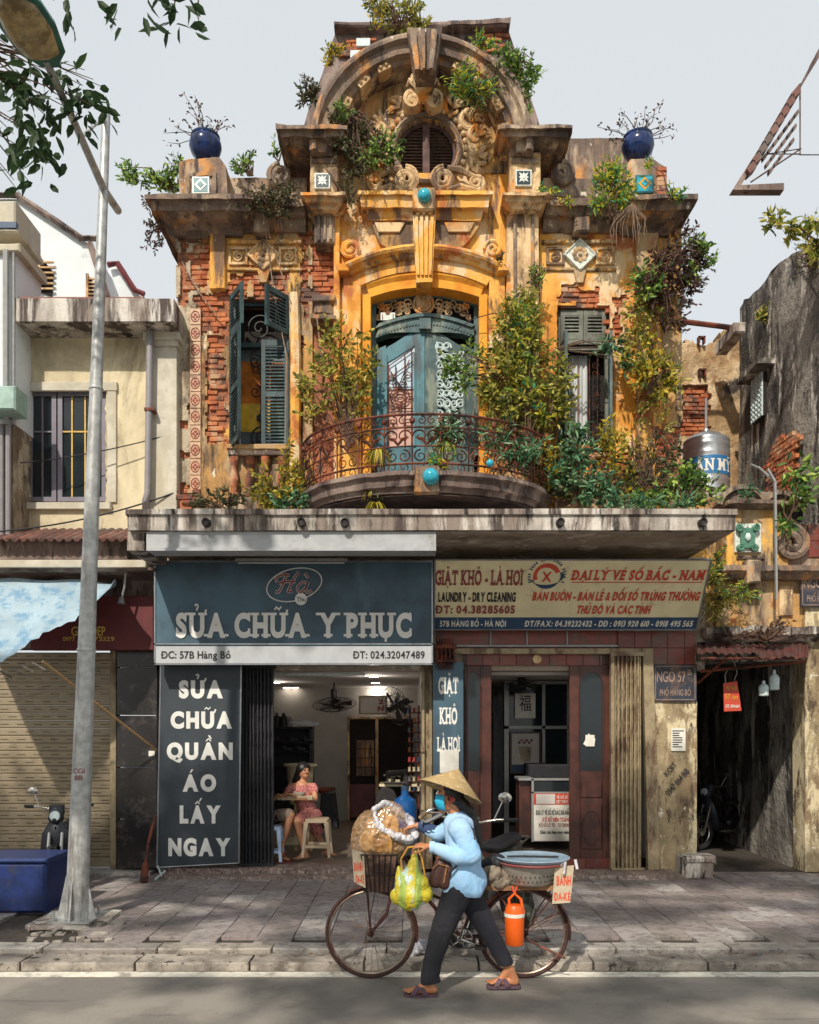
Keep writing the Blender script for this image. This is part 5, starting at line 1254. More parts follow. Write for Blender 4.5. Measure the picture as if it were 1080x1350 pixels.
sheet('wall', 'ruin', RU, 888, 420, 1000, 700, 3.0, .3, lambda x, z: ruk(x, z) and not RH(*q3(x, z)), cell=.05, amp=.05)
m = MB(); m.pbox(890, 470, 1000, 700, 3.1, 3.4, ref=3.0); m.build('core', M['mortar'], RU)
bricks_in(lambda x, z: RH(*q3(x, z), .05), wx(895, 3), wz(580, 3), wx(945, 3), wz(500, 3), 3.05, RU, 60)
for x, y, s in ((926, 447, 9), (927, 490, 9)):
    m = MB(); 
    for q in ((x - s / 2, y - s / 2, x + s / 2, y - s / 2 + 2), (x - s / 2, y - s / 2, x - s / 2 + 2, y + s / 2), (x + s / 2 - 2, y - s / 2, x + s / 2, y + s / 2)): m.pbox(*q, 2.9, 3.0)
    m.build('bracket', M['iron'], RU)
m = MB(); m.tube([P(893, 423, 2), P(982, 434, 2)], .04, 6); tag(m.build('rusty_beam', M['iron']), 'rusty steel beam spanning from the old facade to the grey side wall', 'beam')
m = MB(); m.pbox(968, 424, 984, 438, 1.8, 2.6, b=.02); tag(m.build('concrete_corbel', M['slab'], None, rough=.01), 'small concrete block carrying the rusty beam at the grey wall', 'block')
# alley roof, walls
ARX0, ARX1 = wx(919), wx(1062)
AL = thing('alley_gatehouse', ((ARX0 + ARX1) / 2, .2, 0), 'small ornate crumbling gatehouse over the dark alley entrance right of the shops', 'gate')
def ap(name, mat, a, b, c, d, Yf, Yb, ref=None, bv=.006, rough=0.0):
    m = MB(); m.pbox(a, b, c, d, Yf, Yb, ref=ref, b=bv); return m.build(name, M[mat], AL, rough=rough)
ap('flat_roof', 'slab', 905, 640, 1075, 655, .3, 2.9, ref=0)
ap('attic_block', 'ochre_old', 958, 668, 1040, 748, -.12, .3, bv=.01, rough=.02)
m = MB(); cornice(m, wx(962), wx(1038), pprof([(659, .16), (663, .16), (666, .1), (671, .03)], -.12), -.12, .3, .8, .006); m.build('cornice', M['stucco'], AL, rough=.012)
m = MB(); cornice(m, wx(950), wx(1075), pprof([(745, .16), (752, .16), (757, .1), (764, .03)], -.12), -.12, .3, .5, .006); m.build('cornice', M['stucco'], AL, rough=.014)
for cx_, r_ in ((978, 34), (1028, 26)):
    m = MB(); kk = (D0 - .15) / FL; m.ringarc([(r_ * kk, .1), (r_ * kk, -.2), ((r_ - 6) * kk, -.2), ((r_ - 7) * kk, .1)], (wx(cx_, -.15), wz(672, -.15)), 12, 168, 20, sz=.95); m.ringarc([((r_ - 6) * kk, .1), ((r_ - 6) * kk, -.14), (.01, -.14), (.01, .1)], (wx(cx_, -.15), wz(672, -.15)), 12, 168, 14, sz=.9); m.build('pediment_arch', M['stucco'], AL, rough=.012)
m = MB(); pspiral(m, 1043, 716, 22, 3, 100, -1.9, -.15, .055, 34, 7); m.prism([(1040, 745), (1066, 745), (1066, 715), (1056, 690), (1040, 680)], -.08, .25); m.build('scroll_volute', M['stucco'], AL, smooth=True, rough=.01)
m = MB(); m.pbox(969, 690, 1004, 728, -.16, -.1, b=.004); pl = m.build('white_tile', M['tile_white'], AL)
m = MB(); Y = -.2; m.prism([(976, 696), (997, 696), (995, 722), (978, 722)], -.20, -.15)
for cx_, cy_, d in ((976, 696, 1), (997, 696, -1), (977, 722, -1), (996, 722, 1)): m.lathe(P(cx_, cy_, -.2), [(.03, -.02), (.05, 0), (.05, .05)], 10, 'y'); pspiral(m, cx_, cy_, 5, 1, 90, 1.3 * d, -.22, .014, 16)
m.build('green_cartouche', plain('green_glaze', '#4d7a66', .3, 0, .4, 20), pl, smooth=True); m = MB(); m.ball(P(986.5, 708, -.21), .055, 12, 8, .7, .5, 1); m.build('cartouche_boss', M['white_iron'], pl, smooth=True)
ap('panel_line', 'stucco', 972, 733, 1008, 737, -.15, -.1)
ap('frieze', 'ochre_old', 945, 762, 1080, 832, -.02, .3, rough=.03); ap('frieze_block', 'stucco', 986, 738, 1004, 768, -.3, -.05, bv=.02, rough=.012)
ap('frieze_panel', 'carved', 1028, 772, 1046, 812, -.07, .0, bv=.01, rough=.006)
m = MB(); cornice(m, wx(930), wx(1070), pprof([(826, .22), (836, .22), (846, .06)], -.02), -.02, .3, .3, .012); m.build('ledge', M['slab'], AL, rough=.03)
ap('lintel', 'mould', 919, 846, 1080, 872, .0, .3)
for q in ((905, 655, 945, 870),): ap('return_wall', 'ochre_old', *q, .02, .3, ref=0, rough=.02)
ap('right_pier', 'stucco', 1058, 690, 1100, 752, -.06, .3, rough=.012); ap('right_pier', 'pillar', 1062, 752, 1110, 1150, -.06, .3, rough=.012)
for i in range(3):
    for j in range(2): 
        t = MB(); t.bev(0, 0, 0, .15, .03, .21, .003); o = t.build('tile', M['tile_maroon'], AL); o.location = (wx(1062) + i * .156, -.08, wz(734) + j * .215 - .02)
# tin awning over the alley, in corrugated sheets
m = MB(); n_ = 60; g = []
for i in range(n_ + 1):
    px = 919 + 147 * i / n_; zz = .014 * sin(i * 1.5)
    g += [tuple(P(px, 848 + 4 * nz(px * .03, 1), -.05) + Vector((0, 0, zz))), tuple(P(px, 862 + 5 * nz(px * .04, 2) + (6 if px > 1000 else 0), -.75) + Vector((0, 0, zz)))]
m.add(g, [(2 * i, 2 * i + 2, 2 * i + 3, 2 * i + 1) for i in range(n_)]); tag(m.build('tin_awning', plain('rusty_red_tin', '#5c332e', .6, .2, .4, 8, 0, '#4a3b36', .52), None), 'rusty red corrugated tin awning over the alley entrance', 'awning')
m = MB(); m.tube([P(924, 885, -.3), P(1062, 872, -.3)], .02, 5); m.tube([P(921, 900, -.02), P(960, 866, -.6)], .018, 5); m.tube([P(924, 868, -.7), P(1064, 868, -.7)], .018, 5)
m.build('awning_bracket', M['iron'], AL)
# passage
def dim(name, x0, y0, z0, x1, y1, z1, mat='mould'):
    m = MB(); m.box(x0, y0, z0, x1, y1, z1); return tag(m.build(name, M[mat]), kind='structure')
dim('alley_wall', ARX0 - .2, .3, 0, ARX0, 9, 2.85); dim('alley_wall', ARX1, .3, 0, ARX1 + .15, 9, 2.85); dim('alley_ceiling', ARX0, .3, 2.8, ARX1, 9, 2.9); dim('alley_end', ARX0 - .2, 9, 0, ARX1 + .2, 9.2, 2.9); dim('alley_floor', ARX0, .05, -.03, ARX1, 9, .0, 'grit')
m = MB(); m.box(wx(1030, 3), 3, 0, wx(1052, 3), 4.5, 2.6); tag(m.build('partition', plain('dusky_pink_wall', '#7c4a50', .9, 0, .4, 3)), kind='structure')
# street-name plates
def plate(label, a, b, c, d, Y, l1, l2, small, x1=None):
    o = thing('street_plate', (wx((a + c) / 2, Y), Y, wz(d, Y)), label, 'street sign')
    m = MB(); m.pbox(a, b, c, d, Y, Y + .02, b=.004); m.build('board', plain('weathered_blue_plate', '#2e3440', .6, 0, .35, 10, 0, '#5c4a42', .56), o)
    mm = M.setdefault('plate_print', plain('plate_print', '#8a7468', .6)); w_ = c - a
    pwrite(l1, 'lettering', mm, o, a + .07 * w_, b + 9, a + .74 * w_, b + 23, Y - .002, off=.02); pwrite(small, 'lettering', mm, o, a + .78 * w_, b + 7, a + .88 * w_, b + 14, Y - .002, off=.02)
    pwrite(l2, 'lettering', mm, o, a + .14 * w_, b + 33, a + .86 * w_, b + 41, Y - .002, off=.015)
    m = MB()
    for q in ((a + 2, b + 2, c - 2, b + 3), (a + 2, d - 3, c - 2, d - 2), (a + 2, b + 2, a + 3, d - 2), (c - 3, b + 2, c - 2, d - 2)): m.pbox(*q, Y - .003, Y)
    m.build('plate_border', mm, o)
plate('dark blue street plate reading NGÕ 57B on the peeling pillar', 862, 876, 919, 925, -.05, 'NGÕ 57', 'PHỐ HÀNG BỒ', 'B')
plate('dark street plate cut by the right edge beside the alley gatehouse', 1056, 752, 1113, 800, -.12, 'NGÕ 57', 'PHỐ HÀNG BỒ', 'B')
m = MB(); m.pbox(885, 960, 904, 990, -.045, -.04); o = m.build('pasted_notice', M['ink_white']); tag(o, 'torn white printed notice pasted on the peeling pillar', 'notice')
m = MB()
for i in range(8): m.pbox(887, 963 + i * 3, 887 + R(8, 15), 964.3 + i * 3, -.0475, -.045)
tag(m.build('print_lines', M['ink'], o), kind='stuff')
def rot_write(s, mat, cx_, cy_, w_, h_, ang, Y, lab):
    c0 = Vector((wx(cx_, Y), Y, wz(cy_, Y))); a = radians(ang); k = .01
    def xf(v): d = v - c0; return c0 + Vector((d.x * cos(a) - d.z * sin(a), d.y, d.x * sin(a) + d.z * cos(a)))
    return tag(write(s, 'stencil_text', mat, None, c0.x - w_ * k / 2, c0.z - h_ * k / 2, c0.x + w_ * k / 2, c0.z + h_ * k / 2, Y, off=.02, th=.001, xf=xf), lab, 'stencil')
rot_write('0947 664 168', M['ink'], 893, 1031, 42, 8, 50, -.046, 'slanting black phone number stencilled on the peeling pillar')
rot_write('KCBT', M['ink'], 884, 1014, 20, 7, 50, -.046, 'short black stencilled word above the phone number on the pillar')
m = MB(); m.bev(-.2, -.15, 0, .2, .15, .28, .03); m.bev(-.16, -.17, .2, .22, .12, .30, .03); o = m.build('step_block', M['slab'], rough=.02); o.location = (wx(916, -.35), -.35, -.01); tag(o, 'dark broken concrete step block at the foot of the peeling pillar', 'step')
# water tank
TK = thing('water_tank', (wx(931, 1.5), 1.5, wz(655, 1.5)), 'stainless steel roof water tank with blue printed band reading ÂN MỸ', 'tank')
tc = (wx(931, 1.5), 1.5); r_ = 29.5 * 12.5 / 1100; zb_ = wz(652, 1.5); zt_ = wz(582, 1.5); pr = [(r_ * .96, 0)]; hh = zt_ - zb_
for i in range(36): pr.append((r_ * (1 + (.018 if i % 6 in (0, 1) and not 11 < i < 24 else 0)), hh * (i + .5) / 36))
pr += [(r_ * .98, hh), (r_ * .6, hh + .09), (r_ * .2, hh + .13), (r_ * .18, hh + .17), (.01, hh + .17)]
m = MB(); m.lathe((*tc, zb_), pr, 40); m.build('tank_body', plain('stainless_steel', '#b4b6b8', .32, .75, .1, 3), TK, smooth=True)
m = MB(); m.lathe((*tc, zb_ + hh * .28), [(r_ * 1.012, 0), (r_ * 1.012, hh * .34)], 48, caps=False, arc=1.0); m.build('printed_band', plain('blue_band', '#2f6a9c', .4, .1, .2, 6), TK, smooth=True)
def cyl(v): a = (v.x - tc[0]) / r_; rr = r_ * 1.02 + (0 - v.y) * .3; return Vector((tc[0] + rr * sin(a), tc[1] - rr * cos(a), v.z))
write('ÂN MỸ', 'lettering', M['ink_white'], TK, tc[0] - r_ * .8, zb_ + hh * .34, tc[0] + r_ * .95, zb_ + hh * .55, 0, off=.03, serif=True, xf=cyl, gap=.16)
m = MB(); m.tube([(tc[0], 1.5, zt_ + .1), (tc[0], 1.5, zt_ + .65)], .02, 6); m.build('vent_pipe', M['pvc'], TK)
for i in range(4): a = i * pi / 2 + .7; m = MB(); m.tube([(tc[0] + .3 * cos(a), 1.5 + .3 * sin(a), wz(655, 0)), (tc[0] + .3 * cos(a), 1.5 + .3 * sin(a), zb_ + .03)], .02, 5); m.build('leg', M['iron'], TK)
# alley things
HS_ = thing('hanging_sign', (wx(965, -.3), -.3, wz(938, -.3)), 'orange-red hanging board with a bent wire hook under the tin awning', 'sign')
m = MB(); m.prism([(954, 901), (972, 898), (978, 937), (955, 938)], -.3, -.285); m.build('board', M['ink_red'], HS_)
pwrite('MẸC MUỐI', 'lettering', M['ochre_glaze'], HS_, 957, 905, 971, 909, -.302, off=.02); pwrite('57', 'lettering', M['ochre_glaze'], HS_, 956, 915, 963, 922, -.302, off=.02); pwrite('Hàng', 'lettering', M['ochre_glaze'], HS_, 965, 916, 973, 922, -.302, off=.01); pwrite('ĐT: 094.664', 'lettering', M['ink_white'], HS_, 957, 929, 975, 933, -.302, off=.01)
m = MB(); m.tube([P(957, 901, -.29), P(956, 890, -.29), P(960, 882, -.29)], .006, 4); m.tube([P(968, 898, -.29), P(972, 886, -.29), P(968, 872, -.29)], .006, 4); m.build('wire', M['alu'], HS_)
for px, top, bot, w_, lab in ((1007, 898, 918, 6, 'squat white plastic lantern hanging under the tin awning'), (1021, 884, 910, 6.5, 'taller white glass bottle lantern hanging under the tin awning')):
    L_ = thing('hanging_lantern', (wx(px, -.3), -.3, wz(bot, -.3)), lab, 'lantern'); k = .01; h_ = (bot - top) * k
    m = MB(); m.lathe(P(px, bot, -.3), [(.04, 0), (.06, .01), (.062, h_ * .6), (.04, h_ * .75), (.02, h_ * .8), (.018, h_)], 14); m.build('body', M['white_iron'], L_, smooth=True)
    m = MB(); m.tube([P(px, top, -.3), P(px, 868, -.3)], .004, 4); m.build('cord', M['ink'], L_)
# cables
def cable(lab, pts, r, mat, name='cable', sag=.0):
    m = MB(); q = []
    for i in range(len(pts) - 1):
        a, b = Vector(P(*pts[i])), Vector(P(*pts[i + 1]))
        for t in [j / 12 for j in range(13)]: v = a.lerp(b, t); v.z -= sag * 4 * t * (1 - t) * (b - a).length; q.append(v)
    m.tube(q, r, 5); return tag(m.build(name, M[mat], None, smooth=True), lab, 'cable')
cable('thin black cable sagging across the cream house wall', [(-20, 614, -.3), (230, 571, -.1)], .008, 'ink', sag=.03)
cable('double black cable running low across the cream house to the brick stub', [(-20, 702, -.6), (235, 648, -.1)], .011, 'ink', sag=.04)
cable('grey metal pipe standing up the gatehouse pier', [(1024, 790, -.3), (1022, 635, -.3), (1012, 618, -.3)], .02, 'alu', 'pipe')
cable('bent steel rail lying above the gatehouse pediment', [(990, 612, -.1), (1003, 618, -.1), (1022, 634, -.3), (1012, 628, 0), (1000, 615, 0)], .013, 'alu', 'pipe')
cable('thin black wire leading from the balcony door to the right vine', [(598, 437, -.2), (625, 420, -.25), (650, 413, -.3), (705, 414, -.35)], .006, 'ink')
# gable fragment far right
GR = thing('roof_gable', (5.9, 2.5, 0), 'open brown roof gable with lattice edge high at the right edge', 'roof'); Y = 2.2
m = MB(); m.prism([(1034, 250), (966, 250), (971, 244), (1034, 241)], Y, Y + .15); m.build('eave_board', M['roof_brown'], GR)
m = MB(); m.prism([(966, 250), (1062, 100), (1082, 60), (1086, 66), (976, 246)], Y, Y + .15); m.build('rafter', M['roof_brown'], GR, rough=.01)
for i in range(9): 
    t = i / 9; px, py = 985 + 66 * t, 222 - 112 * t; m = MB(); m.prism([(px, py), (px + 10, py - 12), (px + 13, py - 2), (px + 4, py + 6)], Y - .08, Y + .1); m.build('verge_tile', M['roof_tile'], GR)
for r in range(3):
    for c in range(7 - r): m = MB(); px, py = 1006 + c * 7 + r * 4, 206 - c * 9.5 + r * 9; m.prism([(px, py), (px + 5, py - 6), (px + 6, py - 1), (px + 1, py + 5)], Y - .02, Y + .06); m.build('lattice_block', M['roof_brown'], GR)
m = MB(); m.tube([P(1055, 110, Y), P(1055, 204, Y), P(1120, 204, Y)], .014, 4); m.tube([P(990, 240, Y), P(1056, 196, Y), P(1012, 203, Y), P(1056, 203, Y)], .014, 4); m.build('strut', M['roof_brown'], GR)
m = MB(); m.pbox(1112, 20, 1150, 500, Y, Y + .3); m.build('gable_post', M['roof_brown'], GR)
# ---------------------------------------------------------------- street pole with lamp
PL = thing('street_lamp', tuple(P(100, 1215, -2.75)), 'tall leaning galvanised steel lamp pole on the pavement at left', 'street lamp')
pa, pb = Vector((wx(101, -2.75), -2.75, .02)), Vector((wx(140, -2.75), -2.75, wz(152, -2.75)))
M['galv'] = plain('galvanised_pole', '#a9aaa8', .45, .35, .3, 12, .1, '#6e6863', .6, .15)
m = MB(); N = 30
m.tube([pa.lerp(pb, (i / N) ** 1) for i in range(N + 1)], [.115 - .075 * (i / N) ** .8 for i in range(N + 1)], 18); m.build('pole', M['galv'], PL, smooth=True)
for t in (.335, .0, .66):
    if t: c = pa.lerp(pb, t); m = MB(); r = .115 - .075 * t ** .8 + .006; m.lathe(c, [(r, -.012), (r + .004, 0), (r, .012)], 18); m.build('collar', M['galv'], PL, smooth=True)
m = MB(); m.box(pa.x - .2, -2.95, .02, pa.x + .2, -2.55, .04)
for i in range(4):
    a = i * pi / 2 + pi / 4 * 0; d = Vector((cos(a), sin(a), 0)); e = Vector((-sin(a), cos(a), 0)) * .006; c = Vector((pa.x, pa.y, .04))
    m.add([c + d * .1 + e, c + d * .19 + e, c + d * .10 + e + Vector((0, 0, .42)), c + d * .1 - e, c + d * .19 - e, c + d * .10 - e + Vector((0, 0, .42))], [(0, 1, 2), (5, 4, 3), (0, 3, 4, 1), (1, 4, 5, 2)])
    b = c + Vector((.16 * (1 if i in (0, 3) else -1), .16 * (1 if i < 2 else -1), 0)); m.tube([b, b + Vector((0, 0, .09))], .014, 6)
m.build('base_plate', M['galv'], PL)
m = MB(); m.bev(pa.x - .36, -3.05, -.06, pa.x + .34, -2.42, .02, .04, .02); o = m.build('concrete_footing', M['slab'], PL, rough=.02)
arm0 = Vector((wx(156, -2.35), -2.35, wz(278, -2.35))); arm1 = Vector((wx(137, -2.75), -2.75, wz(250, -2.75))); ha = Vector((wx(60, -4.35), -4.35, wz(78, -4.35)))
m = MB(); m.tube([arm0, arm1, arm1.lerp(ha, .5) + Vector((0, 0, .01)), ha], [.038, .038, .034, .03], 10); m.tube([pb + Vector((0, 0, -.05)), pb.lerp(arm1.lerp(ha, .4), .5) + Vector((0, 0, .05)), arm1.lerp(ha, .45)], .018, 8); m.build('arm', M['galv'], PL, smooth=True)
m = MB(); hd = (Vector((wx(12, -4.95), -4.95, wz(0, -4.95) + .06)) - ha); hl = hd.length; hd.normalize(); sx_ = hd.cross(Vector((0, 0, 1))).normalized(); up = sx_.cross(hd); rings = []
for t, w_, h_ in ((-.12, .07, .05), (0, .13, .08), (.12, .19, .10), (.5, .22, .12), (.85, .19, .11), (1.1, .10, .07), (1.15, .02, .02)):
    c = ha + hd * t * hl; rings.append([c + sx_ * w_ * cos(q) + up * (h_ * sin(q) if sin(q) > 0 else h_ * .25 * sin(q)) for q in [k_ * pi / 8 for k_ in range(16)]])
m.loft(rings); m.build('lamp_head', plain('green_lamp_housing', '#35685e', .45, .1, .25, 8), PL, smooth=True)
m = MB(); rings = []
for t, w_, h_ in ((.1, .02, .01), (.16, .15, .07), (.5, .185, .10), (.85, .155, .09), (1.04, .03, .02)):
    c = ha + hd * t * hl - up * .02; rings.append([c + sx_ * w_ * cos(q) + up * (h_ * .15 * sin(q) if sin(q) > 0 else h_ * sin(q)) for q in [k_ * pi / 8 for k_ in range(16)]])
m.loft(rings); m.build('lamp_glass', plain('yellowed_lamp_glass', '#a8946a', .25, 0, .35, 14, .1, '#6b5a3c', .56), PL, smooth=True)
def polexf(py): z = wz(py, -2.9); t = (z - pa.z) / (pb.z - pa.z); return pa.lerp(pb, t), .115 - .075 * t ** .8
for s, py in (('CG1', 1017), ('8B', 1026)):
    c, r = polexf(py)
    def pf(v, c=c, r=r): a = (v.x - c.x) / r; return Vector((c.x + (r + .003) * sin(a), c.y - (r + .003) * cos(a), v.z))
    write(s, 'lettering', M['ink_maroon'], PL, c.x - .055 if len(s) > 2 else c.x - .035, c.z - .024, c.x + .06 if len(s) > 2 else c.x + .045, c.z + .024, 0, off=.01, xf=pf)
# ---------------------------------------------------------------- leaves and plants
LM = {'olive': leafmat('olive_leaves', ['#667034', '#8c8a3c', '#465026', '#b0a84a', '#78823c', '#c4ba64']),
      'yellow': leafmat('yellow_leaves', ['#b8a030', '#a89a38', '#7a7e38', '#d2bc48', '#8a883c', '#566030']),
      'green': leafmat('green_leaves', ['#486a32', '#688a44', '#344e2a', '#86a450', '#58743a', '#a4b85a']),
      'teal': leafmat('blue_green_leaves', ['#4c7656', '#6e9a74', '#3c6048', '#94b48c', '#5c7c50', '#305038']),
      'dark': leafmat('dark_leaves', ['#3c4630', '#525638', '#5c4c3e', '#2e3826', '#747454']),
      'brown': leafmat('purple_brown_leaves', ['#4a3434', '#5c4440', '#3a2c2c', '#6a5048', '#3c4430']),
      'lime': leafmat('lime_leaves', ['#8aa03a', '#b0b23c', '#6a8a38', '#c8b83e', '#5c7a3c', '#4c8a68']),
      'tree': leafmat('street_tree_leaves', ['#3e5632', '#52683a', '#304428', '#6a8446', '#4a6036'])}
M['twig'] = plain('brown_twig', '#5a4436', .9, 0, .3, 30)
M['pale_root'] = plain('pale_root', '#8a7462', .9, 0, .3, 30)
def plant(label, base, ell, n, L, mat, stems=8, cat='shrub', name='shrub', Y=-.2, dep=.22, droop=.0, seed=1, w=.42, clump=7, group=None):
    """base: photo px of the root; ell: list of (px, py, rx, ry, weight) clumps the crown fills"""
    L *= 1.12; st = random.getstate(); random.seed(seed * 31 + int(base[0] * 3 + base[1]))
    o = thing(name, tuple(P(base[0], base[1], Y)), label, cat, group); fm = MB(); sm = MB(); B = P(base[0], base[1], Y); tot = sum(e[4] if len(e) > 4 else e[2] * e[3] for e in ell); k = (D0 + Y) / FL
    for e in ell:
        cnt = max(3, int(1.3 * n * (e[4] if len(e) > 4 else e[2] * e[3]) / tot)); nc = max(1, cnt // clump)
        c0 = P(e[0], e[1], Y)
        for i in range(nc):
            while True:
                u = Vector((R(-1, 1), R(-1, 1), R(-1, 1)))
                if .15 < u.length < 1: break
            c = c0 + Vector((u.x * e[2] * k, u.y * min(dep, max(e[2], e[3]) * k * .8) - .02, u.z * e[3] * k))
            out = (c - c0); out = out.normalized() if out.length > 1e-4 else Vector((0, 0, 1))
            grow = (out + Vector((0, -.45, .35 - droop * 1.5)) + Vector((R(-.5, .5), R(-.5, .5), R(-.5, .5)))).normalized()
            cl = L * R(1.6, 3.0); sm.tube([c - grow * cl * .5, c + grow * cl * .6], [.004, .002], 3)
            for j in range(clump):
                t = j / clump; p = c + grow * cl * (t - .5) + Vector((R(-1, 1), R(-1, 1), R(-1, 1))) * L * .15
                a = Vector((R(-1, 1), R(-1, 1), R(-.7, .7))).normalized()
                d = (grow * (.5 + .4 * t) + a * .9 + Vector((0, 0, -.15 - droop))).normalized()
                leaf(fm, p, d, L * R(.6, 1.25), L * w * R(.8, 1.2), None, R(.05, .3))
        for i in range(max(1, int(stems * cnt / n)) if stems else 0):
            a = c0 + Vector((R(-.8, .8) * e[2] * k, R(-.4, .2) * dep, R(-.6, .8) * e[3] * k)); mid = B.lerp(a, .5) + Vector((R(-.06, .06), R(-.08, 0), R(-.02, .12)))
            sm.tube([B + Vector((R(-.04, .04), 0, 0)), B.lerp(mid, .55) + Vector((R(-.03, .03), R(-.03, .03), 0)), mid, a], [.013, .010, .008, .003], 5)
    fm.build('foliage', LM[mat], o); sm.build('stems', M['twig'], o); random.setstate(st); return o
plant('yellow-leaved shrub in front of the left balustrade', (368, 672), [(372, 640, 42, 28), (350, 655, 30, 14), (382, 602, 8, 22), (395, 640, 14, 26), (402, 660, 12, 10)], 620, .075, 'yellow', 12, Y=-.45, seed=1)
plant('low green plant at the foot of the yellow-leaved shrub', (400, 672), [(392, 662, 22, 8), (372, 664, 16, 7)], 130, .09, 'teal', 3, Y=-.6, seed=2)
plant('dry dark ground plants beside the brick stub', (290, 672), [(290, 660, 34, 12), (262, 664, 18, 8)], 260, .06, 'dark', 8, Y=-.4, seed=3)
plant('tall airy olive shrub left of the balcony door', (462, 590), [(445, 470, 38, 28), (432, 500, 36, 26), (468, 520, 26, 30), (440, 435, 16, 18), (482, 485, 14, 28), (412, 540, 20, 18), (405, 510, 14, 10), (465, 440, 18, 8)], 760, .075, 'olive', 16, Y=-.35, dep=.3, seed=4)
plant('dense climbing shrub right of the balcony door', (700, 640), [(680, 430, 34, 38), (685, 470, 42, 36), (672, 505, 40, 36), (700, 540, 46, 34), (655, 520, 24, 22), (735, 500, 20, 30), (690, 400, 18, 20), (745, 540, 16, 24), (640, 470, 14, 10), (660, 560, 26, 18)], 2900, .075, 'olive', 24, Y=-.42, dep=.38, seed=5)
plant('lime leaves climbing through the middle of the dense shrub', (700, 620), [(690, 415, 16, 14), (700, 470, 14, 14), (695, 505, 18, 14), (715, 545, 14, 12), (688, 445, 10, 10)], 240, .08, 'lime', 3, Y=-.62, dep=.2, seed=6, name='vine', cat='vine')
plant('leafy branch reaching across the door glass', (660, 500), [(600, 480, 26, 14), (622, 462, 16, 10), (590, 492, 18, 10), (615, 505, 18, 16)], 240, .07, 'green', 8, Y=-.5, dep=.15, seed=7)
plant('blue-green succulent hanging on the balcony rail at right', (668, 598), [(680, 598, 26, 14), (655, 578, 20, 12), (705, 592, 16, 10), (675, 610, 20, 9)], 420, .11, 'teal', 6, Y=-.95, dep=.2, seed=8, w=.22, clump=12, cat='plant', name='succulent')
plant('blue-green shrub under the right window', (760, 668), [(760, 595, 26, 26), (772, 640, 30, 26), (745, 625, 24, 22), (790, 655, 26, 14), (765, 570, 12, 12)], 780, .085, 'teal', 12, Y=-.6, dep=.3, seed=9)
plant('mixed yellow and olive growth below the right window', (740, 668), [(720, 610, 24, 30), (735, 650, 26, 18), (810, 600, 26, 26), (705, 640, 16, 20), (825, 640, 20, 26), (800, 570, 12, 18)], 760, .07, 'yellow', 16, Y=-.45, dep=.25, seed=10)
plant('tangled dark undergrowth at the right end of the canopy', (860, 670), [(850, 640, 46, 26), (905, 640, 30, 22), (875, 600, 24, 26), (720, 650, 30, 14)], 820, .065, 'dark', 26, Y=-.5, dep=.3, seed=11)
plant('green leaves spilling over the right end of the canopy', (905, 668), [(905, 630, 22, 18), (925, 655, 22, 12), (880, 655, 20, 12), (852, 662, 30, 6), (930, 640, 12, 10)], 420, .08, 'green', 8, Y=-.8, dep=.25, seed=12)
plant('pale succulent clump flat on the canopy edge', (845, 670), [(845, 664, 22, 6), (892, 665, 18, 6), (808, 660, 16, 7)], 190, .08, 'teal', 0, Y=-1.1, dep=.2, seed=13, name='succulent', cat='plant')
plant('purple-brown creeper hanging off the right corner of the facade', (868, 350), [(905, 340, 26, 20), (880, 360, 34, 30), (900, 380, 26, 24), (860, 390, 30, 24), (925, 335, 16, 12), (888, 420, 20, 20), (905, 310, 14, 12), (930, 350, 12, 8)], 1500, .06, 'brown', 26, Y=-.3, dep=.35, seed=14, cat='creeper', name='creeper')
plant('dark green tuft of creeper over the right corner', (900, 330), [(925, 325, 18, 12), (936, 345, 12, 8), (915, 365, 12, 10), (850, 375, 24, 18)], 330, .07, 'green', 6, Y=-.4, dep=.25, seed=15, cat='creeper', name='creeper')
plant('yellow-leaved vine beside the right window', (855, 520), [(862, 480, 26, 18), (850, 500, 20, 18), (878, 500, 18, 20), (830, 470, 18, 12), (850, 450, 14, 10)], 420, .085, 'yellow', 10, Y=-.35, dep=.22, seed=16, cat='vine', name='vine')
plant('green vine hanging from the right wall below the yellow vine', (865, 500), [(885, 505, 16, 14), (860, 530, 16, 16), (835, 440, 22, 14), (845, 410, 26, 14)], 360, .065, 'olive', 12, Y=-.3, dep=.22, seed=17, cat='vine', name='vine', droop=.3)
plant('long thin green spray growing out of the right window', (735, 460), [(795, 460, 16, 8), (812, 458, 14, 10), (825, 480, 8, 16)], 90, .09, 'teal', 6, Y=-.3, dep=.12, seed=18, cat='vine', name='vine')
plant('twiggy dry vine on the lower right corner pilaster', (840, 650), [(835, 575, 14, 30), (850, 600, 20, 24), (870, 560, 14, 24), (825, 620, 14, 24)], 220, .055, 'olive', 22, Y=-.25, dep=.15, seed=19, cat='vine', name='vine')
plant('bright lime bush growing on the right cornice', (805, 285), [(800, 240, 18, 18), (818, 248, 18, 16), (790, 262, 14, 12), (808, 225, 12, 12), (820, 268, 12, 10)], 560, .075, 'lime', 8, Y=-.55, dep=.2, seed=20, w=.3)
plant('small lime plant at the right tip of the cornice', (885, 268), [(889, 258, 12, 8), (856, 218, 7, 5)], 90, .06, 'lime', 3, Y=-.5, dep=.12, seed=21)
plant('yellow-green tuft on the right pier ledge', (722, 262), [(722, 254, 12, 6), (745, 262, 8, 5)], 90, .055, 'lime', 2, Y=-.35, dep=.12, seed=22)
plant('feathery fern growing on the arched hood', (622, 120), [(622, 112, 22, 8), (630, 122, 20, 8), (606, 112, 12, 8)], 360, .10, 'lime', 4, Y=-.65, dep=.2, seed=23, w=.16, cat='fern', name='fern', droop=.1)
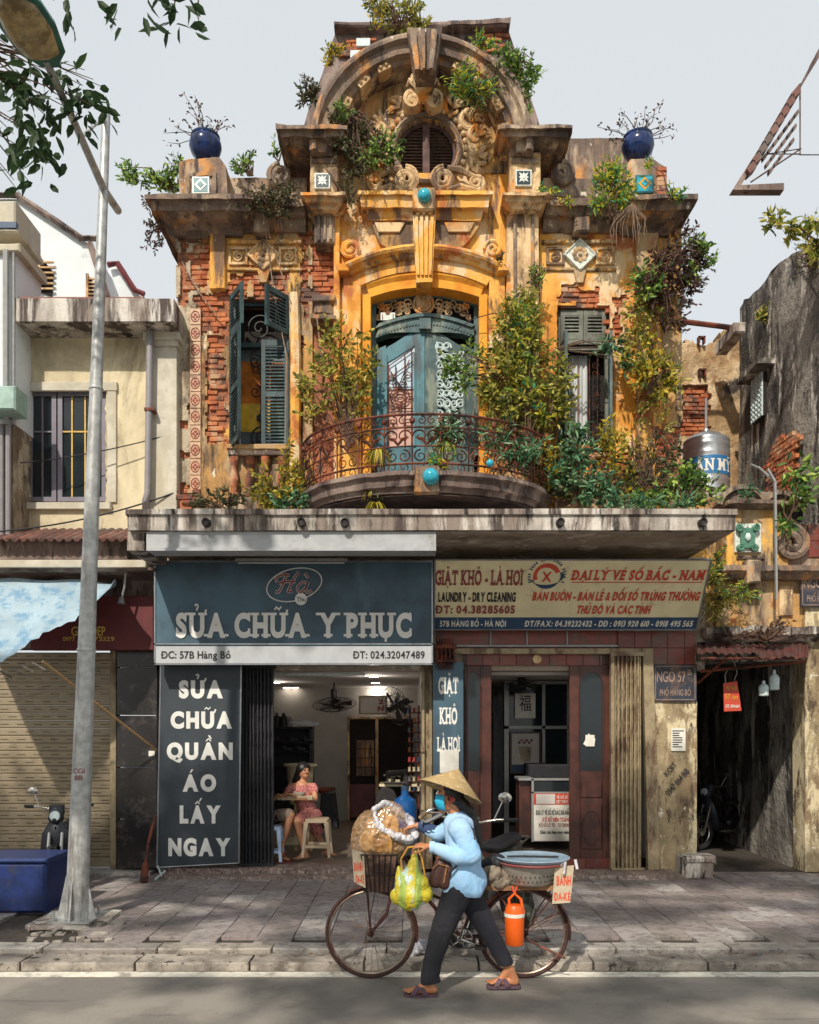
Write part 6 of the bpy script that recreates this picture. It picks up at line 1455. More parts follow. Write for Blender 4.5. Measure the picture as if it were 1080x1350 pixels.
plant('dry hanging roots under the fern on the hood', (622, 130), [(618, 140, 22, 14), (640, 118, 24, 14), (615, 90, 16, 12), (655, 100, 14, 14)], 330, .06, 'dark', 10, Y=-.55, dep=.15, seed=24, cat='fern', name='fern', droop=.5, w=.2)
plant('green bush on the right shoulder of the arch', (672, 90), [(675, 82, 18, 12), (690, 92, 18, 14), (696, 110, 10, 14), (663, 70, 12, 8), (704, 100, 10, 8)], 560, .055, 'green', 8, Y=-.55, dep=.25, seed=25)
plant('tiny yellow-green tuft high on the right shoulder', (640, 62), [(640, 58, 12, 6), (632, 54, 7, 4)], 110, .05, 'lime', 2, Y=-.5, dep=.12, seed=26)
plant('small sprig on the wall under the right shoulder', (695, 150), [(696, 146, 6, 8), (694, 126, 6, 6)], 40, .05, 'green', 2, Y=-.45, dep=.1, seed=27)
plant('bushy plant on top of the keystone', (525, 38), [(515, 12, 26, 14), (500, 4, 22, 8), (535, 28, 26, 10), (548, 12, 10, 16), (560, 34, 14, 5)], 640, .055, 'olive', 22, Y=-.2, dep=.25, seed=28)
plant('yellow flowering sprig left of the keystone', (492, 38), [(492, 35, 8, 5), (500, 12, 12, 6)], 70, .06, 'yellow', 2, Y=-.4, dep=.1, seed=29)
plant('yellow-leaved sprig on the left side of the arch', (436, 86), [(438, 70, 10, 8), (446, 66, 8, 6), (432, 80, 6, 6)], 110, .06, 'yellow', 4, Y=-.3, dep=.1, seed=30)
plant('small dark bush at the left foot of the arch', (418, 120), [(404, 118, 12, 14), (412, 126, 12, 12), (398, 130, 8, 10)], 260, .05, 'dark', 5, Y=-.4, dep=.2, seed=31)
plant('dark creeper hanging beside the round window', (470, 150), [(455, 160, 22, 18), (478, 180, 24, 20), (462, 200, 22, 20), (470, 225, 16, 16), (440, 175, 12, 18), (500, 200, 18, 16)], 1250, .05, 'dark', 26, Y=-.4, dep=.25, seed=32, cat='creeper', name='creeper', droop=.35)
plant('bright green tuft at the left edge of the round window', (500, 195), [(508, 190, 20, 12), (518, 205, 12, 10), (492, 212, 12, 10), (450, 148, 12, 8)], 300, .06, 'green', 5, Y=-.55, dep=.15, seed=33)
plant('grey-green moss tuft under the left pier ledge', (462, 265), [(462, 262, 12, 10), (456, 245, 10, 10), (412, 200, 14, 6)], 200, .04, 'dark', 3, Y=-.35, dep=.12, seed=34)
plant('mossy plants hanging over the left cornice', (350, 270), [(345, 262, 26, 14), (370, 255, 22, 16), (362, 280, 20, 8), (325, 270, 16, 8)], 760, .045, 'dark', 14, Y=-.38, dep=.22, seed=35, droop=.2)
plant('green leaves left of the pot pedestal', (225, 250), [(215, 238, 20, 9), (190, 236, 22, 7), (168, 228, 14, 8), (232, 225, 8, 16), (225, 245, 14, 8)], 420, .065, 'green', 10, Y=-.2, dep=.2, seed=36)
plant('small green sprig between pot and arch', (330, 232), [(325, 210, 10, 9), (318, 222, 12, 7)], 130, .06, 'green', 5, Y=-.1, dep=.12, seed=37)
plant('little green sprig at the left pier cap', (366, 212), [(365, 200, 5, 9)], 34, .055, 'green', 2, Y=-.3, dep=.08, seed=38)
plant('brown twiggy creeper under the left cornice tip', (212, 300), [(202, 295, 8, 20), (205, 320, 14, 10), (192, 270, 6, 8)], 150, .05, 'brown', 8, Y=-.15, dep=.15, seed=39, cat='creeper', name='creeper')
plant('small green tuft on the right fluted pilaster', (708, 378), [(708, 365, 9, 10)], 90, .055, 'green', 3, Y=-.3, dep=.1, seed=40)
plant('dark clump on the ochre wall by the right hood end', (660, 342), [(659, 341, 6, 4)], 40, .04, 'dark', 1, Y=-.3, dep=.08, seed=41)
plant('fern growing out of the gatehouse frieze', (950, 790), [(965, 785, 30, 12), (945, 800, 16, 18), (940, 770, 12, 12)], 420, .08, 'olive', 6, Y=-.35, dep=.2, seed=42, w=.18, cat='fern', name='fern', droop=.25)
plant('bright fern frond in front of the gatehouse frieze', (960, 785), [(980, 782, 18, 6), (962, 776, 14, 6)], 130, .08, 'lime', 3, Y=-.5, dep=.12, seed=43, w=.16, cat='fern', name='fern', droop=.2)
plant('green succulent in the gatehouse pediment', (988, 656), [(988, 648, 9, 8)], 60, .08, 'teal', 1, Y=-.4, dep=.1, seed=44, w=.25, cat='plant', name='succulent')
plant('pale-leaved climber beside the grey side wall', (1040, 690), [(1050, 625, 16, 14), (1046, 655, 14, 16), (1040, 690, 12, 10), (1062, 640, 10, 20)], 150, .11, 'green', 5, Y=-.3, dep=.15, seed=45, cat='climber', name='climber')
plant('dry twigs piled on the gatehouse ledge', (1010, 845), [(1000, 838, 50, 8), (1030, 825, 20, 10)], 70, .05, 'brown', 60, Y=-.4, dep=.15, seed=46, cat='twigs', name='dead_twigs')
plant('yellowish moss beside the gatehouse frieze block', (945, 740), [(948, 735, 8, 14), (940, 750, 8, 12)], 130, .05, 'lime', 3, Y=-.3, dep=.1, seed=47)
plant('small green tuft on the grey side wall', (1003, 420), [(1004, 415, 8, 8)], 80, .07, 'olive', 2, Y=1.7, dep=.1, seed=48)
plant('olive branch above the grey side wall at the right edge', (1085, 330), [(1020, 298, 20, 7), (1045, 306, 16, 8), (1070, 300, 16, 8), (1078, 322, 20, 14)], 230, .10, 'olive', 10, Y=-.5, dep=.15, seed=49, cat='branch', name='tree_branch')
plant('dry grassy tuft on top of the grey side wall', (1075, 350), [(1066, 345, 22, 20)], 120, .09, 'dark', 24, Y=.1, dep=.2, seed=50, w=.12)
# spider plants: arching straps
def spider(label, px, py, r, n, Y, mat, seed):
    random.seed(seed); o = thing('spider_plant', tuple(P(px, py, Y)), label, 'plant'); m = MB(); k = (D0 + Y) / FL; c = P(px, py, Y)
    for i in range(n):
        a = R(0, 2 * pi); ln = r * k * R(.7, 1.25); pts = []
        for j in range(7):
            t = j / 6; pts.append(c + Vector((cos(a) * ln * t * .9, sin(a) * ln * t * .5 - .02, ln * (1.1 * t - 1.9 * t * t))))
        s = Vector((-sin(a), cos(a), 0)) * .011
        vs = []
        for j, p in enumerate(pts): q = s * (1 - (j / 6) ** 2 * .95) ; vs += [p - q, p + q + Vector((0, 0, .003))]
        m.add(vs, [(2 * j, 2 * j + 1, 2 * j + 3, 2 * j + 2) for j in range(6)])
    m.build('foliage', LM[mat], o); return o
spider('large yellow spider plant hanging on the balcony front', 500, 598, 24, 80, -1.25, 'yellow', 61); spider('small spider plant below the balcony slab', 492, 648, 15, 34, -1.2, 'yellow', 62); spider('lowest spider plant just above the canopy edge', 495, 666, 18, 40, -1.3, 'yellow', 63)
spider('green spider plant on the balcony rail centre', 588, 585, 20, 70, -1.3, 'lime', 64)
plant('blue-green rosette at the centre of the balcony rail', (585, 580), [(585, 568, 16, 9), (594, 578, 12, 7)], 190, .10, 'teal', 2, Y=-1.3, dep=.14, seed=65, w=.22, name='succulent', cat='plant')
plant('lime leaves resting over the turquoise balcony ball', (585, 612), [(582, 610, 16, 4)], 34, .09, 'lime', 1, Y=-1.35, dep=.08, seed=66)
# fine hanging roots
m = MB(); random.seed(9)
for i in range(26):
    x, y = R(805, 858), R(272, 290); pts = [P(835, 268, -.6)]
    L_ = R(20, 60)
    for j in range(5): pts.append(P(835 + (x - 835) * min(1, (j + 1) / 2.2) + R(-2, 2), 270 + L_ * (j + 1) / 5, -.58 + .03 * j))
    m.tube(pts, [.008, .007, .006, .005, .004, .002], 4)
tag(m.build('hanging_roots', M['pale_root'], None, smooth=True), 'tangle of pale roots hanging from the lime bush', 'roots')
m = MB()
for p in ([(348, 262, -.4), (352, 320, -.1), (362, 390, -.1), (378, 470, -.15), (376, 585, -.15)], [(240, 345, -.1), (262, 385, -.05), (290, 420, -.05)], [(352, 300, -.15), (368, 350, -.1), (384, 400, -.12)], [(418, 420, -.3), (424, 470, -.3)], [(345, 258, -.5), (349, 300, -.2)]): m.tube([P(*q) for q in p], .008, 5)
tag(m.build('aerial_root', M['pale_root'], None, smooth=True), 'long thin pale aerial root trailing down past the left window', 'root')
# pots with dead twigs
for px, py, lab, sd in ((271, 190, 'round blue glazed pot with dead twigs on the left pedestal', 71), (841, 190, 'round dark blue glazed pot with dead twigs on the right pedestal', 72)):
    random.seed(sd); Y = -.1; c = P(px, py + 20, Y); o = thing('flower_pot', tuple(c), lab, 'pot'); r = .205
    m = MB(); m.lathe(c, [(r * .55, 0), (r * .62, .01), (r * .88, .07), (r * 1.02, .15), (r * 1.0, .21), (r * .88, .26), (r * .92, .275), (r * .92, .29), (r * .78, .29), (r * .76, .2), (r * .5, .2)], 28); m.build('pot', M['blue_pot'], o, smooth=True)
    m = MB(); f = MB()
    for i in range(20):
        a = R(0, 2 * pi); up = R(.1, 1); ln = R(.35, .75); p = c + Vector((0, 0, .25)); pts = [p]
        for j in range(4): p = p + Vector((cos(a) * (1.1 - up) + R(-.3, .3), sin(a) * .3 + R(-.1, .1), up * .8 + R(-.35, .25))) * ln / 4; pts.append(p)
        m.tube(pts, [.010, .008, .006, .005, .003], 4)
        for j in range(3, 5):
            for q in range(3): leaf(f, pts[j] + Vector((R(-.04, .04), R(-.04, .04), R(-.04, .04))), Vector((R(-1, 1), R(-1, 1), R(-1, 1))), .045, .025)
    m.build('twigs', M['twig'], o); f.build('foliage', LM['brown'], o)
# ---------------------------------------------------------------- street tree: trunk out of frame, branches overhead
random.seed(5)
TR = thing('street_tree', (-5.6, -6.2, -.1), 'leafy street tree overhanging the pole from the top left corner', 'tree')
m = MB(); m.tube([(-5.6, -6.2, -.12), (-5.5, -6.25, 1.5), (-5.35, -6.4, 3.5), (-5.0, -6.8, 5.2)], [.26, .2, .18, .15], 12); m.build('trunk', M['twig'], TR, smooth=True, rough=.0)
m = MB()
for e in ((-6.2, -5.5, 6.6), (-3.6, -5.1, 6.4), (-2.0, -8.5, 7.4), (1.5, -9.5, 7.6), (3.0, -10, 7.6), (-3, -12, 7.5), (0, -13.5, 7.4), (4.5, -8.2, 7.5)):
    a = Vector((-5.0, -6.8, 5.2)); b = Vector(e); m.tube([a, a.lerp(b, .35) + Vector((0, 0, .5)), a.lerp(b, .7) + Vector((R(-.3, .3), R(-.3, .3), .3)), b], [.10, .07, .05, .02], 7)
m.build('limbs', M['twig'], TR, smooth=True)
m = MB(); cnt = 0
GAPS = ((.5, -4.6, 1.0, .75, .8), (-3.0, -2.0, 0, 1.3, .35), (-2.2, -3.6, 0, .9, .4), (3.0, -1.5, 0, 1.2, .35), (2.2, -3.3, 0, .9, .35), (-2.6, -5.0, 0, 1.2, .35), (.2, -5.6, 0, .8, .3), (-1.3, -2.9, 0, .7, .3), (2.6, -5.2, 0, .8, .25), (-3.6, -4.3, 0, 1.2, .2), (.4, -2.2, .2, .5, .25), (3.4, -2.6, 0, .7, .25), (-1.2, -4.0, 0, .8, .2), (-4, -1.2, 0, .8, .5), (1.5, -.8, 0, .5, .3))
while cnt < 14500:
    x, y = R(-9.5, 5.5), R(-14.6, -6.9); z = R(6.9, 8.4)
    if z - EYE < .868 * (y + D0) + .35: continue
    hole = noise.noise(Vector((x * .55, y * .8, 2))) + .5 * noise.noise(Vector((x * 1.5, y * 2.1, 7)))
    if hole > .26: continue
    if any(((x - a - (z - h) * SUND.x / SUND.z) / c_ / 1.2) ** 2 + ((y - b - (z - h) * SUND.y / SUND.z) / d_ / 1.5) ** 2 < 1 for a, b, h, c_, d_ in GAPS): continue
    leaf(m, Vector((x, y, z)), Vector((R(-1, 1), R(-1, 1), R(-.5, .2))), R(.16, .30), R(.10, .16)); cnt += 1
tag(m.build('foliage', LM['tree'], TR), kind='stuff')
lms = []
for k in range(4):
    b = MB(); leaf(b, Vector((0, 0, 0)), Vector((1, 0, 0)), .12 + .012 * k, .062, Vector((0, 0, 1)) if k % 2 else Vector((0, 1, 0)), .12); me = b.mesh('leaf', smooth=False); me.materials.append(LM['tree']); lms.append(me)
sm = MB(); nl = 0
CL = [(10, 100, 22, 34, 40), (45, 130, 26, 24, 40), (20, 170, 24, 26, 36), (70, 105, 30, 22, 34), (110, 120, 26, 14, 26), (60, 195, 20, 22, 22), (40, 215, 20, 14, 14), (128, 130, 12, 10, 10), (100, 150, 14, 12, 10), (140, 4, 16, 12, 12), (195, 4, 16, 10, 12), (222, 8, 18, 14, 16), (255, 6, 14, 8, 8), (85, 5, 10, 10, 6), (8, 230, 8, 8, 4)]
for px, py, rx, ry, n in CL:
    Y = -4.0 if py > 50 else -4.6; k = (D0 + Y) / FL; c0 = P(px, py, Y); src = P(-60, py - 70, Y - .2) if py > 50 else P(px + 10, -70, Y)
    for i in range(max(2, n // 8)):
        e = c0 + Vector((R(-1, 1) * rx * k, R(-.2, .2), R(-1, 1) * ry * k)); sm.tube([src, src.lerp(e, .5) + Vector((R(-.03, .03), 0, R(.0, .08))), e], [.012, .007, .003], 4)
    for i in range(n):
        a = R(0, 2 * pi); rr = math.sqrt(R(0, 1)); o = link('leaf', lms[random.randrange(4)], TR)
        o.matrix_parent_inverse = Matrix.Translation(-TR.location); o.location = c0 + Vector((rx * rr * cos(a) * k, R(-.25, .25), ry * rr * sin(a) * k)); o.rotation_euler = (R(-.9, .9), R(.1, 1.5) if random.random() < .7 else R(-1, 3), R(-.9, .9) + (pi if random.random() < .35 else 0)); nl += 1
sm.build('branches', M['twig'], TR)
# ---------------------------------------------------------------- shop doors and gates
def bar_gate(label, px0, px1, py0, py1, Y, n, mat, name='folding_gate', arch=False):
    o = thing(name, (wx((px0 + px1) / 2, Y), Y, wz(py1, Y)), label, 'gate'); x0, x1, z0, z1 = wx(px0, Y), wx(px1, Y), wz(py1, Y), wz(py0, Y); me = []
    for k in range(2):
        b = MB(); b.bev(-.011, -.012, 0, .011, .012, z1 - z0 - .02, .004); q = b.mesh('bar'); q.materials.append(M[mat]); me.append(q)
    for i in range(n):
        b = link('bar', me[i % 2], o); b.matrix_parent_inverse = Matrix.Translation(-o.location); b.location = (x0 + (x1 - x0) * (i + .5) / n, Y + (.02 if i % 2 else -.015), z0 + .01); b.rotation_euler = (0, R(-.003, .003), 0)
    m = MB(); L_ = (x1 - x0) / n
    for k in range(7):
        zc = z0 + (z1 - z0) * (k + .5) / 7
        for i in range(0, n - 2, 1):
            a = x0 + L_ * (i + .5); m.tube([(a, Y, zc - .12), (a + L_ * 1.5, Y, zc + .12)], .005, 4); m.tube([(a, Y + .01, zc + .12), (a + L_ * 1.5, Y + .01, zc - .12)], .005, 4)
    m.build('lattice_links', M[mat], o)
    m = MB(); m.box(x0 - .03, Y - .04, z1 - .03, x1 + .02, Y + .05, z1 + .02); m.box(x0 - .02, Y - .04, z0 - .01, x1 + .02, Y + .05, z0 + .02); m.build('track', M[mat], o); return o
bar_gate('folded black folding gate between the slate banner and the tailor shop opening', 319, 361, 878, 1140, -.12, 17, 'black_gate')
m = MB(); m.pbox(318, 878, 361, 1141, -.06, -.04); m.build('gate_backing', M['black_gate'], bpy.data.objects['folding_gate'])
g2 = bar_gate('folded beige folding gate in front of the right-hand wooden door jamb', 808, 846, 862, 1146, -.16, 14, 'beige_gate')
m = MB(); m.pbox(573, 855, 853, 862, -.14, -.04); m.build('track', M['beige_gate'], g2)
m = MB(); m.prism([(848, 855), (861, 855), (871, 1147), (855, 1147)], -.16, -.06); m.build('post', M['beige_gate'], g2, rough=.004)
m = MB(); m.pbox(806, 862, 810, 1146, -.18, -.08); m.build('post', M['beige_gate'], g2)
g3 = bar_gate('rusty remains of a folding gate above the narrow blue banner', 575, 600, 852, 872, -.25, 9, 'iron')
m = MB()
for px in (556, 566): m.pbox(px, 860, px + 4, 1146, -.08, -.02, b=.005)
for py in (900, 983, 1060, 1110): m.pbox(555, py, 560, py + 8, -.11, -.05)
m.build('gate_channel', M['beige_gate'], H)
def wood_door(label, px0, px1, py0, py1, Y, gx0, gx1, name='wooden_door', ang=0.0):
    o = thing(name, (wx((px0 + px1) / 2, Y), Y, wz(py1, Y)), label, 'door'); hx = wx(px1, Y)
    def q(name_, mat, a, b, c, d, yf, yb, par=None, bv=.006):
        m = MB(); m.pbox(a, b, c, d, yf, yb, ref=Y, b=bv); f = hinged(hx, Y, ang)
        m.v = [f(v) for v in m.v]; return m.build(name_, M[mat], par or o)
    q('leaf', 'door_wood', px0, py0, gx0, py1, Y, Y + .045); q('leaf', 'door_wood', gx1, py0, px1, py1, Y, Y + .045); q('rail', 'door_wood', gx0, 1017, gx1, py1, Y + .002, Y + .043); 
    m = MB(); cx_ = (gx0 + gx1) / 2; hw = (gx1 - gx0) / 2; pts = [(gx0, py0), (gx1, py0), (gx1, 902)] + [(cx_ + hw * cos(radians(a)), 902 - 16 * sin(radians(a))) for a in range(0, 181, 20)] + [(gx0, 902)]
    n_ = len(pts); m.prism(pts, Y + .002, Y + .043); f = hinged(hx, Y, ang); m.v = [f(v) for v in m.v]; m.build('arched_rail', M['door_wood'], o)
    q('pane', 'glass', gx0 - 1, py0 + 6, gx1 + 1, 1018, Y + .02, Y + .026, bv=0)
    q('panel', 'door_wood', gx0 + 1, 1031, gx1 - 1, 1052, Y - .014, Y + .01, bv=.012); q('panel', 'door_wood', gx0 + 1, 1062, gx1 - 1, 1120, Y - .010, Y + .01, bv=.012)
    m = MB(); kk = (D0 + Y) / FL; m.tube([(wx(cx_, Y) + (hw - 3) * kk * cos(a), Y - .016, wz(1091, Y) + 22 * kk * sin(a)) for a in [i * pi / 14 for i in range(29)]], .010, 5); m.tube([(wx(gx1 + 1.5, Y), Y - .01, wz(905, Y)), (wx(gx1 + 1.5, Y), Y - .01, wz(1016, Y))], .008, 5); m.tube([(wx(gx0 - 1.5, Y), Y - .01, wz(905, Y)), (wx(gx0 - 1.5, Y), Y - .01, wz(1016, Y))], .008, 5)
    m.v = [f(v) for v in m.v]; m.build('carved_oval', M['door_wood'], o); return o
d1 = wood_door('dark brown wooden door with arched glass beside the beige gate', 751, 806, 876, 1134, -.03, 765, 795)
m = MB(); m.pbox(772, 969, 784, 984, -.036, -.034); m.prism([(769, 981), (776, 967), (785, 974), (784, 982), (778, 976), (774, 984)], -.039, -.036); o = m.build('torn_paper', M['ink_white'], d1)
wood_door('open brown wooden door half hidden by the narrow blue banner', 612, 648, 876, 1134, .0, 616, 633)
m = MB(); m.lathe(P(708, 869, -.05), [(.055, -.01), (.06, 0), (.06, .03)], 16, 'y'); m.build('lintel_rosette', M['carved'], H)
m = MB(); m.pbox(612, 860, 806, 876, -.02, .1); m.build('door_head', M['door_wood'], H)
# ---------------------------------------------------------------- right shop interior
GP = thing('glass_partition', (wx(710, 1.6), 1.6, .19), 'aluminium framed glass partition behind the lottery counter', 'partition'); Y = 1.6
m = MB()
for q in ((665, 900, 671, 1105), (715, 900, 719, 1010), (748, 900, 752, 1105), (665, 898, 760, 902), (665, 957, 760, 961)): m.pbox(*q, Y, Y + .05)
m.build('frame', M['alu'], GP); m = MB(); m.pbox(671, 902, 752, 1105, Y + .02, Y + .026); m.build('pane', M['glass'], GP)
def pic(name, label, cat, a, b, c, d, Y, base, frame=None):
    o = thing(name, tuple(P((a + c) / 2, d, Y)), label, cat); m = MB(); m.pbox(a, b, c, d, Y, Y + .01); m.build('sheet', M[base] if isinstance(base, str) else base, o)
    if frame:
        m = MB()
        for q in ((a - 2, b - 2, c + 2, b), (a - 2, d, c + 2, d + 2), (a - 2, b, a, d), (c, b, c + 2, d)): m.pbox(*q, Y - .02, Y + .01)
        m.build('frame', M[frame], o)
    return o
o = pic('calligraphy_poster', 'pale poster with one large brushed Chinese character on the glass', 'poster', 679, 914, 706, 947, 1.55, 'ink_white')
pwrite('福', 'lettering', M['ink'], o, 685, 920, 700, 936, 1.545, off=.0)
o = pic('framed_print', 'framed print of a tan basket over a blue field on the glass', 'picture', 675, 967, 711, 1018, 1.55, 'inner_ceiling', 'door_wood')
m = MB(); m.prism([(683, 984), (702, 984), (699, 1004), (687, 1004)], 1.546, 1.55); m.build('printed_basket', M['cement'], o); m = MB(); m.pbox(675, 1008, 711, 1018, 1.547, 1.55); m.build('blue_field', M['sign_navy'], o)
m = MB()
for i in range(6): m.ball(P(685 + i * 3.2, 979 - (i % 2) * 3, 1.54), .02, 6, 4)
m.build('printed_fruit', M['ink_maroon'], o)
def fan(label, c, d, r, mount, seed=0):
    """caged fan: hub, five blades, wire guard, motor, bracket"""
    o = thing('electric_fan', tuple(c), label, 'fan'); c = Vector(c); d = Vector(d).normalized(); u = d.orthogonal().normalized(); w_ = d.cross(u)
    m = MB()
    for i in range(22): a = 2 * pi * i / 22; e = u * cos(a) + w_ * sin(a); m.tube([c - d * .05, c + e * r * .6 - d * .05, c + e * r, c + e * r * .6 + d * .06, c + d * .06], .0035, 3)
    for rr, h in ((1, 0), (.62, .05), (.62, -.05)): m.tube([c + (u * cos(a) + w_ * sin(a)) * r * rr + d * h for a in [k * pi / 12 for k in range(24)]], .005, 4, closed=True)
    m.build('guard', M['iron_dark'], o)
    for i in range(5):
        a = 2 * pi * i / 5; e = u * cos(a) + w_ * sin(a); f = u * cos(a + .9) + w_ * sin(a + .9); m = MB(); p = [c + e * r * .15, c + e * r * .8 + d * .02, c + (e * .6 + f * .55).normalized() * r * .85 - d * .02, c + f * r * .2]
        m.add([v + d * .004 for v in p] + [v - d * .004 for v in p], [(0, 1, 2, 3), (7, 6, 5, 4), (0, 4, 5, 1), (1, 5, 6, 2), (2, 6, 7, 3), (3, 7, 4, 0)]); m.build('blade', M['iron_dark'], o)
    m = MB(); m.cap(c, c - d * .2, .05, .055, 12); m.build('motor', M['iron_dark'], o, smooth=True); m = MB(); m.tube([c - d * .16, mount], .018, 6); m.build('bracket', M['iron_dark'], o)
fan('dark ceiling fan in a wire cage inside the laundry shop', P(688, 905, .9), (0, -.35, -1), .23, P(695, 880, .9))
CB = thing('display_cabinet', (wx(728, .6), .6, .19), 'glass lottery display counter with a white printed front', 'cabinet'); Y = .62
m = MB(); m.pbox(702, 1046, 790, 1108, Y, Y + .5, ref=Y); m.build('cabinet_body', M['sign_grey'], CB)
m = MB()
for q in ((701, 1027, 704, 1110), (701, 1026, 790, 1029), (701, 1044, 790, 1046)): m.pbox(*q, Y - .01, Y + .02)
m.pbox(684, 1026, 704, 1029, Y + .01, Y + .5); m.build('cabinet_frame', M['alu'], CB); m = MB(); m.pbox(704, 1029, 790, 1044, Y + .01, Y + .015); m.build('glass_top', M['glass'], CB)
m = MB(); m.pbox(686, 1030, 701, 1106, Y + .1, Y + .5, ref=Y); m.build('cabinet_side', M['door_wood'], CB)
m = MB(); m.pbox(704, 1046, 755, 1061, Y - .008, Y); m.build('red_strip', M['ink_red'], CB); m = MB(); m.pbox(707, 1047, 732, 1060, Y - .014, Y - .008); m.build('blank_label', M['inner_ceiling'], CB)
m = MB(); m.pbox(704, 1061, 755, 1109, Y - .006, Y); m.build('white_front', M['ink_white'], CB)
for s, a, b, c_, d, mt in (('ĐẠI LÝ VÉ SỐ KẾ BẢO ĐÀ NẴ', 707, 1068, 750, 1074, 'ink'), ('XỔ SỐ ĐIỆN TOÁN', 715, 1078, 750, 1083, 'ink_red'), ('XỔ SỐ LÔ TÔ - TỰ CHỌN', 710, 1085.5, 750, 1090, 'ink_maroon'), ('Chúc các bạn may mắn', 712, 1095, 750, 1099, 'ink'), ('VÉ XỔ SỐ', 734, 1049, 749, 1053, 'ink_white'), ('KẾT THỦ Đ', 734, 1055, 749, 1059, 'ink_white')): pwrite(s, 'lettering', M[mt], CB, a, b, c_, d, Y - .009, off=.03)
m = MB(); m.pbox(697, 1008, 752, 1027, 1.0, 1.5, b=.02); m.build('counter_clutter', M['black_gate'], None); tag(bpy.data.objects['counter_clutter'], 'dark boxes stacked on the lottery counter behind the glass', 'boxes')
m = MB(); m.cap(P(716, 955, 1.9), P(722, 940, 1.9), .14, .12); m.cap(P(700, 957, 1.9), P(732, 957, 1.9), .1, .12); tag(m.build('white_bundle', M['white_cloth'], None, smooth=True), 'white cloth bundle behind the upper glass of the partition', 'bundle')
o = thing('coat_rail', (wx(655, 1), 1, wz(1080, 1)), 'dark hanging clothes behind the open wooden door', 'clothes'); 
for i in range(4):
    m = MB(); x = 651 + i * 3; m.prism([(x, 912), (x + 3, 920), (x + 4, 1085), (x - 1, 1085)], .8 + i * .12, .86 + i * .12); m.build('garment', M['black_gate'], o, rough=.02)
# ---------------------------------------------------------------- left shop interior
for i, (px, py) in enumerate(((364, 899), (378, 906), (389, 913), (493, 891), (495, 899.5), (498, 907), (499, 912.5))):
    D_ = .71 * FL / (HY - py); Yc = min(D_ - D0, 4.8); Yc = (2.66 - EYE) * FL / (HY - py) - D0
    Yc = max(.3, min(4.9, Yc)); xw = wx(px, Yc)
    o = thing('downlight', (xw, Yc, 2.66), ['nearest downlight of the left row', 'middle downlight of the left row', 'far downlight of the left row', 'nearest downlight of the right row', 'second downlight of the right row', 'third downlight of the right row', 'farthest downlight of the right row'][i] + ' in the tailor shop ceiling', 'lamp', 'downlights in the tailor shop')
    m = MB(); m.lathe((xw, Yc, 2.645), [(.07, 0), (.07, .014)], 16); m.build('diffuser', M['lamp_on'], o); m = MB(); m.lathe((xw, Yc, 2.648), [(.072, 0), (.088, 0), (.088, .012), (.072, .012)], 16, caps=False); m.build('rim', M['alu'], o)
    if i in (0, 3, 5):
        l = bpy.data.lights.new('downlight_glow', 'POINT'); l.energy = 5; l.color = (1, .9, .8); l.shadow_soft_size = .07; lo = bpy.data.objects.new('downlight_glow', l); COL.objects.link(lo); lo.location = (xw, Yc, 2.56)
o = thing('tube_lamp', tuple(P(430, 889, .4)), 'thin unlit tube lamp across the front of the tailor shop ceiling', 'lamp'); m = MB(); m.tube([P(362, 889, .4), P(481, 889, .4)], .02, 8); m.build('tube', M['white_iron'], o)
fan('caged ceiling fan hanging left of centre in the tailor shop', P(441, 929, 1.6), (.1, -.3, -1), .33, P(441, 900, 1.6))
fan('large tilted wall fan at the right side of the tailor shop', P(522, 931, .9), (-.75, -.6, -.35), .29, P(545, 925, .95))
o = pic('wall_board', 'faded framed board with red letter N high on the tailor shop wall', 'board', 475, 919, 509, 940, 4.85, 'inner_ceiling', 'beige_gate'); pwrite('N', 'lettering', M['ink_maroon'], o, 498, 931, 506, 937, 4.84, off=.05); pwrite('2', 'lettering', M['ink_maroon'], o, 499, 922, 505, 928, 4.84, off=.05)
o = thing('rear_doorway', (wx(500, 4.9), 4.9, .1), 'dark rear doorway with a lit tiled panel in the tailor shop', 'doorway'); Y = 4.88
m = MB(); m.pbox(459, 948, 545, 1081, Y, Y + .05); m.build('dark_opening', M['dark'], o)
m = MB()
for q in ((458, 946, 461, 1081), (495, 948, 499, 1060), (458, 945, 545, 948)): m.pbox(*q, Y - .04, Y + .01)
m.build('door_jamb', M['carved'], o)
for i in range(2):
    for j in range(4): m = MB(); m.pbox(470 + i * 12, 976 + j * 12, 481 + i * 12, 987 + j * 12, Y - .02, Y); m.build('tile', M['stucco'], o)
m = MB(); m.pbox(462, 1034, 494, 1078, Y - .03, Y); m.build('low_panel', plain('rose_panel', '#6c4448', .7, 0, .3, 4), o)
# shelf with things
SH = thing('black_shelf', (wx(385, 2), 2, .1), 'black shelving with shoes behind the seated woman', 'shelf'); Y = 2.0
m = MB()
for q in ((355, 958, 412, 961), (355, 978, 411, 980), (355, 990, 410, 992), (355, 1008, 410, 1010), (355, 1040, 410, 1042)): m.pbox(*q, Y, Y + .35)
m.pbox(408, 958, 411, 1080, Y, Y + .35); m.pbox(355, 958, 408, 1080, Y + .33, Y + .36); m.build('shelf_frame', M['black_gate'], SH)
for i, (px, w_, h_, c_) in enumerate(((365, 5, 18, 'ink'), (374, 5, 18, 'iron_dark'), (382, 4, 14, 'pvc'))):
    o = thing('bottle', tuple(P(px, 958, 1.95)), ['tall black bottle leftmost on top of the black shelf', 'second tall black bottle on top of the black shelf', 'short grey bottle on top of the black shelf'][i], 'bottle'); m = MB(); k = (D0 + 1.95) / FL
    m.lathe(P(px, 958, 1.95), [(w_ * k * .9, 0), (w_ * k, .02), (w_ * k, h_ * k * .7), (w_ * k * .4, h_ * k * .85), (w_ * k * .4, h_ * k)], 12); m.build('body', M[c_], o, smooth=True)
random.seed(12)
m = MB()
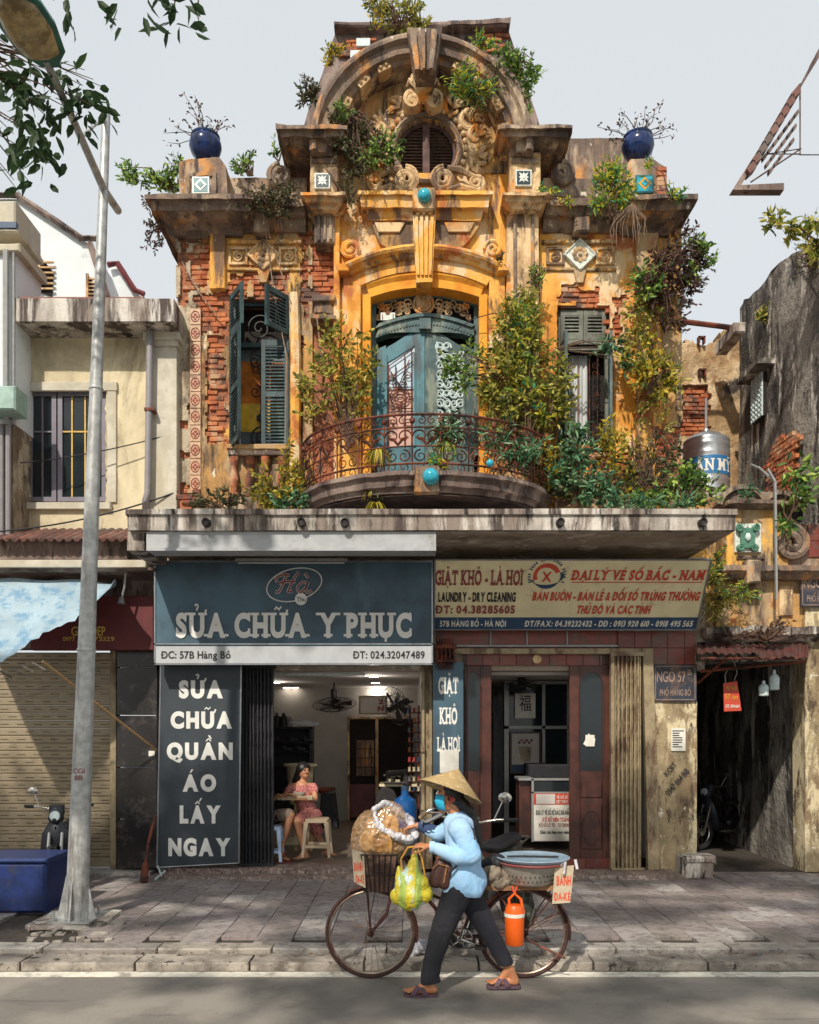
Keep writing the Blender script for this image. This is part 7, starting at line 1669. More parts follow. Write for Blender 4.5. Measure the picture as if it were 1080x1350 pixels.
for i in range(7): a = P(394 + R(0, 16), 956 - R(0, 6), 1.9); m.cap(a, a + Vector((R(-.2, .2), R(-.05, .05), R(-.04, .05))), .03, .02)
tag(remesh(m, .012, 'cloth_heap', M['white_cloth'], fold=.01), 'crumpled pale cloths heaped on top of the black shelf', 'cloth')
for i in range(5):
    m = MB(); a = P(366 + i * 9, 988 if i % 2 else 976, 1.95); m.cap(a, a + Vector((.09, 0, .0)), .035, .028); m.cap(a, a + Vector((0, 0, .04)), .03, .028); tag(m.build('shoe', M['black_gate'], None, smooth=True), ['first', 'second', 'third', 'fourth', 'fifth'][i] + ' dark shoe from the left on the black shelf', 'shoe', 'shoes on the shelf')
o = thing('waste_bucket', tuple(P(398, 1050, 1.4)), 'tan bucket with rim standing on a box behind the seated woman', 'bucket'); k = 12.4 / FL
m = MB(); m.lathe(P(396, 1060, 1.4), [(14 * k, 0), (18 * k, 50 * k), (22 * k, 50 * k), (22 * k, 53 * k), (17 * k, 53 * k)], 20); m.build('body', M['cream'], o, smooth=True)
o = thing('dark_bin', tuple(P(430, 1090, 1.6)), 'tall dark stool stacked with a bag beside the rear wall', 'stool'); m = MB(); m.prism([(423, 1046), (440, 1046), (445, 1093), (420, 1093)], 1.6, 1.95); m.build('body', M['black_gate'], o); m = MB(); m.cap(P(424, 1042, 1.6), P(440, 1040, 1.6), .05, .03); m.build('lid', M['iron'], o, smooth=True)
# thread rack, sewing table, machine, water bottle
o = thing('thread_rack', tuple(P(548, 1060, .6)), 'tall rack of thread spools at the right jamb of the tailor shop', 'rack'); m = MB()
for px in (541, 552): m.tube([P(px, 930, .6), P(px, 1080, .6)], .012, 5)
for i in range(9): m.tube([P(538, 940 + i * 13, .58), P(555, 940 + i * 13, .58)], .008, 4)
m.build('rack_frame', M['iron'], o)
cs = [plain('thread_%s' % n, c, .7) for n, c in (('red', '#8c2f2c'), ('navy', '#27304c'), ('cream', '#a39a80'), ('grey', '#5c5a60'), ('rust', '#8a5a38'))]
sp = []
for c_ in cs: b = MB(); b.lathe((0, 0, 0), [(.022, 0), (.024, .008), (.018, .012), (.018, .05), (.024, .055), (.022, .06)], 10); q = b.mesh('spool', smooth=True); q.materials.append(c_); sp.append(q)
for i in range(9):
    for j in range(3): s_ = link('spool', sp[random.randrange(5)], o); s_.matrix_parent_inverse = Matrix.Translation(-o.location); s_.location = P(540 + j * 6, 940 + i * 13, .55) + Vector((0, 0, .01))
o = thing('sewing_table', tuple(P(520, 1110, .9)), 'cluttered sewing table with black machine behind the blue water bottle', 'table'); Y = .9
m = MB(); m.pbox(500, 1034, 560, 1037, Y, Y + .5); m.build('table_top', M['cream'], o)
for px in (503, 550): m = MB(); m.pbox(px, 1037, px + 3, 1112, Y, Y + .04); m.build('leg', M['iron_dark'], o)
m = MB(); m.cap(P(512, 1020, Y), P(536, 1018, Y), .045, .04); m.cap(P(535, 1018, Y), P(537, 1033, Y), .05, .06); m.cap(P(512, 1020, Y), P(511, 1031, Y), .035, .02); m.pbox(506, 1031, 542, 1034, Y - .05, Y + .1); q = remesh(m, .008, 'sewing_machine', M['iron_dark']); tag(q, 'black sewing machine on the cluttered sewing table', 'sewing machine')
m = MB()
for i in range(16): a = P(504 + R(0, 40), 1033 - R(0, 10), Y + R(-.05, .2)); m.bev(a.x, a.y, a.z, a.x + R(.03, .09), a.y + .05, a.z + R(.02, .06), .004)
tag(m.build('sewing_clutter', [cs[2]], o), kind='stuff')
m = MB(); m.lathe(P(509, 1052, .8), [(.14, -.01), (.15, 0), (.15, .03), (.13, .035)], 24, 'y'); tag(m.build('drive_wheel', M['iron_dark']), 'dark round treadle wheel under the sewing table', 'wheel')
o = thing('water_bottle', tuple(P(535, 1080, .4)), 'big translucent blue water cooler bottle in front of the sewing table', 'bottle'); k = 11.4 / FL
m = MB(); r_ = 15.5 * k; m.lathe(P(534, 1090, .4), [(r_, 0), (r_ * 1.02, .1), (r_ * .97, .13), (r_ * 1.02, .2), (r_ * 1.02, .3), (r_ * .9, .37), (r_ * .35, .43), (r_ * .3, .52)], 28)
g = NG('blue_bottle'); bb = g.done(hexc('#1c5a9c'), .12); g.b.inputs['Transmission Weight'].default_value = .4; m.build('bottle_body', bb, o, smooth=True); m = MB(); m.lathe(P(534, 1090, .4) + Vector((0, 0, .5)), [(r_ * .34, 0), (r_ * .34, .05), (.01, .06)], 14); m.build('cap', M['sign_navy'], o)
m = MB(); m.pbox(515, 1090, 553, 1130, .3, .7, b=.02); tag(m.build('dark_box', M['black_gate']), 'dark box under the big blue water bottle', 'box')
# plastic stools
def stool(label, cx_, top, bot, wt, Y, mat):
    k = (D0 + Y) / FL; o = thing('plastic_stool', tuple(P(cx_, bot, Y)), label, 'stool'); x, z0, z1 = wx(cx_, Y), wz(bot, Y), wz(top, Y); h = wt * k / 2; t = .022
    m = MB(); m.loft([[(x + sx * a, Y + h + sy * a, z) for sx, sy in ((-1, -1), (-.7, -1.08), (.7, -1.08), (1, -1), (1.08, -.7), (1.08, .7), (1, 1), (.7, 1.08), (-.7, 1.08), (-1, 1), (-1.08, .7), (-1.08, -.7))] for z, a in ((z1 - .05, h * 1.02), (z1 - .01, h), (z1, h * .93))]); m.build('seat', M[mat], o, smooth=True)
    for sx in (-1, 1):
        for sy in (-1, 1):
            m = MB(); a = Vector((x + sx * h * .95, Y + h + sy * h * .95, z1 - .04)); b = Vector((x + sx * h * 1.25, Y + h + sy * h * 1.25, z0)); m.loft([[p + Vector((dx * w_, dy * w_, 0)) for dx, dy in ((-1, -1), (1, -1), (1, 1), (-1, 1))] for p, w_ in ((a, .03), (a.lerp(b, .5), .02), (b, .018))]); m.build('leg', M[mat], o)
    m = MB(); zc = z0 + (z1 - z0) * .28; w_ = h * 1.15
    for s in (-1, 1): m = MB(); m.box(x - w_, Y + h + s * w_ - .01, zc - .02, x + w_, Y + h + s * w_ + .01, zc + .02); m.build('stretcher', M[mat], o)
M['plastic_tan'] = plain('tan_plastic', '#a8957c', .45, 0, .12, 5); M['plastic_blue'] = plain('pale_blue_plastic', '#9db2cc', .45, 0, .12, 5)
stool('tan plastic stool the woman in red sits on', 417, 1080, 1130, 28, .05, 'plastic_tan'); stool('pale blue plastic stool half hidden behind the black folding gate', 358, 1090, 1136, 20, -.02, 'plastic_blue')
TB = thing('low_table', tuple(P(392, 1122, .35)), 'low wooden table with a bowl in front of the woman in red', 'table'); Y = .3
m = MB(); m.pbox(366, 1050, 412, 1055, Y, Y + .5, b=.005); m.build('table_top', M['cream'], TB)
for px in (388, 408): m = MB(); m.pbox(px, 1055, px + 4, 1122, Y + .2, Y + .24); m.build('leg', M['carved'], TB)
m = MB(); m.pbox(372, 1104, 394, 1114, Y + .18, Y + .2); m.build('stretcher', M['cream'], TB)
m = MB(); m.lathe(P(394, 1050, .38), [(.035, 0), (.04, .008), (.075, .04), (.085, .065), (.08, .065), (.06, .03)], 22); tag(m.build('bowl', M['ink_white'], None, smooth=True), 'white soup bowl on the low table', 'bowl')
# ---------------------------------------------------------------- people
def skinmat(nm, c):
    g = NG(nm); col = g.mix(hexc(c), tuple(v * .75 for v in hexc(c)[:3]) + (1,), g.ramp(g.noise(12, 4, .6), .4, .7)); m_ = g.done(col, .5); g.b.inputs['Subsurface Weight'].default_value = .12; g.b.inputs['Subsurface Radius'].default_value = (.01, .004, .002); return m_
M['skin'] = skinmat('warm_skin', '#a9714e'); M['skin_pale'] = skinmat('pale_skin', '#a8775a')
def cloth(nm, c, c2=None, sc=3, rough=.85, bump=.25):
    g = NG(nm); col = g.mix(hexc(c), hexc(c2 or c) if c2 else tuple(v * .8 for v in hexc(c)[:3]) + (1,), g.ramp(g.noise(sc, 4, .6), .4, .65)); g.bump(g.noise(220, 2, .5), bump, .002); return g.done(col, rough)
M['blue_shirt'] = cloth('light_blue_cotton', '#a6c8e6', '#8ebadf'); M['black_trouser'] = cloth('black_trousers', '#17171c', '#22222a'); M['hair'] = plain('black_hair', '#120f10', .45, 0, .4, 60, .3)
M['navy_sleeve'] = cloth('navy_sleeve', '#2c3c5c'); M['mask'] = cloth('turquoise_mask', '#2ba3c4', '#2694b8'); M['red'] = plain('red_trim', '#a8382c', .6)
g = NG('red_patterned_dress'); v_ = g.n.new('ShaderNodeTexVoronoi'); v_.inputs['Scale'].default_value = 42; g.l.new(g.co, v_.inputs['Vector'])
M['dress'] = g.done(g.mix(hexc('#74202a'), hexc('#a86c66'), g.ramp(v_.outputs['Distance'], .32, .40)), .85)
def limb(m, pts, rs):
    for i in range(len(pts) - 1): m.cap(pts[i], pts[i + 1], rs[i], rs[i + 1], 16)
def hand(m, wrist, d, up, L=.175, curl=.6, spread=.16, side=1, r=.0085):
    """palm, four unequal bent fingers and a thumb that leaves the side of the palm"""
    d = Vector(d).normalized(); up = Vector(up); up = (up - d * up.dot(d)).normalized(); s = d.cross(up) * side; W_ = Vector(wrist); pl = L * .5
    for t in (-.9, -.3, .3, .9): m.cap(W_ + s * .012 * t, W_ + d * pl + s * .034 * t, .015, .0125, 10)
    for i, (t, ln) in enumerate(((-.95, .36), (-.32, .43), (.32, .46), (.95, .40))):
        p = W_ + d * pl + s * .034 * t; a = curl * .5; 
        for j, f in enumerate((.45, .32, .23)):
            dd = (d * cos(a) - up * sin(a) + s * spread * t * (1 - j * .3)).normalized(); q = p + dd * L * ln * f * 1.15; m.cap(p, q, r * (1.05 - .1 * j), r * (.97 - .1 * j), 8); p = q; a += curl
    p = W_ + d * pl * .25 + s * .028; 
    for f, a in ((.3, .9), (.26, .5), (.2, .2)): q = p + (d * cos(a) + s * sin(a) - up * .35 * curl).normalized() * L * f; m.cap(p, q, r * 1.35, r * 1.15, 8); p = q
# the vendor
VY = -4.55
def V(px, py, dy=0.0): return P(px, py, VY) + Vector((0, dy, 0))
VN = thing('person', tuple(V(600, 1304)), 'street vendor in conical hat, face mask and light blue shirt pushing a bicycle', 'person')
m = MB(); hc = V(593, 1050)
m.ball(hc, .088, 18, 14, 1.0, .82, 1.18); m.ball(hc + Vector((-.015, 0, -.055)), .068, 14, 10, 1, .85, .9); m.cap(hc + Vector((.02, 0, -.06)), V(605, 1086), .046, .055)
m.ball(hc + Vector((-.088, 0, -.018)), .016, 8, 6, 1.1, .8, 1.2); m.cap(hc + Vector((-.078, -.02, .02)), hc + Vector((-.078, .02, .02)), .018, .018); m.ball(hc + Vector((-.05, 0, -.10)), .035, 10, 8)
m.ball(hc + Vector((.022, -.074, -.01)), .026, 10, 8, .7, .35, 1.15); m.ball(hc + Vector((.022, .074, -.01)), .026, 10, 8, .7, .35, 1.15)
limb(m, [V(606, 1094), V(609, 1115), V(609, 1165)], [.09, .105, .11]); m.cap(V(606, 1090, -.12), V(606, 1090, .12), .055, .055); m.cap(V(608, 1160, -.06), V(608, 1160, .06), .12, .12)
limb(m, [V(608, 1088, -.16), V(617, 1127, -.19), V(566, 1112, -.16)], [.055, .042, .028]); limb(m, [V(602, 1088, .15), V(580, 1105, .2), V(551, 1093, .22)], [.05, .042, .028])
hand(m, V(566, 1112, -.16), (-1, .12, .08), (0, -.25, 1), .165, .75, .10, -1); hand(m, V(551, 1093, .22), (-1, .1, -.2), (0, 0, 1), .165, .9, .10, 1)
limb(m, [V(604, 1165, -.08), V(580, 1222, -.09), V(565, 1292, -.10)], [.088, .058, .036]); limb(m, [V(613, 1165, .08), V(641, 1222, .08), V(672, 1279, .07)], [.088, .058, .036])
def foot(m, an, toe, h):
    an, toe = Vector(an), Vector(toe); d = (toe - an); d.z = 0; d.normalize(); s = Vector((-d.y, d.x, 0)); L_ = .225; heel = an - d * .045; heel.z = h + .03
    m.cap(an, heel, .036, .034); m.cap(heel, heel + d * L_ * .6 + Vector((0, 0, -.004)), .033, .030); m.cap(an, heel + d * L_ * .55, .034, .026)
    for t in (-1, -.3, .4): m.cap(heel + d * L_ * .45 + s * .012 * t, heel + d * L_ * .78 + s * .026 * t + Vector((0, 0, -.01)), .024, .018)
    for i, t in enumerate((-.034, -.016, 0, .015, .029)): m.cap(heel + d * (L_ * .76) + s * t + Vector((0, 0, -.01)), heel + d * (L_ * (.99 - .035 * i)) + s * t * 1.1 + Vector((0, 0, -.013)), .0125 if i == 0 else .0095, .011 if i == 0 else .008, 8)
    return heel, d, s
GZ = -.12 + .022
h1 = foot(m, V(563, 1293, -.10), V(520, 1300, -.10), GZ); rz2 = GZ + .03
h2 = foot(m, V(673, 1281, .07), V(636, 1300, .07), GZ + .012)
remesh(m, .0075, 'body', M['skin'], VN, smooth=3)
m = MB(); m.ball(hc + Vector((-.07, -.032, .018)), .009, 8, 6); m.ball(hc + Vector((-.07, .032, .018)), .009, 8, 6); m.cap(hc + Vector((-.078, -.045, .04)), hc + Vector((-.083, -.015, .045)), .005, .005); m.build('eyes', M['ink'], VN, smooth=True)
# surgical mask: pleated shell over nose and chin, with ear loop
m = MB(); rg = []
for i in range(9):
    a = -1.15 + 2.3 * i / 8; col_ = []
    for j in range(8):
        b = j / 7; z = hc.z + .012 - .118 * b; r_ = .098 + .022 * sin(b * pi) - .018 * b + (.003 if j % 2 else 0); r_ = r_ * (1 - .06 * abs(a)); col_.append((hc.x - .004 - r_ * cos(a), hc.y + r_ * .86 * sin(a), z + .004 * cos(a)))
    rg.append(col_)
m.add([p for c_ in rg for p in c_], [(i * 8 + j, i * 8 + j + 1, (i + 1) * 8 + j + 1, (i + 1) * 8 + j) for i in range(8) for j in range(7)]); mk = m.build('face_mask', M['mask'], VN, smooth=180)
mk.modifiers.new('t', 'SOLIDIFY').thickness = .004
m = MB(); a = Vector(rg[0][0]); b = Vector(rg[0][6]); e = hc + Vector((.03, -.082, -.005)); m.tube([a, a.lerp(e, .6) + Vector((0, -.01, 0)), e, b.lerp(e, .5) + Vector((0, -.012, 0)), b], .0035, 5); m.ball(hc + Vector((.01, -.083, -.02)), .022, 10, 8, .6, .3, 1.2); m.build('ear_loop', M['red'], mk, smooth=True)
# conical hat
M['palm_hat'] = None
g = NG('woven_palm_hat'); wv = g.n.new('ShaderNodeTexWave'); wv.inputs['Scale'].default_value = 30; wv.inputs['Distortion'].default_value = 1.5; wv.bands_direction = 'Z'; g.l.new(g.tc.outputs['Object'], wv.inputs['Vector'])
col = g.mix(hexc('#9c845c'), hexc('#7c6644'), g.ramp(wv.outputs['Fac'], .3, .8, 0, .5)); col = g.mix(col, hexc('#b8a47c'), g.ramp(g.noise(20, 5, .7), .5, .7)); g.bump(wv.outputs['Fac'], .4, .004); M['palm_hat'] = g.done(col, .75)
m = MB(); N = 48; m.lathe((0, 0, 0), [(.255, -.004), (.257, 0), (.006, .185), (.001, .187)] , N, caps=False); m.lathe((0, 0, 0), [(.251, -.002), (.004, .178)], N, caps=False)
for i in range(9): t = i / 9; m.tube([(.2565 * (1 - t) * cos(a), .2565 * (1 - t) * sin(a), .187 * t - .001) for a in [k_ * 2 * pi / 40 for k_ in range(40)]], .0016 if i else .004, 4, closed=True)
for i in range(16): a = i * pi / 8; m.tube([(.25 * cos(a), .25 * sin(a), -.002), (.01 * cos(a), .01 * sin(a), .176)], .002, 3)
ht = m.build('conical_hat', M['palm_hat'], VN); ht.data.polygons.foreach_set('use_smooth', [True] * len(ht.data.polygons))
hm = Matrix.Translation(V(593.5, 1043.5)) @ Matrix.Rotation(radians(21), 4, 'Y') @ Matrix.Rotation(radians(-9), 4, 'X') @ Matrix.Translation(Vector((-.0, 0, .0))); ht.data.transform(hm)
m = MB(); hq = hc + Vector((.055, 0, -.02)); m.ball(hc + Vector((.022, 0, .02)), .094, 16, 12, .95, .9, 1.1); limb(m, [hq, V(620, 1072), V(629, 1092), V(632, 1112), V(633, 1130)], [.06, .045, .032, .026, .012]); remesh(m, .008, 'hair', M['hair'], VN, smooth=3, fold=.004, fs=30, fstretch=(1, 1, .2))
# shirt
m = MB(); limb(m, [V(604, 1088), V(609, 1115), V(610, 1150)], [.115, .125, .145]); m.cap(V(605, 1090, -.14), V(605, 1090, .14), .088, .088); limb(m, [V(611, 1122, -.05), V(609, 1162, -.04)], [.13, .155]); limb(m, [V(611, 1122, .05), V(609, 1162, .04)], [.13, .155])
limb(m, [V(607, 1091, -.17), V(619, 1122, -.205), V(603, 1124, -.20), V(571, 1113, -.165)], [.076, .076, .068, .043]); limb(m, [V(601, 1090, .15), V(580, 1105, .2), V(562, 1097, .22)], [.072, .062, .046]); m.cap(V(603, 1081), V(607, 1088), .072, .11)
for v in (-.09, 0, .09): m.cap(V(597, 1160, v), V(594, 1169, v), .08, .068); m.cap(V(618, 1158, v), V(622, 1170, v), .085, .08)
m.cap(V(600, 1150, 0), V(616, 1160, 0), .15, .155); sh = remesh(m, .009, 'shirt', M['blue_shirt'], VN, smooth=9, fold=.0045, fs=9, fstretch=(1, 1, .75))
bm = bmesh.new(); bm.from_mesh(sh.data); zc = wz(1172, VY); bmesh.ops.bisect_plane(bm, geom=bm.verts[:] + bm.edges[:] + bm.faces[:], plane_co=(0, 0, zc), plane_no=(-.08, 0, -1), clear_outer=True)
bmesh.ops.bisect_plane(bm, geom=bm.verts[:] + bm.edges[:] + bm.faces[:], plane_co=V(569.5, 1113, -.165), plane_no=(-1, 0, .1), clear_outer=False); bm.to_mesh(sh.data); bm.free()
m = MB(); m.lathe((0, 0, 0), [(.046, -.02), (.047, .02), (.042, .02), (.042, -.02)], 18, 'x', caps=False); m.v = [(v[0], v[1], v[2]) for v in m.v]; cf = m.build('cuff', M['blue_shirt'], VN, smooth=True); cf.data.transform(Matrix.Translation(V(569, 1113, -.165)))
m = MB(); m.cap(V(563, 1097, .22), V(556, 1094, .22), .044, .04); m.cap(V(580, 1104, .2), V(563, 1097, .22), .058, .05); m.build('inner_cuff', M['navy_sleeve'], VN, smooth=True)
m = MB(); 
m.lathe((0, 0, 0), [(.088, -.035), (.066, .035), (.058, .036), (.078, -.035)], 20, caps=False, sq=.95); cl = m.build('collar', cloth('grey_blue_collar', '#5f7ea6'), VN, smooth=True); cl.data.transform(Matrix.Translation(V(603, 1077.5)) @ Matrix.Rotation(radians(-24), 4, 'Y'))
# trousers
m = MB(); m.cap(V(608, 1162, -.05), V(608, 1162, .05), .135, .135); limb(m, [V(604, 1170, -.07), V(584, 1218, -.09), V(570, 1262, -.10), V(566, 1287, -.10)], [.118, .092, .070, .068]); limb(m, [V(613, 1170, .07), V(638, 1218, .08), V(659, 1255, .075), V(668, 1272, .07)], [.115, .086, .064, .062])
m.cap(V(566, 1280, -.10), V(571, 1291, -.10), .066, .06)
tr = remesh(m, .009, 'trousers', M['black_trouser'], VN, smooth=5, fold=.006, fs=7, fstretch=(1, 1, .35))
bm = bmesh.new(); bm.from_mesh(tr.data); bmesh.ops.bisect_plane(bm, geom=bm.verts[:] + bm.edges[:] + bm.faces[:], plane_co=(0, 0, wz(1294, VY)), plane_no=(.15, 0, -1), clear_outer=True); bm.to_mesh(tr.data); bm.free()
# sandals
M['sandal'] = plain('mauve_rubber', '#5c4650', .7, 0, .3, 40, .3)
for nm, (heel, d, s), rise in (('a', h1, 0), ('b', h2, 0)):
    z0 = heel.z - .052; pts = []
    for t, w_ in ((-.04, .02), (-.02, .034), (.06, .036), (.13, .042), (.19, .044), (.215, .03), (.225, .01)): pts.append((t, w_))
    out = [heel + d * t + s * w_ for t, w_ in pts] + [heel + d * t - s * w_ for t, w_ in reversed(pts)]
    m = MB(); n = len(out); m.add([(p.x, p.y, z0) for p in out] + [(p.x, p.y, z0 + .022) for p in out], [tuple(range(n)), tuple(range(2 * n - 1, n - 1, -1))] + [(i, (i + 1) % n, n + (i + 1) % n, n + i) for i in range(n)]); so = m.build('sandal', M['sandal'], VN)
    m = MB()
    for t0, t1 in ((.06, .15), (.15, .06)):
        q = []
        for i in range(9):
            a = pi * i / 8; t = t0 + (t1 - t0) * i / 8; q.append(heel + d * t + s * .047 * cos(a) + Vector((0, 0, -.03 + .062 * sin(a) * (1 - t * 1.2))))
        for dd in (-.012, 0, .012): m.tube([p + d * dd for p in q], .010, 5)
    m.build('strap', M['sandal'], so, smooth=True)
# shoulder strap and pouch
BG = thing('shoulder_bag', tuple(V(580, 1165, -.2)), 'small brown bag slung across the vendor on a black strap', 'bag')
m = MB(); m.tube([V(606, 1076, .0), V(623, 1092, -.19), V(622, 1110, -.245), V(604, 1130, -.225), V(590, 1146, -.20)], .010, 5); m.build('strap', M['ink'], BG)
m = MB(); m.cap(V(580, 1137, -.12), V(574, 1158, -.12), .052, .055); m.cap(V(590, 1141, -.12), V(586, 1160, -.12), .05, .055); remesh(m, .009, 'bag_body', plain('brown_leather', '#4c302a', .5, 0, .3, 20), BG, smooth=3); m = MB(); m.tube([V(570, 1140, -.17), V(577, 1134, -.18), V(588, 1137, -.18), V(584, 1158, -.185)], .006, 5); m.build('piping', M['carved'], BG)
# seated woman in red
SY = .5
def S(px, py, dy=0.0): return P(px, py, SY) + Vector((0, dy, 0))
SW = thing('person', tuple(S(402, 1130)), 'seated woman in a red patterned dress leaning on the low table, looking up', 'person')
m = MB(); c = S(401, 1017); m.ball(c, .085, 16, 12, .92, .95, 1.15); m.ball(c + Vector((.02, -.02, -.05)), .06, 12, 8); m.cap(c + Vector((0, 0, -.05)), S(399, 1035), .042, .048)
f = Vector((.55, -.8, .15)).normalized(); sd_ = Vector((.8, .55, 0)).normalized()
m.cap(c + f * .078 + Vector((0, 0, .012)), c + f * .094 + Vector((0, 0, -.018)), .009, .014, 8); m.ball(c + f * .07 + Vector((0, 0, -.062)), .022, 8, 6); m.cap(c + f * .07 + sd_ * -.03 + Vector((0, 0, .024)), c + f * .07 + sd_ * .03 + Vector((0, 0, .024)), .013, .013)
for s in (-1, 1): m.ball(c + f * .058 + sd_ * .035 * s + Vector((0, 0, -.022)), .022, 8, 6)
limb(m, [S(398, 1038), S(402, 1058), S(406, 1074)], [.1, .1, .12]); m.cap(S(384, 1037, .02), S(412, 1037, .02), .05, .05)
limb(m, [S(413, 1038), S(417, 1052, -.1), S(400, 1052, -.22)], [.045, .036, .025]); hand(m, S(400, 1052, -.22), (-1, -.1, 0), (0, 0, 1), .15, .5, .12, 1)
limb(m, [S(384, 1038), S(374, 1052, -.06), S(382, 1046, -.22)], [.042, .035, .025]); hand(m, S(382, 1046, -.22), (.6, -.2, .1), (0, 0, 1), .15, .8, .1, -1)
limb(m, [S(402, 1078, 0), S(397, 1080, -.3), S(404, 1120, -.2)], [.085, .06, .035]); limb(m, [S(412, 1078, 0), S(408, 1082, -.1), S(428, 1120, .1)], [.085, .06, .035]); 
foot(m, S(404, 1119, -.2), S(396, 1124, -.3), .13); foot(m, S(430, 1120, .1), S(440, 1124, .05), .13)
remesh(m, .008, 'body', M['skin_pale'], SW, smooth=3)
m = MB()
for s in (-1, 1): m.ball(c + f * .082 + sd_ * .030 * s + Vector((0, 0, .008)), .009, 8, 6, 1.3, 1, .7); m.cap(c + f * .083 + sd_ * (.018 * s) + Vector((0, 0, .028)), c + f * .076 + sd_ * (.045 * s) + Vector((0, 0, .028)), .004, .003, 6)
m.build('eyes', M['ink'], SW, smooth=True); m = MB(); m.cap(c + f * .086 + sd_ * -.018 + Vector((0, 0, -.04)), c + f * .086 + sd_ * .018 + Vector((0, 0, -.04)), .006, .006, 8); m.build('lips', M['ink_maroon'], SW, smooth=True)
m = MB(); m.ball(c - f * .022 + Vector((0, 0, .032)), .100, 16, 12, 1, 1, 1.05); limb(m, [c - f * .05 - sd_ * .04, S(389, 1030, .06), S(386, 1038, .06)], [.06, .05, .02]); m.cap(c - f * .03, c - f * .04 + Vector((-.02, 0, -.1)), .07, .05); remesh(m, .009, 'hair', M['hair'], SW, smooth=2, fold=.004, fs=30, fstretch=(1, 1, .2))
m = MB(); limb(m, [S(398, 1040), S(402, 1058), S(407, 1072)], [.108, .11, .13]); m.cap(S(384, 1038, .02), S(413, 1038, .02), .06, .06); m.cap(S(413, 1038, .02), S(415, 1043, -.03), .06, .055); m.cap(S(384, 1038, .02), S(380, 1043, -.02), .058, .052); limb(m, [S(404, 1077), S(399, 1080, -.25)], [.115, .09]); limb(m, [S(414, 1076), S(414, 1080, -.15), S(420, 1095, -.05)], [.115, .085, .07]); remesh(m, .009, 'dress', M['dress'], SW, smooth=4, fold=.008, fs=10)
# second sitter, mostly behind the gate
SP = thing('person', tuple(S(355, 1130)), 'person in dark clothes seated behind the black gate, one bare leg showing', 'person')
m = MB(); c = S(346, 1010, .0); m.ball(c, .088, 14, 10, 1, .9, 1.15); m.cap(c, S(348, 1032), .05, .05); limb(m, [S(348, 1035), S(350, 1075)], [.12, .12]); limb(m, [S(350, 1040, -.05), S(358, 1056, -.1), S(370, 1047, -.2)], [.045, .038, .027]); hand(m, S(370, 1047, -.2), (1, -.1, .1), (0, 0, 1), .16, .8, .1, 1)
limb(m, [S(352, 1080), S(387, 1072, -.28), S(374, 1118, -.3)], [.095, .06, .035]); foot(m, S(374, 1117, -.3), S(384, 1124, -.36), .13); limb(m, [S(352, 1080, .12), S(380, 1074, .1), S(372, 1118, .1)], [.09, .06, .035]); remesh(m, .009, 'body', M['skin_pale'], SP, smooth=3)
m = MB(); limb(m, [S(348, 1038), S(350, 1078)], [.135, .14]); limb(m, [S(352, 1078), S(372, 1074, -.18)], [.12, .095]); limb(m, [S(350, 1040, -.05), S(356, 1052, -.09)], [.06, .055]); remesh(m, .01, 'clothes', M['black_trouser'], SP, smooth=4, fold=.006, fs=10)
m = MB(); limb(m, [S(370, 1074, -.17), S(384, 1071, -.26)], [.095, .082]); remesh(m, .01, 'shorts_hem', cloth('beige_shorts', '#8a7a6a'), SP, smooth=4, fold=.006, fs=12); m = MB(); m.ball(c + Vector((0, .02, .03)), .1, 12, 8); m.build('hair', M['hair'], SP, smooth=True)
m = MB(); q = S(378, 1123, -.34); m.box(q.x - .1, q.y - .06, .102, q.x + .12, q.y + .06, .122); m.tube([q + Vector((.02, -.06, 0)), q + Vector((.03, 0, .07)), q + Vector((.02, .06, 0))], .012, 5); m.build('sandal', M['ink_maroon'], SP)
# ---------------------------------------------------------------- bicycle
BY = -4.2; kb_ = (D0 + BY) / FL
def B(px, py, dy=0.0): return P(px, py, BY) + Vector((0, dy, 0))
BK = thing('bicycle', tuple(B(590, 1291)), 'old rusty-brown roadster bicycle loaded with goods, pushed by the vendor', 'bicycle')
M['bike'] = plain('brown_bike_paint', '#4a2a24', .5, .3, .4, 30, .1, '#7a4a38', .56); M['rim'] = plain('dull_rim', '#8c7d70', .4, .7, .3, 30, 0, '#6a4638', .55); M['rubber'] = plain('brown_rubber', '#3f2a26', .85, 0, .3, 30); M['chrome'] = plain('chrome', '#b0aca6', .2, .95, .15, 10)
def ring(m, c, r, rad, n=56, seg=6, a0=0, a1=360): 
    q = [(c.x + r * cos(radians(a0 + (a1 - a0) * i / n)), c.y, c.z + r * sin(radians(a0 + (a1 - a0) * i / n))) for i in range(n if a1 - a0 > 359 else n + 1)]; m.tube(q, rad, seg, closed=a1 - a0 > 359)
c1, c2 = B(489, 1232), B(690, 1231); r = .362; c1.z = c2.z = -.12 + r + .012
for c_ in (c1, c2):
    m = MB(); ring(m, c_, r - .004, .016); w_ = m.build('wheel', M['rubber'], BK, smooth=True)
    m = MB(); ring(m, c_, r - .026, .010, seg=6); m.build('rim', M['rim'], w_, smooth=True)
    m = MB(); m.lathe(c_, [(.012, -.05), (.028, -.045), (.028, -.035), (.014, -.03), (.014, .03), (.028, .035), (.028, .045), (.012, .05)], 14, 'y'); m.build('hub', M['bike'], w_, smooth=True)
    m = MB()
    for i in range(32):
        a = 2 * pi * i / 32; s = 1 if i % 2 else -1; b = a + .9 * (1 if i % 4 < 2 else -1); m.tube([(c_.x + .026 * cos(b), c_.y + .04 * s, c_.z + .026 * sin(b)), (c_.x + (r - .03) * cos(a), c_.y, c_.z + (r - .03) * sin(a))], .0022, 3)
    tag(m.build('spokes', M['rim'], w_), kind='stuff')
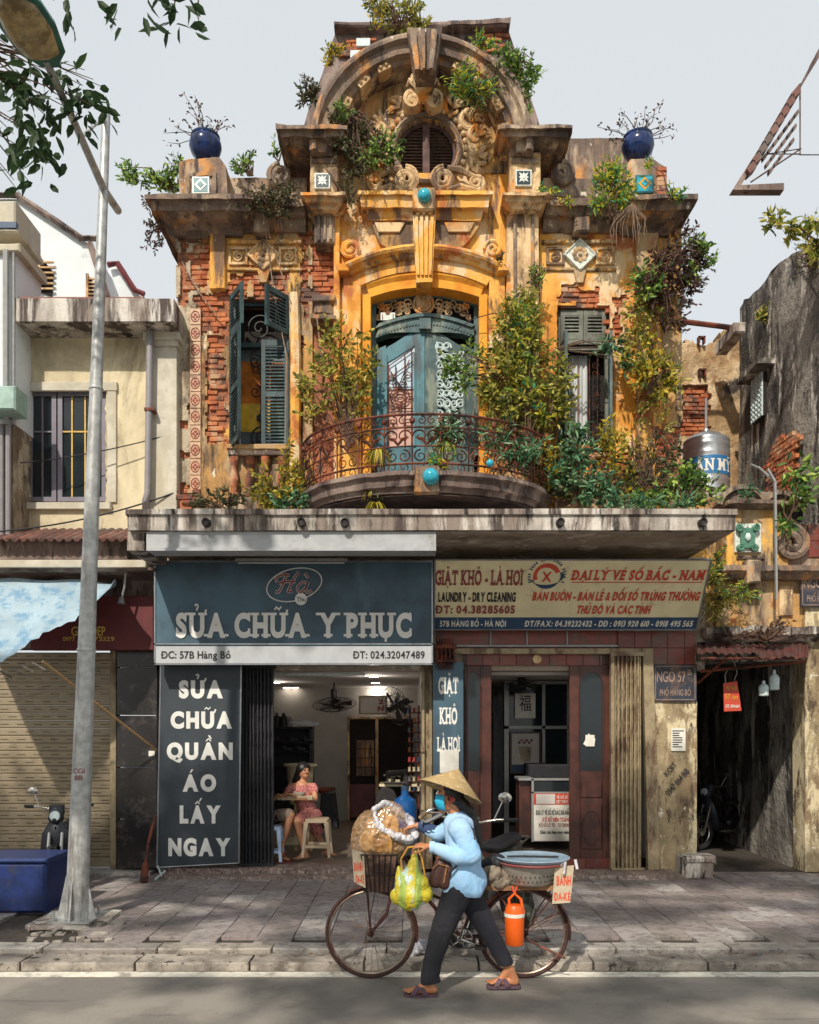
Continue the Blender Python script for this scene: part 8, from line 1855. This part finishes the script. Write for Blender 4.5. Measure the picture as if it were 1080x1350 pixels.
for c_, a0, a1 in ((c1, -12, 118), (c2, -10, 175)):
    rg = []
    for i in range(31): a = radians(a0 + (a1 - a0) * i / 30); rg.append([(c_.x + q * cos(a), c_.y + y, c_.z + q * sin(a)) for y, q in ((-.03, r + .012), (-.016, r + .026), (.016, r + .026), (.03, r + .012), (.03, r + .009), (.014, r + .023), (-.014, r + .023), (-.03, r + .009))])
    m = MB(); m.loft(rg); m.build('mudguard', M['bike'], BK, smooth=True)
HT, HB, BB, ST = B(528, 1108), B(521, 1140), B(608, 1236), B(640, 1150)
def tb(name, pts, rd, mat='bike', n=8): m = MB(); m.tube(pts, rd, n); return m.build(name, M[mat], BK, smooth=True)
tb('head_tube', [HT, HB], .019); tb('down_tube', [HB + Vector((0, 0, .02)), BB], .016); tb('step_tube', [HT.lerp(HB, .3), B(560, 1175), B(612, 1200), BB.lerp(ST, .35)], .014); tb('seat_tube', [BB, ST, B(643, 1142)], .015)
for s in (-1, 1):
    y = Vector((0, .05 * s, 0)); tb('fork', [HB, B(517, 1170) + y * .8, B(510, 1205) + y, c1 + y], [.013, .012, .011, .008]); tb('chain_stay', [BB + y * .4, c2 + y], .009); tb('seat_stay', [ST + y * .3, c2 + y], .008)
    tb('basket_stay', [B(484, 1172) + y * 1.6, c1 + y * 1.1], .005); tb('rack_stay', [B(735, 1168) + y * 1.8, c2 + y * 1.1], .006); tb('mudguard_stay', [c2 + y * 1.1, c2 + Vector((r * 1.02 * cos(.5), .02 * s, r * 1.02 * sin(.5)))], .004)
tb('stem', [HT, B(532, 1092)], .012, 'chrome'); m = MB(); m.tube([B(553, 1075, -.22), B(565, 1064, -.24), B(575, 1061, -.22), B(584, 1071, -.14), B(560, 1086, -.04), B(536, 1092), B(560, 1086, .1), B(584, 1076, .22), B(560, 1076, .28)], .011, 8); m.build('handlebar', M['chrome'], BK, smooth=True); tb('grip', [B(553, 1075, -.22), B(562, 1066, -.235)], .016, 'beige_gate')
tb('brake_lever', [B(556, 1083, -.2), B(556, 1076, -.2), B(562, 1073, -.22)], .006, 'chrome')
m = MB(); ring(m, BB + Vector((0, -.05, 0)), .085, .006); ring(m, BB + Vector((0, -.05, 0)), .03, .006)
for i in range(5): a = 2 * pi * i / 5; m.tube([BB + Vector((0, -.05, 0)), BB + Vector((.085 * cos(a), -.05, .085 * sin(a)))], .006, 4)
m.build('chainring', M['chrome'], BK, smooth=True); m = MB(); q = BB + Vector((0, -.05, 0)); m.tube([q + Vector((0, 0, .085)), c2 + Vector((0, -.05, .035)), c2 + Vector((.035, -.05, 0)), c2 + Vector((0, -.05, -.035)), q + Vector((0, 0, -.085))], .005, 4); m.build('chain', M['iron_dark'], BK)
tb('crank', [BB + Vector((0, -.07, 0)), BB + Vector((.15, -.08, -.05))], .009, 'chrome'); m = MB(); q = BB + Vector((.15, -.12, -.05)); m.box(q.x - .045, q.y - .04, q.z - .012, q.x + .045, q.y + .04, q.z + .012); m.build('pedal', M['iron_dark'], BK)
tb('crank', [BB + Vector((0, .07, 0)), BB + Vector((-.15, .08, .05))], .009, 'chrome')
m = MB(); m.cap(B(636, 1139), B(656, 1137), .035, .075); m.cap(B(656, 1137, -.05), B(656, 1137, .05), .05, .05); remesh(m, .009, 'saddle', M['black_gate'], BK, smooth=4); tb('kickstand', [c2 + Vector((-.01, -.07, -.02)), B(715, 1246, -.1), B(742, 1258, -.12)], .010)
m = MB(); m.box(B(640, 1).x, BY - .13, wz(1170, BY), B(735, 1).x, BY + .13, wz(1164, BY)); rk = m.build('rack_board', plain('worn_board', '#8c6a4c', .85, 0, .35, 12, .3), BK, rough=.003)
# basket and load
m = MB(); x0, x1, z0, z1 = wx(478, BY), wx(524, BY), wz(1172, BY), wz(1122, BY)
m.loft([[(x0 + .04, BY - .14, z0), (x1 - .04, BY - .14, z0), (x1 - .04, BY + .14, z0), (x0 + .04, BY + .14, z0)], [(x0, BY - .2, z1), (x1, BY - .2, z1), (x1, BY + .2, z1), (x0, BY + .2, z1)]]); bs = m.build('basket', plain('brown_lined_basket', '#4c362e', .8, 0, .45, 9, .4, '#6c5446', .55), BK, rough=.012)
m = MB()
for z, e in ((z1, 0), ((z0 + z1) / 2, .02)): m.tube([(x0 + e, BY - .205 + e, z), (x1 - e, BY - .205 + e, z), (x1 - e, BY + .205, z), (x0 + e, BY + .205, z)], .007, 5, closed=True)
for i in range(7): t = i / 6; m.tube([(x0 + (x1 - x0) * t, BY - .207, z1), (x0 + .04 + (x1 - x0 - .08) * t, BY - .15, z0)], .004, 4)
m.build('basket_wires', M['iron_dark'], bs)
# clear sack of rice crackers
g = NG('cracker'); M['cracker'] = g.done(g.mix(hexc('#c8985a'), hexc('#a47438'), g.ramp(g.noise(16, 4, .6), .4, .7)), .7)
SK = thing('cracker_sack', tuple(B(500, 1125, -.05)), 'big clear plastic sack of tan rice crackers in the front basket', 'sack'); random.seed(21)
for i in range(34):
    a = R(0, 2 * pi); m = MB(); rr = R(.07, .10); m.lathe((0, 0, 0), [(rr, -.003), (rr * 1.02, 0), (rr, .004)], 14); o = m.build('cracker', M['cracker'], SK, rough=.004)
    u = Vector((R(-1, 1), R(-1, 1), R(-1, 1))).normalized() * R(.3, .95); p = B(501, 1098, -.06) + Vector((u.x * .16, u.y * .14, u.z * .13)); o.data.transform(Matrix.Translation(p) @ Matrix.Rotation(R(.7, 2.2), 4, 'X') @ Matrix.Rotation(R(-1.2, 1.2), 4, 'Y'))
m = MB(); m.ball(B(500, 1096, -.06), .215, 20, 16, 1, .88, .92); m.cap(B(490, 1108, -.06), B(515, 1110, -.06), .17, .15); m.ball(B(512, 1080, -.07), .15, 14, 10); m.cap(B(528, 1094, -.07), B(540, 1104, -.07), .09, .05)
g = NG('clear_film'); tr_ = g.n.new('ShaderNodeBsdfTransparent'); gl = g.n.new('ShaderNodeBsdfGlossy'); gl.inputs['Roughness'].default_value = .2; df = g.n.new('ShaderNodeBsdfDiffuse'); df.inputs['Color'].default_value = hexc('#c8a070'); m1 = g.n.new('ShaderNodeMixShader'); m2 = g.n.new('ShaderNodeMixShader'); g.l.new(g.ramp(g.noise(14, 5, .7, None, 1.5), .42, .68, .18, .62), m1.inputs[0]); g.l.new(tr_.outputs[0], m1.inputs[1]); g.l.new(df.outputs[0], m1.inputs[2]); m2.inputs[0].default_value = .10; g.l.new(m1.outputs[0], m2.inputs[1]); g.l.new(gl.outputs[0], m2.inputs[2]); g.l.new(m2.outputs[0], g.n['Material Output'].inputs['Surface'])
remesh(m, .011, 'film', g.m, SK, smooth=3, fold=.016, fs=9)
M['white_film'] = plain('crumpled_white_plastic', '#c6c2c4', .3, 0, .3, 18, .3, '#8f8f98', .55)
m = MB(); limb(m, [B(494, 1064, -.2), B(500, 1084, -.23), B(520, 1097, -.22), B(540, 1104, -.16)], [.014, .022, .03, .036]); limb(m, [B(494, 1064, -.2), B(506, 1056, -.14), B(522, 1066, -.1), B(540, 1080, -.08), B(546, 1100, -.1)], [.016, .02, .026, .03, .034]); remesh(m, .009, 'sack_mouth', M['white_film'], SK, smooth=2, fold=.02, fs=14, fstretch=(1, 1, 1))
# yellow-green bag hung from her hand
YB = thing('plastic_bag', tuple(V(542, 1190, -.2)), 'yellow and green striped plastic bag hanging from the vendor\'s hand', 'bag')
m = MB(); limb(m, [V(548, 1118, -.18), V(545, 1135, -.18), V(541, 1158, -.18), V(541, 1172, -.18)], [.014, .045, .105, .125]); m.cap(V(528, 1176, -.18), V(556, 1172, -.18), .075, .08); m.cap(V(534, 1160, -.2), V(552, 1158, -.2), .07, .075); limb(m, [V(527, 1140, -.17), V(530, 1150, -.18)], [.02, .05])
g = NG('striped_bag'); wv = g.n.new('ShaderNodeTexWave'); wv.inputs['Scale'].default_value = 2.6; wv.inputs['Distortion'].default_value = 2; wv.bands_direction = 'X'; g.l.new(g.co, wv.inputs['Vector']); col = g.mix(hexc('#c2b02c'), hexc('#93a64c'), g.ramp(wv.outputs['Fac'], .35, .75)); col = g.mix(col, hexc('#b4cdd0'), g.ramp(g.noise(9, 4, .6, g.map((1.4, 1, .5))), .56, .64)); g.done(col, .42); g.b.inputs['Transmission Weight'].default_value = .15
remesh(m, .008, 'bag_body', g.m, YB, smooth=3, fold=.009, fs=13, fstretch=(1, 1, .45)); m = MB(); m.tube([V(531, 1150, -.2), V(529, 1128, -.18), V(538, 1113, -.17), V(546, 1112, -.17)], .008, 5); m.tube([V(560, 1150, -.2), V(556, 1128, -.18), V(550, 1113, -.17)], .008, 5); m.build('handles', M['ochre_glaze'], YB)
# cardboard signs
def card(label, pts, Y, lines, sc):
    o = thing('cardboard_sign', tuple(P(pts[2][0], pts[2][1], Y)), label, 'sign'); m = MB(); m.prism(pts, Y, Y + .006); m.build('board', plain('worn_white_card', '#b3a48c', .85, 0, .2, 20, .2), o)
    for s, a, b, c_, d in lines: pwrite(s, 'lettering', M['ink_red2'], o, a, b, c_, d, Y - .001, off=.035, th=.0012)
M['ink_red2'] = plain('orange_red_marker', '#c4472c', .7, 0, .15)
card('small white cardboard sign reading BÁNH ĐA-KÊ hung on the rear rack', [(732, 1143), (757, 1141), (752, 1190), (728, 1192)], BY - .22, [('BÁNH', 734, 1155, 753, 1167), ('ĐA-KÊ', 731, 1177, 752, 1187)], 1)
card('small white cardboard sign reading BÁNH ĐA-KÊ on the front basket', [(464, 1120), (480, 1124), (482, 1171), (467, 1163)], BY - .2, [('BÁNH', 467, 1137, 478, 1148), ('ĐA-KÊ', 469, 1154, 480, 1164)], 1)
# pan with lid tray
PN = thing('aluminium_pan', tuple(B(702, 1164, -.02)), 'round aluminium pan under a shallow enamel tray on the rear rack', 'pan'); c_ = B(697, 1164, -.02); c_.z = wz(1164, BY)
M['dented_alu'] = plain('dented_aluminium', '#aaa49a', .4, .35, .25, 14, .12, '#8a6c58', .62)
m = MB(); m.lathe(c_, [(.17, 0), (.195, .02), (.238, .155), (.252, .175), (.257, .183), (.24, .183), (.19, .03)], 36); pn = m.build('pan_body', M['dented_alu'], PN, smooth=True)
m = MB()
for i in range(15):
    a = -pi / 2 + (i - 7) * .17
    for zz, rr in ((.045, .206), (.085, .220)): m.ball(c_ + Vector(((rr) * cos(a + (zz > .05) * .08), rr * sin(a + (zz > .05) * .08), zz)), .006, 6, 4)
tag(m.build('drain_holes', M['ink'], pn), kind='stuff')
c3 = B(702, 1131, -.02); m = MB(); m.lathe(c3, [(.24, -.03), (.292, .0), (.30, .012), (.295, .016), (.24, .002), (.12, .012), (.01, .014)], 44); o = m.build('tray_lid', plain('blue_white_enamel', '#8ea4b4', .25, .1, .2, 8, 0, '#5c6c78', .64), PN, smooth=True)
m = MB(); m.tube([c3 + Vector((-.21, -.03, .02)), c3 + Vector((-.1, -.08, .03)), c3 + Vector((.2, -.05, .02))], .008, 5); m.build('stick', M['iron_dark'], o)
m = MB(); ring2 = [c3 + Vector((.275 * cos(a), .275 * sin(a), -.028)) for a in [k_ * pi / 20 for k_ in range(40)]]; m.tube(ring2, .010, 5, closed=True); m.build('maroon_band', M['ink_maroon'], o)
m = MB(); m.tube([B(733, 1136, -.22), B(738, 1130, -.25), B(736, 1145, -.25)], .012, 6); m.tube([B(752, 1128, -.2), B(754, 1140, -.22)], .012, 6); tag(m.build('white_ties', M['white_film'], None, smooth=True), 'knotted white plastic ties holding the rear cardboard sign', 'ties')
m = MB()
for a, b, q in ((648, 1150, .085), (658, 1160, .08), (664, 1152, .06), (654, 1166, .05)): m.ball(B(a, b, -.08), q, 10, 8, 1.1, 1, .8)
tag(remesh(m, .011, 'cloth_bundle', plain('dirty_cloth', '#7c7062', .9, 0, .4, 20, .4), None, smooth=2, fold=.02, fs=10), 'dirty crumpled plastic bundle tied in front of the pan', 'bundle')
# orange flask
FK = thing('drink_flask', tuple(B(675, 1238, -.16)), 'bright orange drink cooler flask hanging from the rear rack', 'flask'); c_ = B(675, 1238, -.17); M['orange'] = plain('orange_plastic', '#e8621a', .4, 0, .08, 6)
m = MB(); m.lathe(c_, [(.068, 0), (.074, .01), (.078, .2), (.080, .26), (.074, .275), (.074, .29), (.058, .315), (.02, .32)], 26); m.build('flask_body', M['orange'], FK, smooth=True)
m = MB(); m.lathe(c_ + Vector((0, 0, .225)), [(.0815, 0), (.0815, .028)], 26); m.build('white_stripe', M['ink_white'], FK, smooth=True)
m = MB(); m.tube([c_ + Vector((-.04, 0, .3)), c_ + Vector((-.045, 0, .36)), c_ + Vector((0, 0, .405)), c_ + Vector((.05, 0, .36)), c_ + Vector((.07, -.02, .25))], .012, 7); m.build('handle', M['orange'], FK, smooth=True)
m = MB(); m.tube([c_ + Vector((0, 0, .405)), c_ + Vector((-.02, 0, .46)), B(673, 1170, -.14)], .008, 5); m.tube([c_ + Vector((0, 0, .405)), c_ + Vector((.02, 0, .46)), B(678, 1170, -.14)], .006, 5); m.build('cord', M['ink_red2'], FK)
m = MB(); m.cap(B(690, 1178, .1), B(692, 1210, .1), .08, .11); m.cap(B(676, 1185, .1), B(680, 1212, .1), .05, .1); tag(remesh(m, .01, 'dark_bag', plain('dark_green_bag', '#34382f', .5, 0, .4, 10), None, smooth=2, fold=.015, fs=9), 'dark plastic bag hanging behind the orange flask', 'bag')
m = MB(); 
for a, b, q in ((548, 1252, .05), (556, 1246, .055), (562, 1254, .045), (544, 1258, .03)): m.ball(P(a, b, -3.8), q, 10, 8, 1.2, 1, .8)
tag(remesh(m, .008, 'litter_bag', M['white_film'], None, smooth=1, fold=.022, fs=14), 'crumpled pale plastic bag lying in the gutter behind the vendor', 'litter')
# ---------------------------------------------------------------- motorcycles
def moped(label, ax, ay, az, ang, scale=1.0, body='#3a3c38', panel='#5c5f58'):
    """step-through motorcycle: +x is forwards in its own frame"""
    o = thing('motorcycle', (ax, ay, az), label, 'motorcycle'); bp = plain('moped_paint', body, .35, .2, .25, 8, 0, '#57544e', .6); pp_ = plain('moped_panel', panel, .4, .2, .2, 8)
    T = Matrix.Translation((ax, ay, az)) @ Matrix.Rotation(ang, 4, 'Z') @ Matrix.Scale(scale, 4)
    def fin(ob): ob.data.transform(T); return ob
    for x in (.60, -.60):
        m = MB(); ring(m, Vector((x, 0, .28)), .245, .038, 36, 8); w_ = fin(m.build('wheel', M['black_gate'], o, smooth=True)); m = MB(); ring(m, Vector((x, 0, .28)), .20, .012, 36, 5); m.lathe((x, 0, .28), [(.05, -.05), (.07, 0), (.05, .05)], 12, 'y')
        for i in range(14): a = 2 * pi * i / 14; m.tube([(x, .02 * (-1) ** i, .28), (x + .2 * cos(a), 0, .28 + .2 * sin(a))], .004, 3)
        fin(m.build('rim', M['chrome'], w_)); rg = []
        for i in range(15): a = radians(20 + 140 * i / 14); rg.append([(x + q * cos(a), y, .28 + q * sin(a)) for y, q in ((-.05, .29), (0, .31), (.05, .29), (0, .30))])
        m = MB(); m.loft(rg); fin(m.build('mudguard', bp, o, smooth=True))
    for s in (-.07, .07): m = MB(); m.tube([(.60, s, .28), (.45, s, .72)], .02, 8); fin(m.build('fork', M['chrome'], o, smooth=True))
    m = MB(); limb(m, [Vector((.44, 0, .80)), Vector((.36, 0, .52)), Vector((.12, 0, .33)), Vector((-.1, 0, .34))], [.055, .06, .06, .08]); limb(m, [Vector((-.05, 0, .40)), Vector((-.35, 0, .56)), Vector((-.75, 0, .64))], [.10, .11, .05]); fin(remesh(m, .02, 'body_shell', bp, o, smooth=3))
    m = MB(); rg = [[(x, s * w_, z) for s in (-1, 1)] for x, z, w_ in ((.50, .84, .06), (.47, .7, .15), (.42, .5, .18), (.36, .32, .14))]; m.add([p for q in rg for p in q], [(2 * i, 2 * i + 1, 2 * i + 3, 2 * i + 2) for i in range(3)]); ls = fin(m.build('leg_shield', pp_, o, smooth=True)); ls.modifiers.new('t', 'SOLIDIFY').thickness = .02
    m = MB(); m.cap((.42, 0, .93), (.45, 0, .88), .07, .09); m.box(.36, -.08, .90, .46, .08, 1.02); ob = remesh(m, .012, 'headset', pp_, o, smooth=3); fin(ob)
    m = MB(); m.tube([(.30, -.36, 1.0), (.36, -.22, 1.0), (.40, -.06, .97), (.40, .06, .97), (.36, .22, 1.0), (.30, .36, 1.0)], .012, 7); fin(m.build('handlebar', M['chrome'], o, smooth=True))
    for s in (-1, 1): m = MB(); m.tube([(.29, s * .38, 1.0), (.34, s * .27, 1.0)], .018, 8); fin(m.build('grip', M['ink'], o, smooth=True)); m = MB(); m.tube([(.37, s * .2, 1.0), (.33, s * .26, 1.15)], .006, 5); m.ball((.33, s * .28, 1.18), .055, 10, 8, .3, 1.1, .8); fin(m.build('mirror', M['chrome'], o, smooth=True))
    m = MB(); m.lathe((.50, 0, .90), [(.06, 0), (.055, .03), (.01, .04)], 14, 'x'); fin(m.build('headlight', M['white_iron'], o, smooth=True))
    m = MB(); m.cap((-.08, 0, .70), (-.62, 0, .74), .10, .09); ob = remesh(m, .02, 'seat', M['black_gate'], o, smooth=3); 
    for v in ob.data.vertices: v.co.z = .72 + (v.co.z - .72) * .55
    fin(ob); m = MB(); m.cap((.05, -.04, .3), (-.15, -.04, .3), .09, .1); m.tube([(.0, -.12, .22), (-.4, -.14, .24), (-.75, -.14, .30)], [.02, .03, .035], 8); fin(m.build('engine', M['chrome'], o, smooth=True))
    m = MB(); m.tube([(-.55, -.1, .68), (-.8, -.1, .72), (-.8, .1, .72), (-.55, .1, .68)], .010, 6); fin(m.build('grab_rail', M['chrome'], o)); return o
moped('grey-green motorcycle parked on the pavement behind the loaded bicycle', 1.0 * .74, -3.12, .0, radians(243), 1.1)
moped('dark motorcycle with pale headlight parked inside the alley', wx(958, 2.2), 2.2, .0, radians(-150), 1.0, '#1c1e26', '#30343c')
moped('dark motorcycle parked at the left edge behind the lamp pole', wx(86, -.95), -.95, .0, radians(-80), 1.0, '#191a1e', '#26282e')
BN = thing('blue_bin', tuple(P(20, 1200, -2.4)), 'blue plastic bin at the left edge near the pole base', 'bin'); Y = -2.4
m = MB(); z0, z1 = .0, wz(1132, Y); x0, x1 = wx(-30, Y), wx(60, Y); m.bev(x0, Y, z0, x1, Y + .6, z1 - .05, .03); m.build('bin_body', plain('blue_plastic', '#16295c', .5, 0, .4, 6, .1, '#2a2c3c', .6), BN); m = MB(); m.bev(x0 - .02, Y - .02, z1 - .05, x1 + .02, Y + .62, z1, .02); m.build('lid', plain('dark_blue_lid', '#20305c', .4), BN)
m = MB(); m.tube([P(205, 1075, -.4), P(196, 1110, -.55), P(192, 1140, -.7)], .02, 7); m.cap(P(192, 1140, -.7), P(190, 1160, -.75), .04, .05); tag(m.build('broom', M['iron'], None, smooth=True), 'red-brown broom leaning against the slate banner', 'broom')
m = MB(); m.tube([P(208, 1142, -.4), P(213, 1155, -.6)], .012, 5); m.tube([P(218, 1148, -.5), P(204, 1160, -.6)], .012, 5); tag(m.build('banner_prop', M['white_iron'], None), 'small crossed white sticks at the foot of the slate banner', 'sticks')
# broken kerb rubble by the pole
random.seed(3); m = MB()
for i in range(60): a = P(100, 1236, -3.2) + Vector((R(-.45, .55), R(-.35, .35), R(-.02, .03))); s = R(.015, .07); m.bev(a.x, a.y, a.z - s, a.x + s * R(1, 2), a.y + s * 1.3, a.z + s * .5, s * .2, s * .15)
tag(m.build('rubble', M['gutter'], None, rough=.01), kind='stuff')
# pieces too small to pick apart singly
for ob in SC.objects:
    n_ = ob.name.split('.')[0]
    if ob.parent and n_ in ('rail_scrollwork', 'rail_bars', 'track', 'bead_ring', 'garland', 'shell_ornament', 'scroll_crest', 'transom_scrollwork', 'door_grille', 'window_grille', 'rosette', 'lattice_links', 'basket_wires', 'glaze_motif', 'tile_motif', 'foliage', 'stems', 'branches', 'twigs', 'window_bars', 'glazing_bars', 'guard', 'lettering', 'sign_emblem', 'logo_ring_lettering', 'printed_fruit', 'script_lettering', 'script_outline', 'plate_border', 'sign_frame', 'pilaster_frame', 'awning_bracket', 'track'):
        if n_ not in ('lettering', 'sign_frame', 'plate_border'): ob['kind'] = 'stuff'
